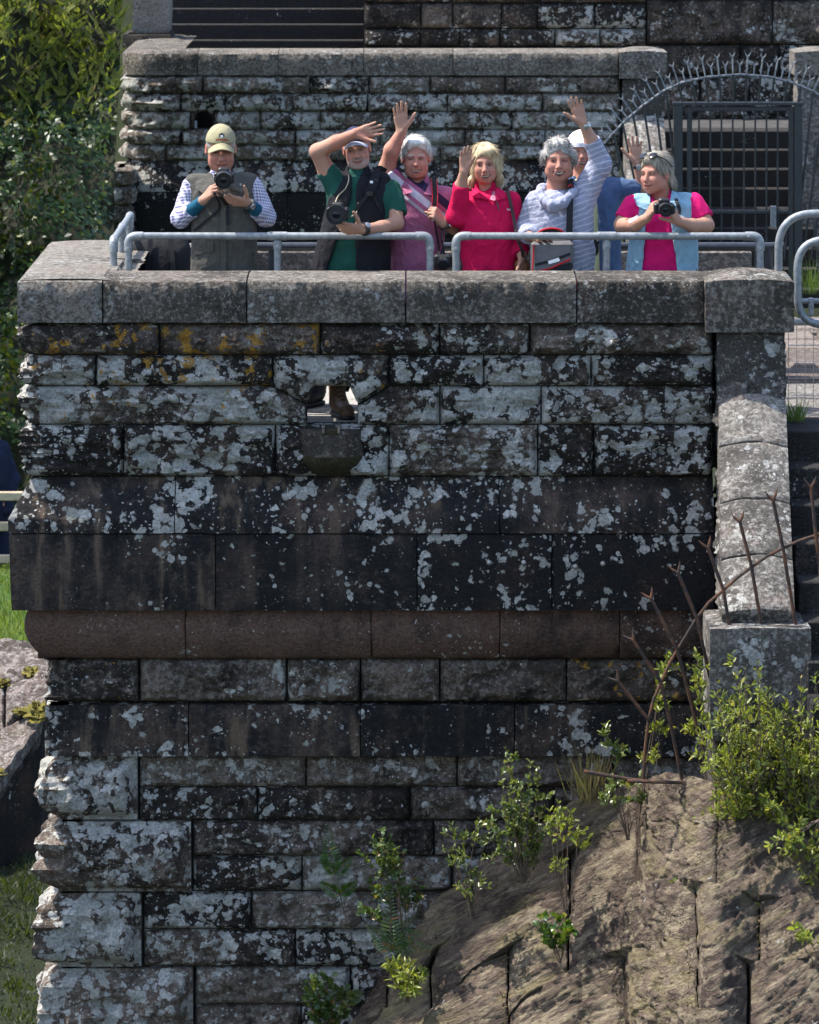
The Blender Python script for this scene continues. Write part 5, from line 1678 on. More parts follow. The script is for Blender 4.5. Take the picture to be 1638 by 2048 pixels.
def c_(a, b, ra, rb, k=0.02, flat=''): return ('+', k, ('c', A3(a), A3(b), ra, rb, 0, flat))
def watch(p, c, d, r, name='watch', mat='black', face='steel', side=(0, -1, 0.2)):
    c = Vector(c); d = Vector(d).normalized()
    o = MB().lathe(c - d * 0.011, d, [(0, r), (0.002, r + 0.003), (0.020, r + 0.003), (0.022, r)], 20).build(name, M[mat], p.t, smooth=True, origin=p.base)
    sd = Vector(side); sd = (sd - d * sd.dot(d)).normalized()
    MB().lathe(c + sd * (r + 0.001), sd, [(0, 0.018), (0.006, 0.018), (0.008, 0.015)], 18).build('dial', M[face], o, smooth=True, origin=p.base)
    return o
def lapel(p, name, pts, mat, t=0.006):
    """flat folded cloth piece from a polygon of world points"""
    pts = [Vector(q) for q in pts]
    n = len(pts); off = Vector((0, t, 0))
    V = pts + [q + off for q in pts]
    F = [tuple(range(n)), tuple(range(2 * n - 1, n - 1, -1))] + [(i, i + n, (i + 1) % n + n, (i + 1) % n) for i in range(n)]
    return MB().add(V, F).build(name, mat, p.t, origin=p.base)

# --- 1: khaki cap, olive gilet, checked shirt
p = Person('person in khaki cap and olive gilet over checked shirt, looking down at a camera', 25.98, 446)
p.head(443, 304, size=1.10, yaw=5, pitch=9, teeth=False, smile=0.5, skin=(0.36, 0.19, 0.145), jowl=0.004, eye_open=0.1, brow=(0.22, 0.13, 0.09))
p.neck(442, 362)
P = p.P
lw, rw = P(407, 400, -62), P(496, 406, -62)
p.limb([P(380, 374), P(362, 438, -8), lw], [0.05, 0.045, 0.028]); p.limb([P(508, 372), P(533, 436, -8), rw], [0.05, 0.045, 0.029])
p.hand(lw, P(430, 374, -84) - lw, (0.85, 0.45, -0.25), 1, 0.98, (34, 38, 42, 44), (3, 0, -3, -5), 20, 0.5)
p.hand(rw, P(440, 398, -104) - rw, (0.05, 0.75, 0.62), -1, 1.0, (10, 12, 14, 16), (2, 0, -2, -4), 62, 0.25)
p.body()
R = p.rows([(350, 424, 462, .06), (357, 396, 492, .085), (368, 379, 508, .10), (390, 378, 512, .12), (430, 384, 510, .13), (470, 385, 511, .135), (520, 384, 513, .135), (600, 382, 516, .135)])
p.part('shirt', [c_(P(384, 374), P(362, 436, -6), 0.060, 0.058), c_(P(362, 436, -6), P(384, 420, -34), 0.056, 0.047, 0.02, 'b'),
                 c_(P(506, 372), P(532, 434, -6), 0.060, 0.058), c_(P(532, 434, -6), P(511, 421, -36), 0.056, 0.045, 0.02, 'b'),
                 c_(P(395, 366), P(492, 364), 0.05, 0.05), c_(P(441, 352, 6), P(442, 366, 4), 0.066, 0.075)], M['check'], 0.006, wr=0.006, wsc=14)
p.part('undersleeve', [c_(P(378, 426, -26), P(405, 402, -58), 0.043, 0.034, 0.01, 'b')], M['teal'], 0.006, wr=0.002, wsc=30)
p.part('undersleeve', [c_(P(518, 425, -28), P(500, 409, -58), 0.043, 0.034, 0.01, 'b')], M['teal'], 0.006, wr=0.002, wsc=30)
p.part('gilet', [('+', 0, ('l', R, 0.004)), c_(P(388, 366), P(500, 364), 0.056, 0.056, 0.03),
                 ('-', 0.004, ('c', P(441, 340, -10), P(443, 376, -52), 0.060, 0.018)),
                 ('-', 0.01, ('e', P(366, 395), np.array((0.045, 0.2, 0.10)), None)), ('-', 0.01, ('e', P(526, 393), np.array((0.045, 0.2, 0.10)), None))], M['gilet'], 0.006, wr=0.006, wsc=10)
p.part('collar_stand', [c_(P(441, 349, 10), P(442, 364, 8), 0.078, 0.088, 0, 'ab'), ('-', 0.004, ('c', P(441, 335, 10), P(442, 372, 8), 0.072, 0.076)), ('-', 0.004, ('c', P(441, 350, -30), P(443, 372, -60), 0.05, 0.05))], M['gilet'], 0.005)
fr = lambda x, y, g=0.016: p.front(x, y, R, g)
p.ribbon('zip_placket', [fr(446, 385), fr(447, 430), fr(447, 480), fr(447, 545)], 0.035, M['gilet'])
lapel(p, 'collar_flap', [P(420, 345, -20), P(404, 362, -30), fr(390, 375, .02), fr(405, 386, .03), fr(420, 378, .03), P(432, 366, -48)], M['gilet'])
lapel(p, 'collar_flap', [P(464, 345, -20), P(452, 366, -48), fr(462, 380, .03), fr(483, 384, .03), fr(492, 374, .02), P(478, 358, -28)], M['gilet'])
lapel(p, 'shirt_collar', [P(419, 346, -14), P(417, 362, -36), P(430, 372, -46), P(431, 362, -40)], M['check'], 0.01)
lapel(p, 'shirt_collar', [P(466, 344, -14), P(468, 360, -36), P(455, 371, -46), P(453, 361, -40)], M['check'], 0.01)
for xa, xb, ya in ((388, 426, 484), (466, 510, 484)):
    lapel(p, 'pocket_flap', [fr(xa, ya), fr(xb, ya - 2), fr(xb, ya + 18 if xa < 400 else ya + 24), fr(xa + 2, ya + 26 if xa < 400 else ya + 14)], M['gilet'], 0.004)
q = fr(481, 369, 0.035); MB().lathe(q, (0, -1, 0.2), [(0, .006), (.004, .006), (.005, .003)], 12).build('press_stud', M['steel'], p.t, origin=p.base)
cap = capmesh(p, M['khaki'], M['khaki'], z=0.050, length=0.066, curve=0.042, drop=0.018)
lapel(p, 'cap_emblem', [p.L(-0.014, 0.084, 0.098), p.L(0.0, 0.081, 0.106), p.L(0.016, 0.084, 0.098), p.L(0.012, 0.088, 0.082), p.L(-0.012, 0.088, 0.082)], M['dark_print'], 0.002).parent = cap
lapel(p, 'cap_emblem', [p.L(-0.007, 0.0875, 0.095), p.L(0.008, 0.0875, 0.095), p.L(0.008, 0.090, 0.083), p.L(-0.007, 0.090, 0.083)], M['white_print'], 0.002).parent = cap
for k in range(7):
    a = -0.6 + 0.2 * k
    x0 = math.sin(a) * 0.055; x1 = math.sin(a + 0.16) * 0.055; f = lambda x: 0.0905 - 6.5 * x * x
    z_ = lambda x: 0.076 - 4.5 * x * x
    lapel(p, 'cap_lettering', [p.L(x0, f(x0), z_(x0)), p.L(x1, f(x1), z_(x1)), p.L(x1, f(x1) + .001, z_(x1) - 0.010), p.L(x0, f(x0) + .001, z_(x0) - 0.010)], M['red_print'], 0.002).parent = cap
p.hair([('+', 0, 'e', 0, -0.026, 0.02, 0.079, 0.096, 0.075), ('&', 0, 'h', 0, 0.02, 0.0, 0, 0.75, -0.66), ('&', 0, 'h', 0, 0, 0.05, 0, 0, 1.0)], M['hair_short'], 900, 0.02, 0.2, amp=0.003, down=1.0)
watch(p, P(498, 408, -64), rw - P(533, 436, -8), 0.034)
p.legs(M['trouser'], 448, 560, None, M['boot_black'])
t = lens_camera('black camera with large lens hood held by the person in the khaki cap', P(447, 362, -132), (0.03, -1, -0.10), 0.049, ln=0.125, body_w=0.115, body_h=0.075)
ribbon_mesh('strap', [Vector(P(428, 385, -92)) - t.location, Vector(fr(440, 415, .03)) - t.location, Vector(fr(414, 440, .02)) - t.location, Vector(fr(388, 462, .02)) - t.location], 0.016, M['strap'], t)
ribbon_mesh('strap', [Vector(P(440, 392, -95)) - t.location, Vector(fr(452, 408, .02)) - t.location, Vector(fr(455, 425, .02)) - t.location, Vector(fr(456, 450, .02)) - t.location], 0.022, M['strap'], t)

# --- 2: navy cap, black vest, green polo, arm raised over the head
p = Person('bearded person in navy cap and black vest over green polo, arm raised over the cap', 25.95, 712)
P = p.P
p.head(712, 300, yaw=-2, pitch=2, roll=8, teeth=False, smile=1.3, skin=(0.38, 0.20, 0.15), beard=(0.33, 0.29, 0.27), eye_open=0.25)
p.neck(716, 360)
el, lw = P(635, 303, -15), P(708, 268, -45)
p.limb([P(672, 372), P(655, 345, -4), el, P(672, 285, -30), lw], [0.056, 0.054, 0.046, 0.042, 0.029])
p.hand(lw, A3((0.97, -0.05, 0.22)), (0.05, -1, 0.1), 1, 1.04, (7, 5, 6, 8), (4, 1, -4, -10), 34, 0.15)
el2, rw = P(793, 446, -40), P(724, 459, -98)
p.limb([P(786, 380), el2, P(762, 455, -70), rw], [0.052, 0.041, 0.037, 0.028])
p.hand(rw, P(676, 457, -128) - rw, (-0.2, 0.8, 0.5), -1, 1.03, (20, 22, 24, 26), (3, 0, -3, -6), 60, 0.15)
p.body()
R = p.rows([(352, 700, 735, .06), (360, 672, 770, .085), (372, 660, 786, .10), (395, 655, 788, .12), (430, 652, 784, .13), (480, 645, 780, .135), (540, 632, 778, .14), (600, 632, 776, .14)])
p.part('polo_shirt', [('+', 0, ('l', R, 0.0)), c_(P(678, 376), P(651, 338, -4), 0.072, 0.063, 0.03, 'b'), c_(P(782, 380), P(795, 430, -26), 0.064, 0.060, 0.03, 'b'),
                      c_(P(716, 350, 4), P(717, 364, 4), 0.064, 0.075)], M['green'], 0.006, wr=0.006, wsc=10)
op = np.array([(P(0, y)[2], P(a, y)[0], P(b, y)[0]) for y, a, b in ((335, 700, 716), (360, 704, 716), (390, 702, 713), (430, 690, 713), (470, 676, 713), (510, 662, 713), (545, 652, 713), (620, 640, 713))])
R2 = p.rows([(350, 702, 734, .065), (358, 682, 766, .09), (370, 668, 778, .108), (395, 660, 776, .125), (430, 652, 776, .138), (480, 640, 778, .145), (540, 624, 778, .15), (620, 622, 778, .15)])
p.part('vest', [('+', 0, ('l', R2, 0.010)), c_(P(684, 362), P(764, 362), 0.052, 0.052, 0.03), c_(P(716, 346, 6), P(717, 362, 4), 0.075, 0.085, 0.01), ('-', 0.004, ('o', op, p.Y0 - 0.01)),
                ('-', 0.004, ('c', P(711, 336, -14), P(712, 364, -40), 0.050, 0.018))], M['blackvest'], 0.006, wr=0.006, wsc=9)
fr = lambda x, y, g=0.024: p.front(x, y, R2, g)
cap = capmesh(p, M['navycap'], M['greyvisor'], z=0.052, length=0.062, curve=0.034, drop=0.012)
watch(p, P(730, 458, -96), rw - el2, 0.036, side=(-0.3, -0.8, 0.3))
p.legs(M['trouser'], 708, 560, [(-0.56, 25.98, -0.55), (-0.412, 25.54, 0.28)], [M['boot_black'], M['boot_brown']])
t = lens_camera('black camera with wide hooded lens held low by the person in the black vest', P(672, 430, -165), (-0.06, -1, -0.02), 0.058, ln=0.12)
ribbon_mesh('strap', [Vector(P(668, 412, -120)) - t.location, Vector(fr(676, 392, .03)) - t.location, Vector(fr(690, 378, .02)) - t.location, Vector(fr(697, 362, .025)) - t.location, Vector(fr(697, 350, .03)) - t.location], 0.0055, M['beige'], t)
ribbon_mesh('strap', [Vector(P(703, 433, -105)) - t.location, Vector(fr(713, 424, .02)) - t.location, Vector(fr(716, 405, .02)) - t.location], 0.0055, M['beige'], t)
bk = thing('backpack', 'black backpack whose padded strap crosses the black vest', 'backpack', tuple(A3(P(735, 420)) + A3((0, 0.22, 0))))
lo = Vector(bk.location)
b_ = MB().box((-0.14, -0.07, -0.24), (0.14, 0.10, 0.22), 0.05); b_.build('pack', M['blackvest'], bk, smooth=True)
ribbon_mesh('strap', [Vector(P(768, 345, 30)) - lo, Vector(P(757, 340, 0)) - lo, Vector(fr(750, 354, .03)) - lo, Vector(fr(744, 372, .03)) - lo, Vector(fr(736, 392, .02)) - lo], 0.052, M['blackvest'], bk, 0.010)
ribbon_mesh('strap', [Vector(fr(736, 390, .025)) - lo, Vector(fr(722, 405, .02)) - lo, Vector(fr(712, 422, .015)) - lo], 0.022, M['strap'], bk)
ribbon_mesh('strap', [Vector(fr(748, 392, .025)) - lo, Vector(fr(756, 410, .02)) - lo, Vector(fr(764, 422, .015)) - lo], 0.014, M['strap'], bk)
q = Vector(fr(739, 388, .035)) - lo
MB().box(q - Vector((.02, .006, .014)), q + Vector((.02, .006, .014)), .004).build('buckle', M['black'], bk)
q = Vector(fr(743, 364, .042)) - lo
MB().box(q - Vector((.009, .004, .007)), q + Vector((.009, .002, .007)), .001).build('tag', M['white_print'], bk)

# --- 3: white hair, mauve polo, hand high
p = Person('white haired person in striped mauve polo shirt, hand raised high', 26.2, 835)
P = p.P
p.head(832, 317, yaw=0, pitch=0, roll=1, skin=(0.42, 0.22, 0.17), brow=(0.45, 0.40, 0.37), smile=1.1, jowl=0.004, eye_open=0.15, size=1.02, mo=0.9)
p.neck(836, 374)
el, lw = P(774, 336, 0), P(803, 264, -20)
p.limb([P(792, 378), el, P(784, 300, -12), lw], [0.056, 0.050, 0.047, 0.030])
p.hand(lw, A3((-0.06, -0.05, 1)), (0.0, -1, 0.05), 1, 1.05, (4, 3, 4, 6), (5, 0, -4, -9), 44, 0.1)
el2, rw = P(908, 452, -25), P(886, 446, -72)
p.limb([P(896, 394), el2, rw], [0.054, 0.047, 0.031])
p.hand(rw, P(868, 424, -86) - rw, (-0.6, 0.6, -0.3), -1, 1.0, (62, 66, 66, 66), (3, 0, -2, -4), 12, 1.0)
p.body()
R = p.rows([(362, 818, 852, .06), (371, 795, 880, .085), (384, 784, 895, .105), (405, 778, 900, .12), (450, 780, 892, .13), (500, 779, 884, .14), (545, 777, 884, .14), (600, 777, 884, .14)])
op = np.array([(P(0, y)[2], P(a, y)[0], P(b, y)[0]) for y, a, b in ((355, 815, 858), (372, 822, 852), (388, 834, 843), (392, 838, 839), (395, 838, 838.2), (620, 838, 838.1))])
p.part('polo_shirt', [('+', 0, ('l', R, 0.0)), c_(P(796, 380), P(776, 344, -4), 0.070, 0.064, 0.03, 'b'), c_(P(890, 394), P(906, 438, -16), 0.064, 0.060, 0.03, 'b'),
                      c_(P(836, 362, 4), P(837, 376, 4), 0.066, 0.078, 0.015), ('-', 0.004, ('c', P(835, 350, -16), P(838, 384, -42), 0.060, 0.014))], M['polo'], 0.006, wr=0.007, wsc=9)
fr = lambda x, y, g=0.014: p.front(x, y, R, g)
lapel(p, 'collar', [P(806, 362, -8), P(802, 374, -24), fr(812, 388, .02), fr(826, 384, .02), P(815, 368, -30)], M['mauve'], 0.006)
lapel(p, 'collar', [P(862, 364, -8), P(856, 372, -30), fr(848, 388, .02), fr(864, 390, .02), P(872, 376, -22)], M['mauve'], 0.006)
p.hair([('+', 0, 'e', 0, -0.026, 0.036, 0.084, 0.100, 0.096), ('+', 0.02, 'e', 0.0, 0.045, 0.088, 0.058, 0.036, 0.026), ('&', 0, 'h', 0, 0.062, 0.058, 0, 0.62, -0.785),
        ('-', 0.006, 'e', 0, 0.088, 0.005, 0.056, 0.055, 0.066)], M['hair_white'], 4200, 0.038, 0.14, whorl=(-0.05, -0.02, 0.10), amp=0.008, curl=0.22, down=0.2, seed=11)
watch(p, P(889, 447, -70), rw - el2, 0.037, face='white_print', side=(0.6, -0.8, 0.1))
p.legs(M['trouser_b'], 832, 560, None, M['boot_black'])
t = thing('camera', 'small black camera hanging on a red edged strap of the person in the mauve polo', 'camera', tuple(P(886, 522, -60)))
lo = Vector(t.location)
MB().box((-0.055, -0.03, -0.045), (0.055, 0.03, 0.04), 0.012).build('body', M['black'], t)
MB().lathe((0.0, -0.03, -0.005), (0, -1, -0.2), [(0, .036), (.05, .036), (.055, .03)], 20).build('lens', M['black'], t, smooth=True)
strap_pts = [Vector(P(868, 357, -4)) - lo, Vector(fr(869, 372, .02)) - lo, Vector(fr(870, 392, .025)) - lo, Vector(fr(869, 412, .03)) - lo]
ribbon_mesh('strap', strap_pts, 0.034, M['strap'], t)
M['strap_red'] = plain('red_strap_edge', (0.42, 0.010, 0.018), 0.6, 0.1, 50)
for sx in (-1, 1):
    ribbon_mesh('strap_edge', [q + Vector((sx * 0.016, -0.003, 0)) for q in strap_pts], 0.005, M['strap_red'], t, 0.006)
ribbon_mesh('strap', [Vector(fr(868, 432, .03)) - lo, Vector(fr(872, 460, .03)) - lo, Vector(fr(878, 495, .03)) - lo, Vector((-0.03, -0.01, 0.04))], 0.012, M['strap'], t)
ribbon_mesh('strap', [Vector(P(885, 455, -55)) - lo, Vector(P(884, 480, -62)) - lo, Vector((0.01, -0.01, 0.04))], 0.010, M['strap'], t)

# --- 4: blonde, crimson fleece
p = Person('blonde person in crimson fleece, palm raised beside the face', 26.05, 970)
P = p.P
p.head(969.5, 329, yaw=-2, pitch=0, roll=3, size=0.96, fem=True, skin=(0.42, 0.235, 0.18), brow=(0.27, 0.18, 0.13), smile=1.0, eye_open=0.8, ears=False)
p.neck(970, 386, r=0.047, r2=0.058)
el, lw = P(914, 432, -22), P(928, 343, -62)
p.limb([P(930, 398), el, P(922, 372, -48), lw], [0.05, 0.044, 0.036, 0.026])
p.hand(lw, A3((0.10, -0.08, 1)), (0.10, -1, 0.0), 1, 0.90, (8, 6, 7, 10), (3, 0, -3, -6), 25, 0.35)
el2 = P(1040, 470, 5)
p.limb([P(1022, 400), el2, P(1044, 512, -30)], [0.048, 0.042, 0.03])
p.hand(P(1044, 512, -30), A3((-0.1, -0.2, -1)), (-1, 0, 0), -1, 0.9, (20, 20, 20, 20))
p.body()
R = p.rows([(380, 952, 990, .055), (388, 930, 1012, .08), (400, 918, 1028, .10), (420, 914, 1034, .118), (450, 918, 1033, .125), (500, 921, 1034, .13), (545, 919, 1034, .135), (600, 917, 1036, .135)])
p.part('fleece', [('+', 0, ('l', R, 0.0)), c_(P(928, 402), P(914, 432, -22), 0.064, 0.062, 0.03), c_(P(914, 432, -22), P(923, 370, -50), 0.060, 0.047, 0.02, 'b'),
                  c_(P(1022, 402), P(1038, 470, 5), 0.058, 0.054, 0.03), c_(P(1038, 470, 5), P(1043, 508, -26), 0.052, 0.044, 0.03, 'b'),
                  c_(P(970, 376, 6), P(971, 392, 4), 0.062, 0.078, 0.015),
                  ('-', 0.004, ('c', P(969, 366, -14), P(977, 402, -48), 0.060, 0.006))], M['red'], 0.006, wr=0.007, wsc=9)
fr = lambda x, y, g=0.014: p.front(x, y, R, g)
lapel(p, 'collar', [P(944, 376, -12), P(943, 394, -34), fr(962, 396, .03), fr(986, 404, .02), P(958, 384, -40)], M['red'], 0.006)
lapel(p, 'collar', [P(994, 374, -12), P(990, 386, -34), fr(991, 402, .02), fr(1012, 396, .02), P(1008, 382, -20)], M['red'], 0.006)
lapel(p, 'blouse', [P(986, 382, -24), P(980, 398, -36), P(989, 402, -42), P(998, 386, -30)], M['floral'], 0.004)
p.ribbon('zip_pull', [fr(993, 403, .02), fr(996, 412, .02), fr(998, 420, .02)], 0.007, M['black'])
lapel(p, 'chest_logo', [fr(1014, 417), fr(1024, 418), fr(1024, 421), fr(1014, 421)], plain('logo_thread', (0.45, 0.2, 0.25), 0.8), 0.002)
p.hair([('+', 0, 'e', 0, -0.026, 0.034, 0.088, 0.104, 0.098), ('+', 0.03, 'e', -0.066, -0.022, -0.03, 0.024, 0.052, 0.07), ('+', 0.03, 'e', 0.074, -0.018, -0.02, 0.026, 0.052, 0.075),
        ('+', 0.02, 'e', -0.082, -0.03, -0.098, 0.030, 0.034, 0.026), ('+', 0.02, 'e', 0.078, -0.03, -0.095, 0.030, 0.034, 0.026),
        ('+', 0.02, 'e', 0.03, 0.048, 0.078, 0.050, 0.034, 0.030), ('-', 0.008, 'e', -0.010, 0.096, -0.034, 0.062, 0.080, 0.100)], M['hair_blonde'], 5000, 0.052, 0.08, whorl=(0.03, -0.02, 0.115), amp=0.006, curl=0.13, down=0.5, seed=21, fringe=0.38)
p.legs(M['trouser'], 975, 560, None, M['boot_black'])
t = thing('handbag', 'brown leather handbag on a dark shoulder strap beside the crimson fleece', 'handbag', tuple(P(1046, 545, -20)))
lo = Vector(t.location)
M['tan'] = plain('tan_leather', (0.20, 0.085, 0.04), 0.5, 0.25, 20)
MB().box((-0.05, -0.06, -0.16), (0.04, 0.06, 0.085), 0.025).build('bag', M['tan'], t, smooth=True)
M['brown_strap'] = plain('brown_strap', (0.035, 0.02, 0.022), 0.6, 0.2, 40)
ribbon_mesh('strap', [Vector(P(1006, 378, 0)) - lo, Vector(P(1015, 382, -22)) - lo, Vector(fr(1021, 405, .02)) - lo, Vector(fr(1028, 440, .025)) - lo, Vector(P(1034, 475, -50)) - lo, Vector(P(1044, 500, -48)) - lo, Vector((0.0, -0.05, 0.08))], 0.019, M['brown_strap'], t)

# --- 5: grey hair, striped top
p = Person('grey haired laughing person in striped grey blue top, hand raised high', 26.0, 1118)
P = p.P
p.head(1118, 321, yaw=0, pitch=-2, roll=0, size=1.03, wide=1.07, fem=True, skin=(0.41, 0.22, 0.17), brow=(0.28, 0.21, 0.17), smile=1.5, jowl=0.012, eye_open=0.05, ears=False, mo=1.35)
p.neck(1115, 386, r=0.062, r2=0.066)
el, rw = P(1204, 326, -5), P(1166, 246, -25)
p.limb([P(1168, 388), el, P(1184, 284, -16), rw], [0.055, 0.050, 0.042, 0.027])
p.hand(rw, A3((-0.36, -0.05, 0.93)), (0.05, -1, 0.05), -1, 0.97, (5, 4, 5, 8), (6, 1, -5, -13), 46, 0.1)
el2, lw = P(1049, 462, 0), P(1060, 474, -62)
p.limb([P(1072, 404), el2, lw], [0.052, 0.045, 0.028])
p.hand(lw, A3((0.75, -0.55, 0.25)), (0.1, 0.3, -0.9), -1, 0.92, (22, 24, 26, 28), tang=30)
p.body()
R = p.rows([(380, 1096, 1136, .06), (388, 1075, 1165, .09), (400, 1062, 1180, .11), (425, 1056, 1186, .13), (460, 1057, 1186, .142), (500, 1060, 1190, .148), (536, 1062, 1190, .145), (550, 1064, 1184, .135)])
p.part('striped_top', [('+', 0, ('l', R, 0.0)), c_(P(1166, 392), P(1202, 328, -5), 0.080, 0.066, 0.04), c_(P(1202, 328, -5), P(1183, 280, -17), 0.062, 0.050, 0.02, 'b'),
                       c_(P(1072, 404), P(1050, 460, 0), 0.064, 0.058, 0.04), c_(P(1050, 460, 0), P(1057, 474, -50), 0.056, 0.046, 0.02, 'b')], M['stripe'], 0.006, wr=0.008, wsc=9)
fr = lambda x, y, g=0.014: p.front(x, y, R, g)
# cowl neck: a thick soft roll
ring = [P(1084, 378, 22), P(1078, 388, -8), P(1090, 402, -40), P(1106, 411, -56), P(1126, 404, -50), P(1146, 386, -28), P(1150, 372, 8), P(1118, 366, 40), P(1084, 378, 22)]
cw = []
for i in range(len(ring) - 1): cw.append(c_(ring[i], ring[i+1], 0.026, 0.026, 0.02))
for i in range(1, 6): cw.append(c_(ring[i] + A3((0, 0.01, -0.022)), ring[i+1] + A3((0, 0.01, -0.022)), 0.022, 0.022, 0.015))
p.part('cowl', cw, M['cowl'], 0.005, wr=0.006, wsc=22)
p.part('red_hem', [('+', 0, ('l', p.rows([(538, 1068, 1182, .135), (575, 1068, 1184, .135)]), 0.0))], M['red'], 0.008)
hs = [('+', 0, 'e', 0, -0.026, 0.036, 0.082, 0.102, 0.096), ('+', 0.02, 'e', 0.0, 0.030, 0.094, 0.062, 0.048, 0.034), ('+', 0.02, 'e', -0.070, -0.004, 0.01, 0.020, 0.046, 0.052), ('+', 0.02, 'e', 0.072, -0.004, 0.01, 0.020, 0.046, 0.052),
      ('&', 0, 'h', 0, 0.062, 0.040, 0, 0.5, -0.866), ('-', 0.008, 'e', -0.006, 0.098, -0.02, 0.064, 0.075, 0.084)]
p.hair(hs, M['hair_grey'], 5200, 0.036, 0.16, whorl=(-0.03, -0.03, 0.115), amp=0.014, curl=0.36, down=0.15, seed=31)
p.legs(M['trouser_b'], 1122, 560, None, M['boot_black'])
watch(p, P(1171, 252, -24), P(1184, 284, -16) - rw, 0.029, 'bracelet', 'steel', 'steel')
t = thing('camera_bag', 'grey and black camera bag with red piping in front of the striped top', 'bag', tuple(P(1104, 506, -75)))
lo = Vector(t.location)
M['baggrey'] = cloth('grey_bag_fabric', (0.115, 0.112, 0.118))
M['bagblack'] = cloth('black_bag_fabric', (0.018, 0.018, 0.02))
MB().box((-0.125, -0.06, -0.20), (0.125, 0.07, 0.075), 0.02).build('bag', M['baggrey'], t, smooth=True)
def B_(px, py): 
    q = Vector(P(px, py, -75)) - lo; q.y = -0.064; return q
MB().add([B_(1068, 545), B_(1140, 522), B_(1140, 575), B_(1068, 575)] + [B_(1068, 545) + Vector((0, .01, 0)), B_(1140, 522) + Vector((0, .01, 0)), B_(1140, 575) + Vector((0, .01, 0)), B_(1068, 575) + Vector((0, .01, 0))], [(0, 3, 2, 1), (0, 1, 5, 4)]).build('lower_panel', M['bagblack'], t)
MB().tube([B_(1068, 543), B_(1102, 534), B_(1140, 516)], 0.0055, 8).build('piping', M['strap_red'], t, smooth=True)
MB().tube([B_(1067, 487), B_(1066, 515), B_(1064, 545)], 0.0045, 8).build('piping', M['strap_red'], t, smooth=True)
ribbon_mesh('zip', [B_(1070, 527), B_(1102, 519), B_(1140, 505)], 0.014, M['bagblack'], t)
ribbon_mesh('zip_tab', [B_(1096, 523) + Vector((0, -.004, 0)), B_(1118, 516) + Vector((0, -.004, 0))], 0.02, M['white_print'], t)
# open lid, edged in red
lid = []
for k in range(9):
    a = math.pi * k / 8
    lid.append(Vector((-0.035 * 1 - 0.085 * math.cos(a), 0.01 - 0.02 * math.sin(a), 0.085 + 0.062 * math.sin(a) ** 0.7)))
lid = [Vector((q.x + 0.03, q.y, q.z)) for q in lid]
V = lid + [Vector((q.x, q.y + 0.012, q.z)) for q in lid]
n = len(lid)
MB().add(V, [tuple(range(n - 1, -1, -1)), tuple(range(n, 2 * n))] + [(i, i + 1, i + 1 + n, i + n) for i in range(n - 1)]).build('lid', M['bagblack'], t)
MB().tube(lid, 0.006, 8).build('piping', M['strap_red'], t, smooth=True)
ribbon_mesh('strap', [Vector(P(1143, 362, 30)) - lo, Vector(P(1142, 364, -10)) - lo, Vector(fr(1141, 378, .035)) - lo, Vector(fr(1140, 410, .03)) - lo, Vector(fr(1139, 450, .03)) - lo, Vector(fr(1138, 490, .03)) - lo, Vector((0.10, -0.055, -0.06)), Vector((0.10, -0.06, -0.12))], 0.038, M['strap'], t, 0.006)
ribbon_mesh('strap_edge', [Vector(fr(1136, 374, .042)) - lo, Vector(fr(1141, 369, .042)) - lo, Vector(fr(1147, 376, .042)) - lo], 0.006, M['strap_red'], t)

# --- 6: white hat, behind
p = Person('person in white hat and steel blue cardigan, half hidden behind the striped top', 26.55, 1168)
P = p.P
p.head(1164, 302, yaw=-4, pitch=0, roll=2, size=0.98, fem=True, skin=(0.41, 0.215, 0.16), brow=(0.3, 0.2, 0.15), smile=1.0, eye_open=0.3)
p.neck(1166, 360, r=0.052)
el, rw = P(1288, 376, -10), P(1274, 326, -20)
p.limb([P(1222, 376), el, rw], [0.05, 0.042, 0.027])
p.hand(rw, A3((-0.12, -0.05, 1)), (0, -1, 0.05), -1, 0.97, (5, 4, 5, 8), (8, 1, -6, -15), 46, 0.1)
p.limb([P(1108, 376), P(1096, 450), P(1100, 510, -20)], [0.05, 0.043, 0.03])
p.body()
R = p.rows([(354, 1148, 1186, .06), (362, 1118, 1216, .085), (375, 1104, 1232, .105), (400, 1102, 1238, .12), (450, 1106, 1238, .125), (500, 1106, 1240, .13), (545, 1105, 1244, .135), (600, 1104, 1246, .135)])
p.part('lemon_top', [('+', 0, ('l', R, -0.012))], M['lemon'], 0.008, wr=0.004)
op = np.array([(P(0, y)[2], P(a, y)[0], P(b, y)[0]) for y, a, b in ((350, 1150, 1178), (390, 1150, 1190), (440, 1148, 1196), (545, 1148, 1200), (620, 1148, 1202))])
p.part('cardigan', [('+', 0, ('l', R, 0.004)), c_(P(1215, 376), P(1284, 376, -9), 0.064, 0.054, 0.04, 'b'), c_(P(1112, 376), P(1098, 446), 0.062, 0.056, 0.03), c_(P(1098, 446), P(1100, 500, -16), 0.055, 0.045, 0.03, 'b'),
                    ('-', 0.004, ('o', op, p.Y0 - 0.02)), ('-', 0.004, ('c', P(1165, 345, -10), P(1168, 372, -36), 0.062, 0.03))], M['cardigan'], 0.007, wr=0.008, wsc=9)
p.hair([('+', 0, 'e', 0, -0.026, 0.02, 0.079, 0.096, 0.075), ('&', 0, 'h', 0, 0.01, 0.0, 0, 0.75, -0.66), ('&', 0, 'h', 0, 0, 0.05, 0, 0, 1.0)], M['hair_short'], 700, 0.02, 0.2, amp=0.003, down=1.0)
o, V, F = p.part('hat', [('+', 0, ('e', p.L(0, -0.02, 0.038), np.array((0.092, 0.110, 0.085)), p.hB)), ('&', 0, ('h', p.L(0, 0.08, 0.030), p.hB @ np.array((0, 0.12, -1.0))))], M['whitehat'], 0.005, wr=0.002, wsc=22)
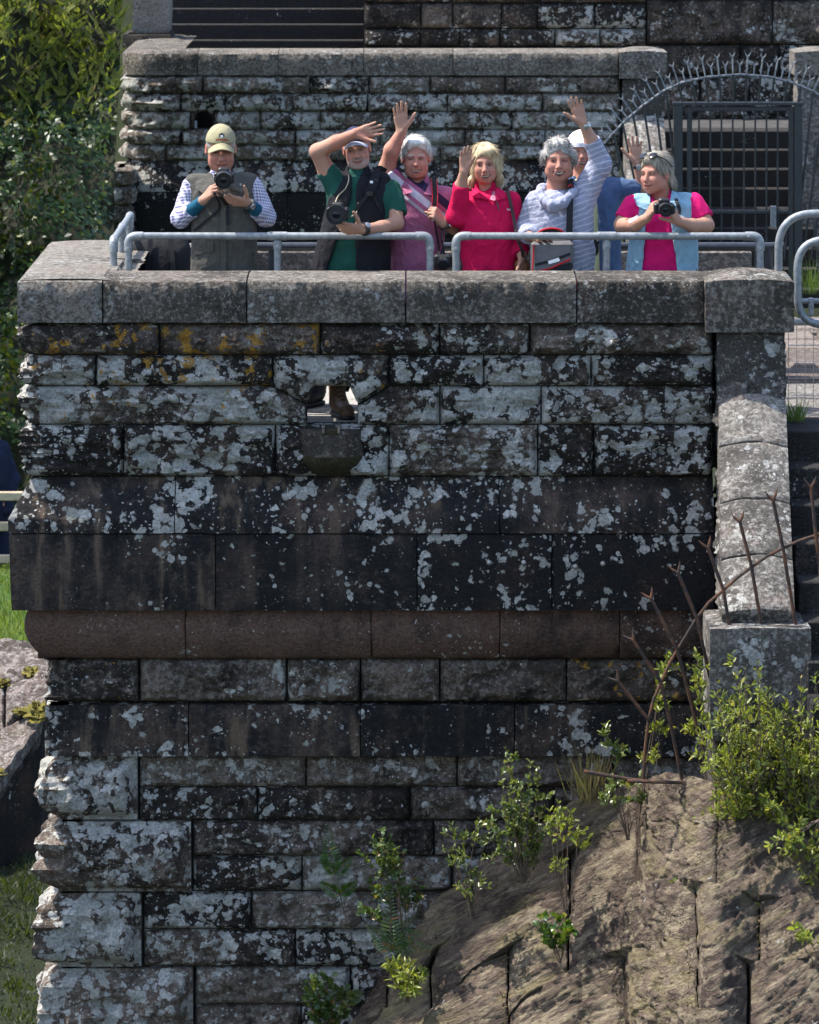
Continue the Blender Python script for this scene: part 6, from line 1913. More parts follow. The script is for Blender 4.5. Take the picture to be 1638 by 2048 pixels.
bp = [Vector(p.L(math.sin(a) * 0.097, -0.02 + math.cos(a) * 0.116, 0.034 - 0.004 * math.cos(a))) for a in np.linspace(0, 2 * math.pi, 33)]
for dz in (0.0, 0.010, 0.019):
    MB().tube([q + Vector((0, 0, dz)) for q in bp], 0.0055, 8).build('hat_band', M['whitehat'], o, smooth=True, origin=p.base)
watch(p, P(1276, 332, -18), el - rw, 0.029, 'watch', 'black', 'steel')
p.legs(M['trouser'], 1172, 560, None, M['boot_black'])

# --- 7: pale blue gilet, cerise tee, looking left
p = Person('person in pale blue gilet over cerise tee leaning on the rail, looking left', 25.98, 1326)
P = p.P
p.head(1294, 348, yaw=-40, pitch=0, roll=3, size=1.0, wide=1.03, fem=True, skin=(0.41, 0.22, 0.165), brow=(0.27, 0.19, 0.14), smile=1.2, teeth=False, jowl=0.008, eye_open=0.15, d=-22)
p.neck(1322, 408, r=0.062, r2=0.066)
el, lw = P(1243, 450, -20), P(1293, 437, -92)
p.limb([P(1262, 412), el, P(1270, 449, -62), lw], [0.052, 0.043, 0.038, 0.028])
p.hand(lw, P(1308, 412, -108) - lw, (0.85, 0.35, -0.2), 1, 0.95, (34, 40, 44, 46), (3, 0, -3, -5), 25, 0.45)
el2, rw = P(1413, 450, -22), P(1356, 443, -92)
p.limb([P(1392, 408), el2, P(1384, 451, -62), rw], [0.052, 0.043, 0.038, 0.028])
p.hand(rw, P(1340, 416, -116) - rw, (-0.8, 0.45, 0.0), 1, 0.95, (26, 30, 34, 36), (3, 0, -3, -5), 30, 0.5)
p.body()
R = p.rows([(392, 1304, 1340, .06), (400, 1282, 1372, .085), (410, 1266, 1390, .10), (425, 1260, 1394, .115), (460, 1264, 1392, .13), (500, 1264, 1390, .135), (545, 1260, 1391, .138), (600, 1258, 1394, .138)])
p.part('tee', [('+', 0, ('l', R, 0.0)), c_(P(1266, 412), P(1248, 440, -12), 0.066, 0.062, 0.03, 'b'), c_(P(1388, 408), P(1408, 438, -14), 0.066, 0.062, 0.03, 'b'),
               c_(P(1322, 392, 4), P(1323, 406, 4), 0.068, 0.078, 0.015), ('-', 0.004, ('c', P(1321, 384, -16), P(1322, 400, -40), 0.066, 0.035))], M['pink'], 0.006, wr=0.006, wsc=10)
R2 = p.rows([(390, 1304, 1342, .065), (397, 1284, 1372, .09), (408, 1270, 1386, .108), (425, 1270, 1386, .12), (460, 1266, 1390, .138), (500, 1260, 1392, .145), (545, 1254, 1394, .148), (620, 1252, 1398, .148)])
op = np.array([(P(0, y)[2], P(a, y)[0], P(b, y)[0]) for y, a, b in ((380, 1296, 1350), (400, 1299, 1346), (430, 1292, 1340), (465, 1288, 1342), (500, 1285, 1347), (545, 1282, 1354), (620, 1280, 1362))])
p.part('gilet', [('+', 0, ('l', R2, 0.010)), c_(P(1276, 406), P(1378, 404), 0.056, 0.056, 0.03), ('-', 0.004, ('o', op, p.Y0 - 0.01)), ('-', 0.004, ('c', P(1321, 380, -10), P(1322, 402, -40), 0.076, 0.04))], M['paleblue'], 0.006, wr=0.006, wsc=11)
fr = lambda x, y, g=0.026: p.front(x, y, R2, g)
lapel(p, 'collar', [P(1300, 390, -14), P(1270, 402, -24), fr(1274, 412), fr(1294, 420), P(1300, 408, -44)], M['paleblue'], 0.008)
lapel(p, 'collar', [P(1344, 380, -2), P(1340, 404, -40), fr(1348, 416), fr(1360, 404), P(1356, 386, -6)], M['paleblue'], 0.008)
lapel(p, 'badge', [fr(1358, 430), fr(1368, 432), fr(1368, 442), fr(1358, 440)], M['white_print'], 0.003)
V, F = implicit([c_(P(1262, 449, -54), P(1276, 444, -76), 0.0455, 0.0415, 0, 'ab')], 0.004)
p.ribbon('dressing', [P(1258, 443, -96), P(1266, 439, -104), P(1276, 433, -110)], 0.020, M['bandage'], nrm=(0, -1, 0.3))
hs = [('+', 0, 'e', 0, -0.026, 0.034, 0.087, 0.104, 0.096), ('+', 0.02, 'e', 0.0, 0.030, 0.090, 0.062, 0.050, 0.032), ('+', 0.03, 'e', 0.04, -0.07, -0.05, 0.05, 0.045, 0.07), ('+', 0.03, 'e', -0.04, -0.07, -0.05, 0.05, 0.045, 0.07),
      ('&', 0, 'h', 0, 0.070, 0.050, 0, 0.70, -0.714), ('-', 0.008, 'e', 0.0, 0.098, -0.012, 0.068, 0.072, 0.082)]
p.hair(hs, M['hair_ash'], 4500, 0.050, 0.09, whorl=(0.0, 0.0, 0.115), amp=0.006, curl=0.2, down=0.45, seed=41)
p.legs(M['trouser_b'], 1326, 560, None, M['boot_black'])
t = thing('sunglasses', 'dark sunglasses pushed up on the hair of the person in the gilet', 'sunglasses', tuple(p.L(0, 0.07, 0.1)))
lo = Vector(t.location)
for sx in (-1, 1):
    c0 = Vector(p.L(sx * 0.034, 0.062, 0.108)) - lo
    nrm = Vector(p.hB @ np.array((sx * 0.15, 0.6, 0.8)))
    MB().lathe(c0, nrm, [(-0.002, 0.026), (0.002, 0.026), (0.004, 0.02), (0.005, 0.004)], 18).build('lens', M['glass'], t, smooth=True)
    MB().tube([c0 + Vector(p.hB @ np.array((sx * 0.024, 0, 0))), Vector(p.L(sx * 0.088, 0.02, 0.085)) - lo, Vector(p.L(sx * 0.094, -0.05, 0.035)) - lo], 0.0035, 8).build('temple', M['black'], t, smooth=True)
MB().tube([Vector(p.L(-0.012, 0.075, 0.112)) - lo, Vector(p.L(0, 0.078, 0.114)) - lo, Vector(p.L(0.012, 0.075, 0.112)) - lo], 0.003, 8).build('bridge', M['black'], t)
t = lens_camera('black camera held up by the person in the pale blue gilet', P(1332, 421, -150), (0.06, -1, -0.08), 0.040, ln=0.085, body_w=0.12, body_h=0.075)
ribbon_mesh('strap', [Vector(P(1352, 395, -20)) - t.location, Vector(fr(1354, 405, .03)) - t.location, Vector(fr(1359, 418, .03)) - t.location, Vector(fr(1358, 428, .03)) - t.location], 0.020, M['strap'], t)

# --- 8: someone in navy at the left edge, by the wooden fence
p = Person('person in navy jacket by the wooden fence, cut by the left edge', 40.35, -22)
P = p.P
p.t.location.z = -3.42; p.base = A3(p.t.location)
p.head(-30, 842, size=1.0, skin=(0.4, 0.23, 0.18)); p.neck(-30, 880); 
p.limb([P(5, 900), P(18, 960), P(10, 1010, -20)], [0.05, 0.045, 0.03]); p.body(0.008)
R = p.rows([(872, -42, -18, .06), (880, -58, 4, .09), (892, -66, 10, .12), (930, -66, 12, .14), (1000, -62, 14, .15), (1060, -60, 14, .15)])
M['navy'] = cloth('navy_jacket', (0.010, 0.014, 0.035))
p.part('jacket', [('+', 0, ('l', R, 0)), c_(P(0, 898), P(24, 960), 0.085, 0.075, 0.04), c_(P(24, 960), P(16, 1020, -20), 0.07, 0.05, 0.04)], M['navy'], 0.012, wr=0.01, wsc=9)
bz = -3.42
pr = []
for sx in (-1, 1):
    pr += [c_((p.base[0] + sx * 0.1, 40.35, bz + 0.85), (p.base[0] + sx * 0.12, 40.35, bz + 0.05), 0.12, 0.08, 0.03)]
p.part('trousers', pr + [c_((p.base[0], 40.35, bz + 0.95), (p.base[0], 40.35, bz + 0.8), 0.2, 0.2, 0.05)], M['navy'], 0.015)
p.hair([('+', 0, 'e', 0, -0.026, 0.034, 0.084, 0.100, 0.096), ('&', 0, 'h', 0, 0.062, 0.058, 0, 0.62, -0.785)], M['hair_short'], 300, 0.03)
# ------------------------------------------------------------------ rails on the terrace
def arc_pts(pts, r, n=6):
    """polyline with its inner corners rounded"""
    pts = [Vector(p) for p in pts]; out = [pts[0]]
    for i in range(1, len(pts) - 1):
        a, b, c = pts[i-1], pts[i], pts[i+1]
        u = (a - b).normalized(); w = (c - b).normalized()
        p0 = b + u * r; p1 = b + w * r
        for k in range(n + 1):
            t = k / n
            out.append((1 - t) ** 2 * p0 + 2 * t * (1 - t) * b + t * t * p1)
    out.append(pts[-1])
    return out
YRA = 25.7; RR_ = 0.0215
def rail_section(label, pxs, zt):
    xs = [(p - 819) * YRA / FPX for p in pxs]
    lo = Vector((xs[0], YRA, 0))
    t = thing('handrail', label, 'railing', tuple(lo), group='tubular railings on the terrace')
    rel = lambda x, z: Vector((x - lo.x, 0, z))
    MB().tube([rel(xs[0] + 0.06, zt), rel(xs[-1] - 0.06, zt)], RR_, 16).build('top_rail', M['galv'], t, smooth=True)
    for i, x in enumerate(xs):
        MB().tube([rel(x, 0), rel(x, zt - 0.06)], RR_, 14).build('post', M['galv'], t, smooth=True)
        MB().lathe(rel(x, 0), (0, 0, 1), [(0, 0.055), (0.012, 0.055), (0.02, 0.03), (0.05, 0.028)], 16).build('base_flange', M['galv'], t, smooth=True)
        if i in (0, len(xs) - 1):
            s_ = 1 if i == 0 else -1
            e = MB().tube(arc_pts([rel(x, zt - 0.085), rel(x, zt), rel(x + s_ * 0.085, zt)], 0.05), 0.0262, 16).build('elbow', M['galv'], t, smooth=True)
            for q in (rel(x, zt - 0.07), rel(x + s_ * 0.07, zt)):
                MB().lathe(q + Vector((0, -0.024, 0)), (0, -1, 0), [(0, .009), (.005, .008), (.006, .004)], 10).build('grub_screw', M['steel'], e)
        else:
            e = MB().tube([rel(x - 0.055, zt), rel(x + 0.055, zt)], 0.0255, 16).build('tee_fitting', M['galv'], t, smooth=True)
            MB().tube([rel(x, zt - 0.018), rel(x, zt - 0.03), rel(x, zt - 0.075)], [0.012, 0.0255, 0.0262], 14).build('tee_socket', M['galv'], e, smooth=True)
            MB().lathe(rel(x, zt - 0.058) + Vector((0, -0.024, 0)), (0, -1, 0), [(0, .008), (.005, .007), (.006, .003)], 10).build('grub_screw', M['steel'], e)
ZT = HC - (472 + 385) * YRA / FPX
rail_section('galvanised tube railing in front of the khaki cap and black vest people', [257, 555, 860], ZT)
rail_section('galvanised tube railing in front of the crimson fleece, striped top and blue gilet', [912, 1213, 1520], ZT)
t = thing('handrail', 'galvanised tube railing running back along the left side of the terrace', 'railing', (-1.745, 25.8, 0), group='tubular railings on the terrace')
MB().tube([(0, 0.06, 1.0), (0.0, 1.45, 1.0)], RR_, 14).build('top_rail', M['galv'], t, smooth=True)
for y in (0.0, 0.75, 1.45):
    MB().tube([(0, y, 0), (0, y, 0.99)], RR_, 14).build('post', M['galv'], t, smooth=True)
    MB().tube(arc_pts([(0, y, 0.93), (0, y, 1.0), (0, y + 0.08, 1.0)], 0.045), 0.027, 14).build('elbow', M['galv'], t, smooth=True)
M['pipe'] = plain('dark_painted_pipe', (0.020, 0.022, 0.028), 0.35, 0.3, 20, spec=0.5)
xa, xb = (395 - 819) * 27.1 / FPX, (1568 - 819) * 27.1 / FPX
t = thing('pipe_rail', 'dark painted pipe rail behind the people along the back parapet', 'railing', (0, 27.1, 0))
MB().tube([(xa, 0, 0.83), (xb, 0, 0.83)], 0.027, 16).build('pipe', M['pipe'], t, smooth=True)
for px in (545, 1140, 1538):
    x = (px - 819) * 27.1 / FPX
    MB().tube([(x, 0, 0), (x, 0, 0.83)], 0.026, 14).build('post', M['pipe'], t, smooth=True)
MB().tube([(xb - 0.065, 0, 0.83), (xb - 0.058, 0, 0.83)], 0.030, 16).build('end_collar', M['pipe'], t, smooth=True)
# black holdall against the back parapet, left of the khaki cap
q = Vector(U(322, 545, 26.9))
t = thing('holdall', 'big black soft bag standing on the terrace behind the khaki capped person', 'bag', (q.x, 26.95, 0))
V, F = implicit([('+', 0, ('l', np.array([(0.0, q.x, .19, 26.95, .13), (0.3, q.x, .20, 26.95, .14), (0.7, q.x, .195, 26.95, .13), (0.84, q.x, .185, 26.95, .10), (0.90, q.x, .16, 26.95, .05)]), 0.0))], 0.012)
V += (fbm(V * 9, 3, 5) - 0.5)[:, None] * np.array((0.01, 0.03, 0.01))
obj('bag_body', mesh('bag_body', V, F, origin=(q.x, 26.95, 0)), M['bagblack'], t)
for sx in (-1, 1):
    ribbon_mesh('handle', [Vector((sx * 0.08, -0.145, 0.35)), Vector((sx * 0.08, -0.14, 0.7)), Vector((sx * 0.06, -0.09, 0.9))], 0.03, M['strap'], t)

# hoop barriers and wire mesh at the right edge
t = thing('hoop_barrier', 'grey hoop barrier at the right edge, farther of the two', 'barrier', (2.2, 26.35, 0), group='hoop barriers at the right edge')
a = U(1557, 427, 26.35); zt = U(0, 427, 26.35).z
MB().tube(arc_pts([(a.x - 2.2, 0, 0), (a.x - 2.2, 0, zt), (a.x - 2.2 + 1.2, 0, zt), (a.x - 2.2 + 1.2, 0, 0)], 0.22, 10), 0.024, 16).build('hoop', M['galv'], t, smooth=True)
MB().tube([(a.x - 2.2, 0, 0.45), (a.x - 2.2 + 1.2, 0, 0.45)], 0.02, 12).build('cross_bar', M['galv'], t, smooth=True)
t = thing('hoop_barrier', 'grey rounded barrier frame at the right edge, nearer of the two', 'barrier', (2.3, 25.75, 0), group='hoop barriers at the right edge')
a = U(1595, 480, 25.75); z1 = a.z; z0 = U(0, 650, 25.75).z; xo = a.x - 2.3
lp = arc_pts([(xo + 0.5, 0, z1), (xo, 0, z1), (xo, 0, z0), (xo + 1.0, 0, z0), (xo + 1.0, 0, z1), (xo + 0.5, 0, z1)], 0.17, 8)
MB().tube(lp, 0.0235, 16).build('frame', M['galv'], t, smooth=True)
zm = U(0, 602, 25.75).z
MB().tube([(xo, 0, zm), (xo + 1.0, 0, zm)], 0.016, 12).build('cross_bar', M['galv'], t, smooth=True)
MB().box((xo + 0.065, -0.02, zm - 0.085), (xo + 0.095, 0.02, zm + 0.018), 0.004).build('clamp', M['galv'], t)
for x in (xo + 0.30, xo + 0.8):
    MB().tube([(x, 0.03, 0), (x, 0.03, z1)], 0.02, 12).build('leg', M['galv'], t, smooth=True)
t = thing('mesh_panel', 'thin wire mesh panel below the barrier at the right edge', 'fence', (2.25, 25.9, 0))
a = U(1577, 640, 25.9); xo = a.x - 2.25
for k in range(18):
    MB().tube([(xo + 0.049 * k, 0, U(0, 826, 25.9).z), (xo + 0.049 * k, 0, a.z)], 0.0022, 5).build('wire', M['steel'], t)
for py in (640, 690, 722, 756, 790, 826):
    z = U(0, py, 25.9).z
    MB().tube([(xo, -0.004, z), (xo + 0.85, -0.004, z)], 0.0034 if py == 690 else 0.0020, 5).build('wire', M['steel'], t)

# ------------------------------------------------------------------ iron fences
M['iron'] = plain('black_painted_iron', (0.016, 0.019, 0.023), 0.4, 0.3, 30, spec=0.5, obj_space=False)
M['iron_grey'] = plain('greyed_iron', (0.16, 0.17, 0.18), 0.5, 0.3, 30, obj_space=False)
m, p_ = newmat('rusty_iron'); w = wpos()
c = mixc(noise(w, 14, 5, 0.65).step(0.4, 0.62), (0.030, 0.024, 0.022), (0.105, 0.046, 0.024))
c = mixc(noise(w, 90, 3, 0.7).step(0.5, 0.75) * 0.5, c, (0.16, 0.10, 0.07))
lk(p_.inputs['Base Color'], c); p_.inputs['Roughness'].default_value = 0.85
bump(p_, noise(w, 120, 4, 0.7), 0.5, 0.004); M['rust'] = m
def fork(mb, top, d, size, r):
    """forked spear end: two prongs and a collar"""
    top = Vector(top); d = Vector(d).normalized(); s_ = Vector((d.z, 0, -d.x)).normalized()
    for sg in (-1, 1):
        mb.tube([top, top + d * size * 0.45 + s_ * sg * size * 0.35, top + d * size + s_ * sg * size * 0.62], [r, r * 0.95, r * 0.25], 6)
def polyat(pts, Y): return [U(x, y, Y) for x, y in pts]
YF = 23.55
fo = tuple(U(1400, 1560, YF))
fence = thing('iron_fence', 'rusty fan shaped iron fence with forked spikes in front of the pale pier', 'fence', fo)
arch = polyat([(1286, 1562), (1290, 1500), (1297, 1440), (1307, 1400), (1322, 1365), (1340, 1325), (1362, 1288), (1393, 1237), (1418, 1205), (1447, 1180), (1475, 1155), (1503, 1134), (1533, 1113), (1566, 1096), (1600, 1081), (1640, 1068), (1690, 1056), (1760, 1048), (1830, 1056), (1900, 1075)], YF)
MB().tube(arch, 0.0085, 8).build('arch_bar', M['rust'], fence, smooth=True, origin=fo)
spikes = [((1236, 1362), (1297, 1440), (1297, 1440)), ((1266, 1280), (1322, 1365), (1364, 1560)), ((1302, 1197), (1354, 1298), (1412, 1530)), ((1356, 1146), (1394, 1238), (1462, 1560)),
          ((1416, 1096), (1447, 1180), (1492, 1480)), ((1480, 1044), (1503, 1134), (1556, 1460)), ((1546, 1000), (1566, 1096), (1616, 1420)), ((1622, 975), (1632, 1071), (1670, 1420)), ((1700, 960), (1704, 1054), (1720, 1420))]
for tp, md, bt in spikes:
    mb = MB(); a, b, c0 = U(*tp, YF), U(*md, YF - 0.012), U(*bt, YF + 0.02)
    pts = [a, b] if md == bt else [a, b, b.lerp(c0, 0.5) + Vector((0.004, 0, 0)), c0]
    mb.tube(pts, 0.0095, 8)
    fork(mb, a, a - b, 0.055, 0.0085)
    mb.build('spike', M['rust'], fence, smooth=True, origin=fo)
MB().tube(polyat([(1168, 1543), (1215, 1551), (1268, 1560), (1300, 1562)], YF), 0.010, 8).build('bottom_bar', M['rust'], fence, smooth=True, origin=fo)
MB().tube(polyat([(1255, 1562), (1350, 1565), (1450, 1567), (1700, 1570)], YF - 0.02), 0.010, 8).build('bottom_bar', M['rust'], fence, smooth=True, origin=fo)

YG = 45.6
go = tuple(U(1470, 560, YG))
gf = thing('iron_fence', 'fan shaped iron fence with arched top and forked spikes over the gate', 'fence', go)
ap = [(1150, 372), (1180, 324), (1211, 284), (1247, 245), (1285, 212), (1325, 183), (1364, 165), (1415, 154), (1482, 149), (1541, 154), (1583, 165), (1627, 183), (1668, 212), (1706, 245), (1742, 284)]
MB().tube(polyat(ap, YG), 0.013, 8).build('arch_bar', M['iron_grey'], gf, smooth=True, origin=go)
axs = np.array([a[0] for a in ap], float); ays = np.array([a[1] for a in ap], float)
# walk along the arch
ds = np.concatenate([[0], np.cumsum(np.hypot(np.diff(axs), np.diff(ays)))])
k = 0
s0 = 20.0
while s0 < ds[-1]:
    x = np.interp(s0, ds, axs); y = np.interp(s0, ds, ays)
    th = math.radians(np.clip((x - 1478) / 290 * 48, -52, 52)); sx, sy = math.sin(th), -math.cos(th)
    ln = 36 if k % 2 == 0 else 19
    a = U(x + sx * ln, y + sy * ln, YG); b = U(x, y, YG - 0.015)
    mb = MB(); mb.tube([b, a], 0.0085, 6); fork(mb, a, a - b, 0.05, 0.0075)
    sp_ = mb.build('spike', M['iron_grey'], gf, smooth=True, origin=go)
    if k % 2 == 0:
        if abs(x - 1473) < 118: yb = 208; xb_ = x - sx / -sy * (208 - y) * 0.6 * (1 if True else 0)
        else:
            yb = 520; xb_ = x + (x - 1473) * -0.25
        MB().tube([b, U(xb_, yb, YG)], 0.0125, 6).build('bar', M['iron'], gf, smooth=True, origin=go)
    k += 1; s0 += 13.8
gt = thing('iron_gate', 'black iron gate with vertical bars before the far steps', 'gate', go)
def gbox(name, xa, xb, ya, yb, th=0.05, mat='iron', par=gt, dy=0.0):
    p0, p1 = U(xa, yb, YG + dy), U(xb, ya, YG + dy)
    return MB().box((p0.x, YG + dy - th / 2, p0.z), (p1.x, YG + dy + th / 2, p1.z), 0.004).build(name, M[mat], par, origin=go)
gbox('post', 1347, 1365, 205, 600, 0.1); gbox('post', 1588, 1604, 205, 600, 0.1)
gbox('lintel', 1345, 1606, 204, 210, 0.12)
fr_ = gbox('gate_frame', 1374, 1384, 213, 560, 0.05); gbox('gate_frame', 1577, 1587, 213, 560, 0.05)
gbox('gate_frame', 1384, 1577, 213, 222, 0.05); gbox('gate_frame', 1384, 1577, 420, 427, 0.05); gbox('gate_frame', 1384, 1577, 550, 560, 0.05)
for i in range(8):
    x = 1398 + 22.5 * i
    gbox('bar', x - 1.8, x + 1.8, 222, 420, 0.014); gbox('bar', x - 1.8, x + 1.8, 427, 550, 0.014)
gbox('latch', 1541, 1552, 412, 455, 0.08, 'iron_grey', gt, -0.03)

# ------------------------------------------------------------------ plants
def leaf6(P, N, D, L, W, fold=0.2):
    n = len(P)
    s_ = np.cross(D, N); s_ /= np.linalg.norm(s_, axis=1, keepdims=True) + 1e-9
    pt = lambda t, w, f: P + D * (L * t)[:, None] + s_ * (W * w)[:, None] + N * (W * f)[:, None]
    V = np.stack([pt(0, 0, 0), pt(0.35, 0.5, fold), pt(0.72, 0.38, fold * .8), pt(1, 0, -fold * .6), pt(0.72, -0.38, fold * .8), pt(0.35, -0.5, fold), pt(0.5, 0, 0)], 1).reshape(-1, 3)
    b = (np.arange(n) * 7)[:, None]
    F = np.concatenate([b + np.array([[i, j, 6]]) for i, j in ((0, 1), (1, 2), (2, 3), (3, 4), (4, 5), (5, 0))], 1).reshape(-1, 3)
    return V, F
M['willow'] = leaf_mat('willow_leaf', (0.130, 0.175, 0.030), (0.290, 0.300, 0.045), (0.34, 0.27, 0.04), 0.38, 0.5)
M['birch'] = leaf_mat('birch_leaf', (0.070, 0.105, 0.030), (0.150, 0.180, 0.060), (0.20, 0.16, 0.04), 0.30, 0.38)
M['dullgreen'] = leaf_mat('dull_leaf', (0.035, 0.070, 0.018), (0.085, 0.125, 0.035), (0.25, 0.10, 0.02), 0.35, 0.35)
M['darkleaf'] = leaf_mat('dark_leaf', (0.020, 0.055, 0.010), (0.06, 0.13, 0.02), (0.20, 0.17, 0.02), 0.3, 0.35)
M['dry'] = leaf_mat('dry_grass', (0.12, 0.085, 0.04), (0.25, 0.19, 0.09), None, 0.7, 0.3)
M['bark'] = plain('twig_bark', (0.085, 0.062, 0.045), 0.8, 0.35, 40, obj_space=False)
def plant(name, label, base, tips, mat, Ll=22, Wr=0.42, per=14, rad=16, along=0.6, stem=0.004, group=None, bend=18, seed=0, cat='plant', dY=0.12, twigs=3, up=0.35):
    """base (px, py, Y); tips [(px, py)]; leaves sit on the outer part of every stem and on short side twigs"""
    r_ = np.random.default_rng(seed + 1000)
    bx, by, Y = base
    B0 = U(bx, by, Y); o0 = tuple(B0)
    t = thing(name, label, cat, o0, group)
    s_ = FPX / Y
    Ps, Ds = [], []
    for i, tp in enumerate(tips):
        dy = r_.uniform(-dY, dY); st = Vector(tp[2:5]) if len(tp) > 4 else None
        b = U(bx + r_.uniform(-4, 4), by, Y) if len(tp) < 4 else U(tp[2], tp[3], Y)
        e = U(tp[0], tp[1], Y + dy)
        m1 = b.lerp(e, 0.5) + Vector((r_.uniform(-bend, bend) / s_, r_.uniform(-bend, bend) / s_ * 0.5, 0))
        pts = [Vector((1 - q) ** 2 * b + 2 * q * (1 - q) * m1 + q * q * e) for q in np.linspace(0, 1, 7).tolist()]
        L_ = (e - b).length
        mb = MB(); mb.tube(pts, [stem * (1 - 0.75 * q) for q in np.linspace(0, 1, 7)], 5)
        segs = [(pts, along)]
        for k in range(twigs):
            q = r_.uniform(1 - along * 0.95, 0.92); j = int(q * 6); root = pts[j].lerp(pts[min(6, j + 1)], q * 6 - j)
            an = r_.uniform(-1, 1)
            tw = root + Vector((an * rad * 2.0 / s_, r_.uniform(-1, 1) * rad * 1.5 / s_, r_.uniform(0.2, 1.4) * rad / s_))
            tp_ = [root, root.lerp(tw, 0.5) + Vector((0, 0, 0.006)), tw]
            mb.tube(tp_, [stem * 0.45, stem * 0.35, stem * 0.15], 4)
            segs.append((tp_, 0.8))
        mb.build('stem', M['bark'], t, smooth=True, origin=o0)
        for sg, al in segs:
            n = max(4, int(per * 1.5 * (1 if al == along else 0.5)))
            for q in r_.uniform(1 - al, 1.0, n):
                x_ = q * (len(sg) - 1); j = min(int(x_), len(sg) - 2)
                p_ = sg[j].lerp(sg[j+1], x_ - j)
                ax_ = (sg[j+1] - sg[j]).normalized()
                Ps.append(p_); d = Vector(r_.normal(0, 1, 3)); d = (d - ax_ * d.dot(ax_)).normalized() * 0.8 + ax_ * 0.55 + Vector((0, 0, up * 0.5))
                Ds.append(d.normalized())
    Ps = np.array(Ps); Ds = np.array(Ds); n = len(Ps)
    N_ = r_.normal(0, 0.55, (n, 3)) + np.array((0, -0.35, 0.75))
    N_ -= Ds * (N_ * Ds).sum(1, keepdims=True); N_ /= np.linalg.norm(N_, axis=1, keepdims=True) + 1e-9
    Lv = r_.uniform(0.5, 1.1, n) * Ll * 0.76 / s_
    V, F = leaf6(Ps, N_, Ds, Lv, Lv * Wr * r_.uniform(0.8, 1.2, n))
    lf = obj('leaves', mesh('leaves', V, F, smooth=False, origin=o0), mat, t); lf['kind'] = 'stuff'
    return t
r_ = np.random.default_rng(5)
# the big willow bush at the right: several stools
envx = [1385, 1425, 1440, 1480, 1520, 1560, 1600, 1640, 1740]; envy = [1440, 1275, 1300, 1290, 1320, 1400, 1350, 1325, 1320]
def bush_tips(x0, x1, n, ylo=1630):
    out = []
    for _ in range(n):
        x = r_.uniform(x0, x1); yt = np.interp(x, envx, envy)
        out.append((x, yt + (ylo - yt) * r_.random() ** 1.1))
    return out
plant('willow_bush', 'leafy yellow green willow bush in front of the pier end block', (1500, 1660, 23.25), bush_tips(1390, 1570, 76), M['willow'], 22, 0.31, 13, 17, 0.7, 0.005, 'willow bushes at the right edge', seed=1, cat='bush', dY=0.22, bend=34)
plant('willow_bush', 'leafy yellow green willow bush at the right edge, behind the fence bars', (1620, 1680, 23.2), bush_tips(1520, 1740, 84), M['willow'], 22, 0.31, 13, 17, 0.7, 0.005, 'willow bushes at the right edge', seed=2, cat='bush', dY=0.22, bend=34)
plant('willow_bush', 'willow branches hanging down the right edge over the sunlit slope', (1640, 1640, 23.0), [(1560, 1700), (1600, 1740), (1580, 1660), (1620, 1790), (1540, 1690), (1610, 1840), (1640, 1760), (1650, 1900)], M['willow'], 24, 0.40, 14, 17, 0.65, 0.005, 'willow bushes at the right edge', seed=3, cat='bush', up=0.0)
plant('willow_sprig', 'blurred leafy sprig at the right edge low on the slope', (1660, 1960, 22.6), [(1585, 1850), (1610, 1860), (1575, 1945), (1600, 1985), (1625, 1930)], M['willow'], 26, 0.5, 9, 12, 0.35, 0.004, seed=4)
plant('sapling', 'thin willow sapling with leaf tufts left of the fence bars', (1272, 1670, 24.3), [(1340, 1305), (1322, 1355), (1318, 1420), (1310, 1490)], M['willow'], 23, 0.40, 15, 15, 0.22, 0.004, seed=5, bend=40)
plant('sapling', 'bare stemmed sapling with grey green leaf tufts below the fence', (1256, 1680, 24.25), [(1210, 1450), (1228, 1488), (1222, 1560), (1262, 1560), (1285, 1590), (1200, 1590)], M['birch'], 22, 0.42, 14, 15, 0.22, 0.0035, seed=6, bend=26)
plant('sapling', 'young willow with tufts along the pale upright stalk by the pier', (1418, 1650, 23.6), [(1392, 1300), (1402, 1340), (1388, 1370), (1412, 1420), (1378, 1440)], M['willow'], 21, 0.4, 12, 13, 0.16, 0.0035, seed=7, bend=8)
plant('birch_sapling', 'birch sapling with round pale leaves in the middle of the slope top', (1048, 1765, 24.35), [(1012, 1492), (1022, 1520), (1060, 1520), (1075, 1525), (1000, 1540), (1040, 1570), (1090, 1610), (1010, 1620), (985, 1640), (1060, 1640), (1030, 1600), (1085, 1660), (1005, 1690), (1050, 1690), (1025, 1650)], M['birch'], 16, 0.72, 22, 18, 0.62, 0.005, seed=8, bend=20)
plant('sapling', 'crooked sapling with a green top right of the birch', (1134, 1830, 24.1), [(1120, 1605), (1100, 1620), (1140, 1625), (1125, 1640), (1178, 1668), (1155, 1655), (1128, 1720)], M['willow'], 20, 0.42, 11, 14, 0.25, 0.004, seed=9, bend=24)
plant('sapling', 'spindly willow of several stems on the left shoulder of the slope', (945, 1835, 24.45), [(885, 1695), (905, 1650), (930, 1660), (920, 1700), (960, 1640), (985, 1640), (945, 1740), (915, 1770), (965, 1760), (935, 1790), (1000, 1690)], M['birch'], 19, 0.42, 10, 13, 0.28, 0.0035, seed=10, bend=24)
plant('birch_sapling', 'dark shaded birch sapling against the wall left of the slope', (805, 1880, 24.6), [(760, 1645), (775, 1660), (745, 1680), (790, 1690), (720, 1700), (760, 1720), (800, 1720), (830, 1760), (740, 1760), (770, 1770), (720, 1815), (800, 1790), (845, 1775), (755, 1830)], M['dullgreen'], 18, 0.66, 13, 17, 0.45, 0.004, seed=11, bend=22)
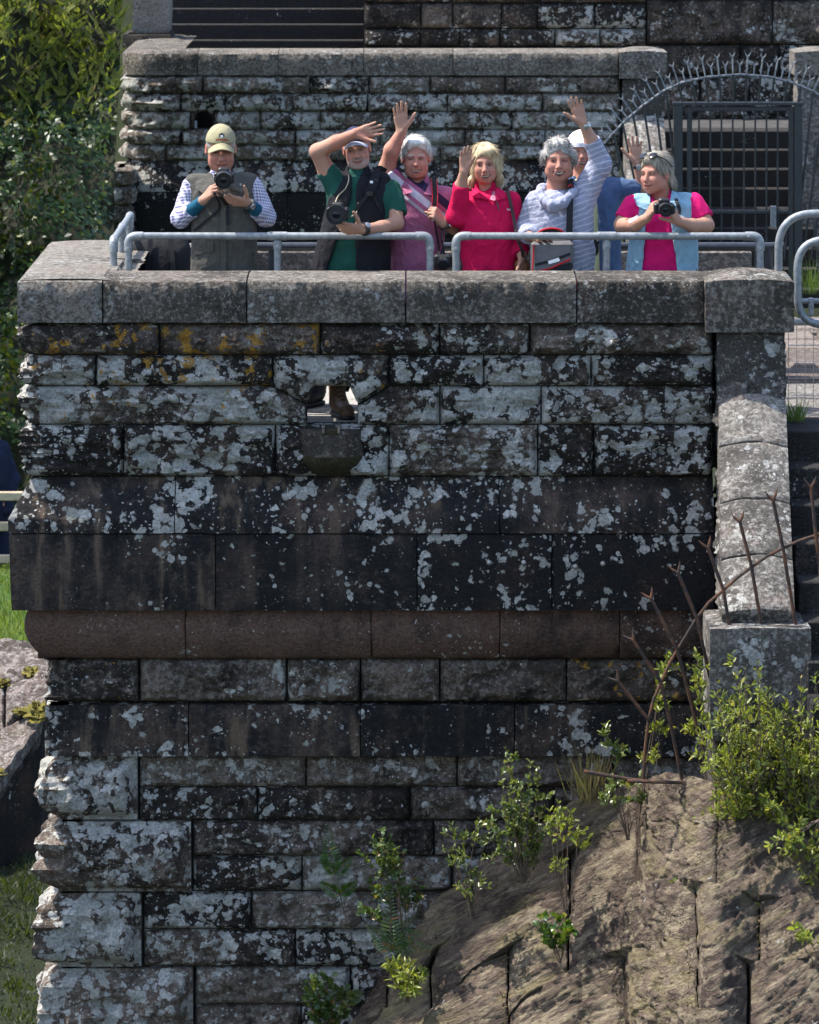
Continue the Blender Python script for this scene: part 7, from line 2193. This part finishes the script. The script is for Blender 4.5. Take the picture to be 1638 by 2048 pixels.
plant('leafy_clump', 'rounded leafy clump at the bottom edge beside the slope', (650, 2075, 24.75), [(610, 1990), (625, 1955), (645, 1965), (665, 1950), (690, 1975), (700, 1990), (640, 2010), (660, 2000), (620, 2030), (680, 2030)], M['dullgreen'], 21, 0.70, 16, 16, 0.7, 0.004, seed=12)
plant('leafy_clump', 'bright yellow green tuft on the lower left of the slope', (815, 2005, 24.4), [(775, 1930), (790, 1915), (810, 1925), (825, 1910), (845, 1935), (850, 1960), (780, 1955), (830, 1970)], M['willow'], 24, 0.30, 14, 12, 0.7, 0.0035, seed=13)
plant('leafy_clump', 'small dark green clump with broad leaves in a joint of the slope', (1122, 1925, 23.85), [(1075, 1850), (1090, 1830), (1110, 1825), (1130, 1835), (1135, 1860), (1100, 1870), (1085, 1875)], M['darkleaf'], 20, 0.75, 11, 10, 0.5, 0.003, seed=14)
plant('sapling', 'upright young plant with yellow and red leaves in a slope joint', (1376, 1895, 23.45), [(1366, 1710), (1345, 1760), (1385, 1750), (1400, 1735), (1360, 1790), (1340, 1800), (1390, 1800), (1372, 1760)], M['willow'], 21, 0.45, 12, 10, 0.55, 0.0035, seed=15, bend=10)
plant('sapling', 'small reddish green seedling right of the upright young plant', (1512, 1845, 23.3), [(1500, 1770), (1520, 1775), (1530, 1805), (1495, 1800)], M['willow'], 16, 0.5, 9, 9, 0.6, 0.003, seed=16)
plant('sapling', 'small seedling in the right hand joint of the slope', (1502, 1925, 23.1), [(1480, 1865), (1490, 1880), (1520, 1885), (1535, 1905)], M['birch'], 20, 0.5, 8, 8, 0.5, 0.003, seed=17)
# fern and the shaded frond
def frond(pts, Y, width, n, droop):
    V, N_, D = [], [], []
    pts = [U(x, y, Y) for x, y in pts]
    Ps, Ds, Ls = [], [], []
    for i in range(n):
        q = i / (n - 1); x_ = q * (len(pts) - 1); j = min(int(x_), len(pts) - 2)
        p_ = pts[j].lerp(pts[j+1], x_ - j); ax_ = (pts[j+1] - pts[j]).normalized(); sd = Vector((ax_.z, 0, -ax_.x))
        for sg in (-1, 1):
            Ps.append(p_); Ds.append((sd * sg + ax_ * 0.55 + Vector((0, -0.2, -droop))).normalized()); Ls.append(width * (1 - 0.85 * q) * (0.5 + 0.5 * min(1, q * 5)) / (FPX / Y))
    return pts, np.array(Ps), np.array(Ds), np.array(Ls)
def fern(label, base, fronds, mat, seed=0):
    o0 = tuple(U(*base)); t = thing('fern', label, 'fern', o0)
    for f_, w_ in fronds:
        pts, Ps, Ds, Ls = frond(f_, base[2], w_, 17, 0.15)
        MB().tube(pts, [0.003] * (len(pts) - 1) + [0.001], 5).build('stalk', M['bark'], t, smooth=True, origin=o0)
        N_ = np.tile(np.array((0.1, -0.7, 0.7)), (len(Ps), 1)); N_ -= Ds * (N_ * Ds).sum(1, keepdims=True); N_ /= np.linalg.norm(N_, axis=1, keepdims=True)
        V, F = leaf6(Ps, N_, Ds, Ls, np.maximum(Ls * 0.24, 0.006))
        obj('frond', mesh('frond', V, F, smooth=False, origin=o0), mat, t)['kind'] = 'stuff'
fern('green fern with narrow fronds at the foot of the dark birch', (785, 1910, 24.55), [([(782, 1900), (780, 1840), (782, 1780)], 36), ([(785, 1905), (815, 1870), (845, 1865)], 28), ([(780, 1905), (755, 1870), (735, 1850)], 26), ([(785, 1905), (800, 1860), (830, 1835)], 28), ([(790, 1905), (830, 1890), (860, 1895)], 24)], M['dullgreen'])
fern('single dark rowan stem with feathery leaves against the lower wall', (722, 1935, 24.85), [([(668, 1745), (658, 1700), (655, 1655)], 34), ([(672, 1750), (655, 1730), (640, 1720)], 20), ([(672, 1750), (690, 1728), (705, 1715)], 22), ([(680, 1790), (655, 1775), (640, 1765)], 22), ([(680, 1790), (700, 1775), (712, 1765)], 22), ([(722, 1932), (695, 1850), (680, 1790), (668, 1745)], 6)], M['darkleaf'])
def tuft(label, base, n, hpx, spread, mat, seed):
    r2 = np.random.default_rng(seed); s_ = FPX / base[2]; o0 = tuple(U(*base))
    Ps = np.array(U(*base)) + np.stack([r2.normal(0, spread * .25 / s_, n), r2.normal(0, .03, n), np.zeros(n)], -1)
    D = np.stack([r2.normal(0, .35, n), r2.normal(0, .25, n), np.ones(n)], -1); D /= np.linalg.norm(D, axis=1, keepdims=True)
    N_ = r2.normal(0, 1, (n, 3)); N_ -= D * (N_ * D).sum(1, keepdims=True); N_ /= np.linalg.norm(N_, axis=1, keepdims=True)
    L_ = r2.uniform(.4, 1.1, n) * hpx / s_
    V, F = leaf6(Ps, N_, D, L_, np.full(n, 0.005))
    t = thing('grass_tuft', label, 'grass', o0)
    obj('blades', mesh('blades', V, F, smooth=False, origin=o0), mat, t)['kind'] = 'stuff'
tuft('dry brown grass and stalks beside the end of the rusty bottom bar', (1180, 1610, 24.7), 130, 120, 60, M['dry'], 1)
tuft('green grass tuft at the head of the front steps by the mesh', (1590, 846, 25.3), 90, 55, 40, M['blade'], 2)
tuft('grass and moss tuft at the foot of the iron gate', (1622, 590, 44.5), 80, 90, 40, M['blade'], 3)
tuft('fringe of dry roots in the upper right joint of the slope', (1440, 1640, 23.7), 60, 70, 20, M['dry'], 4)
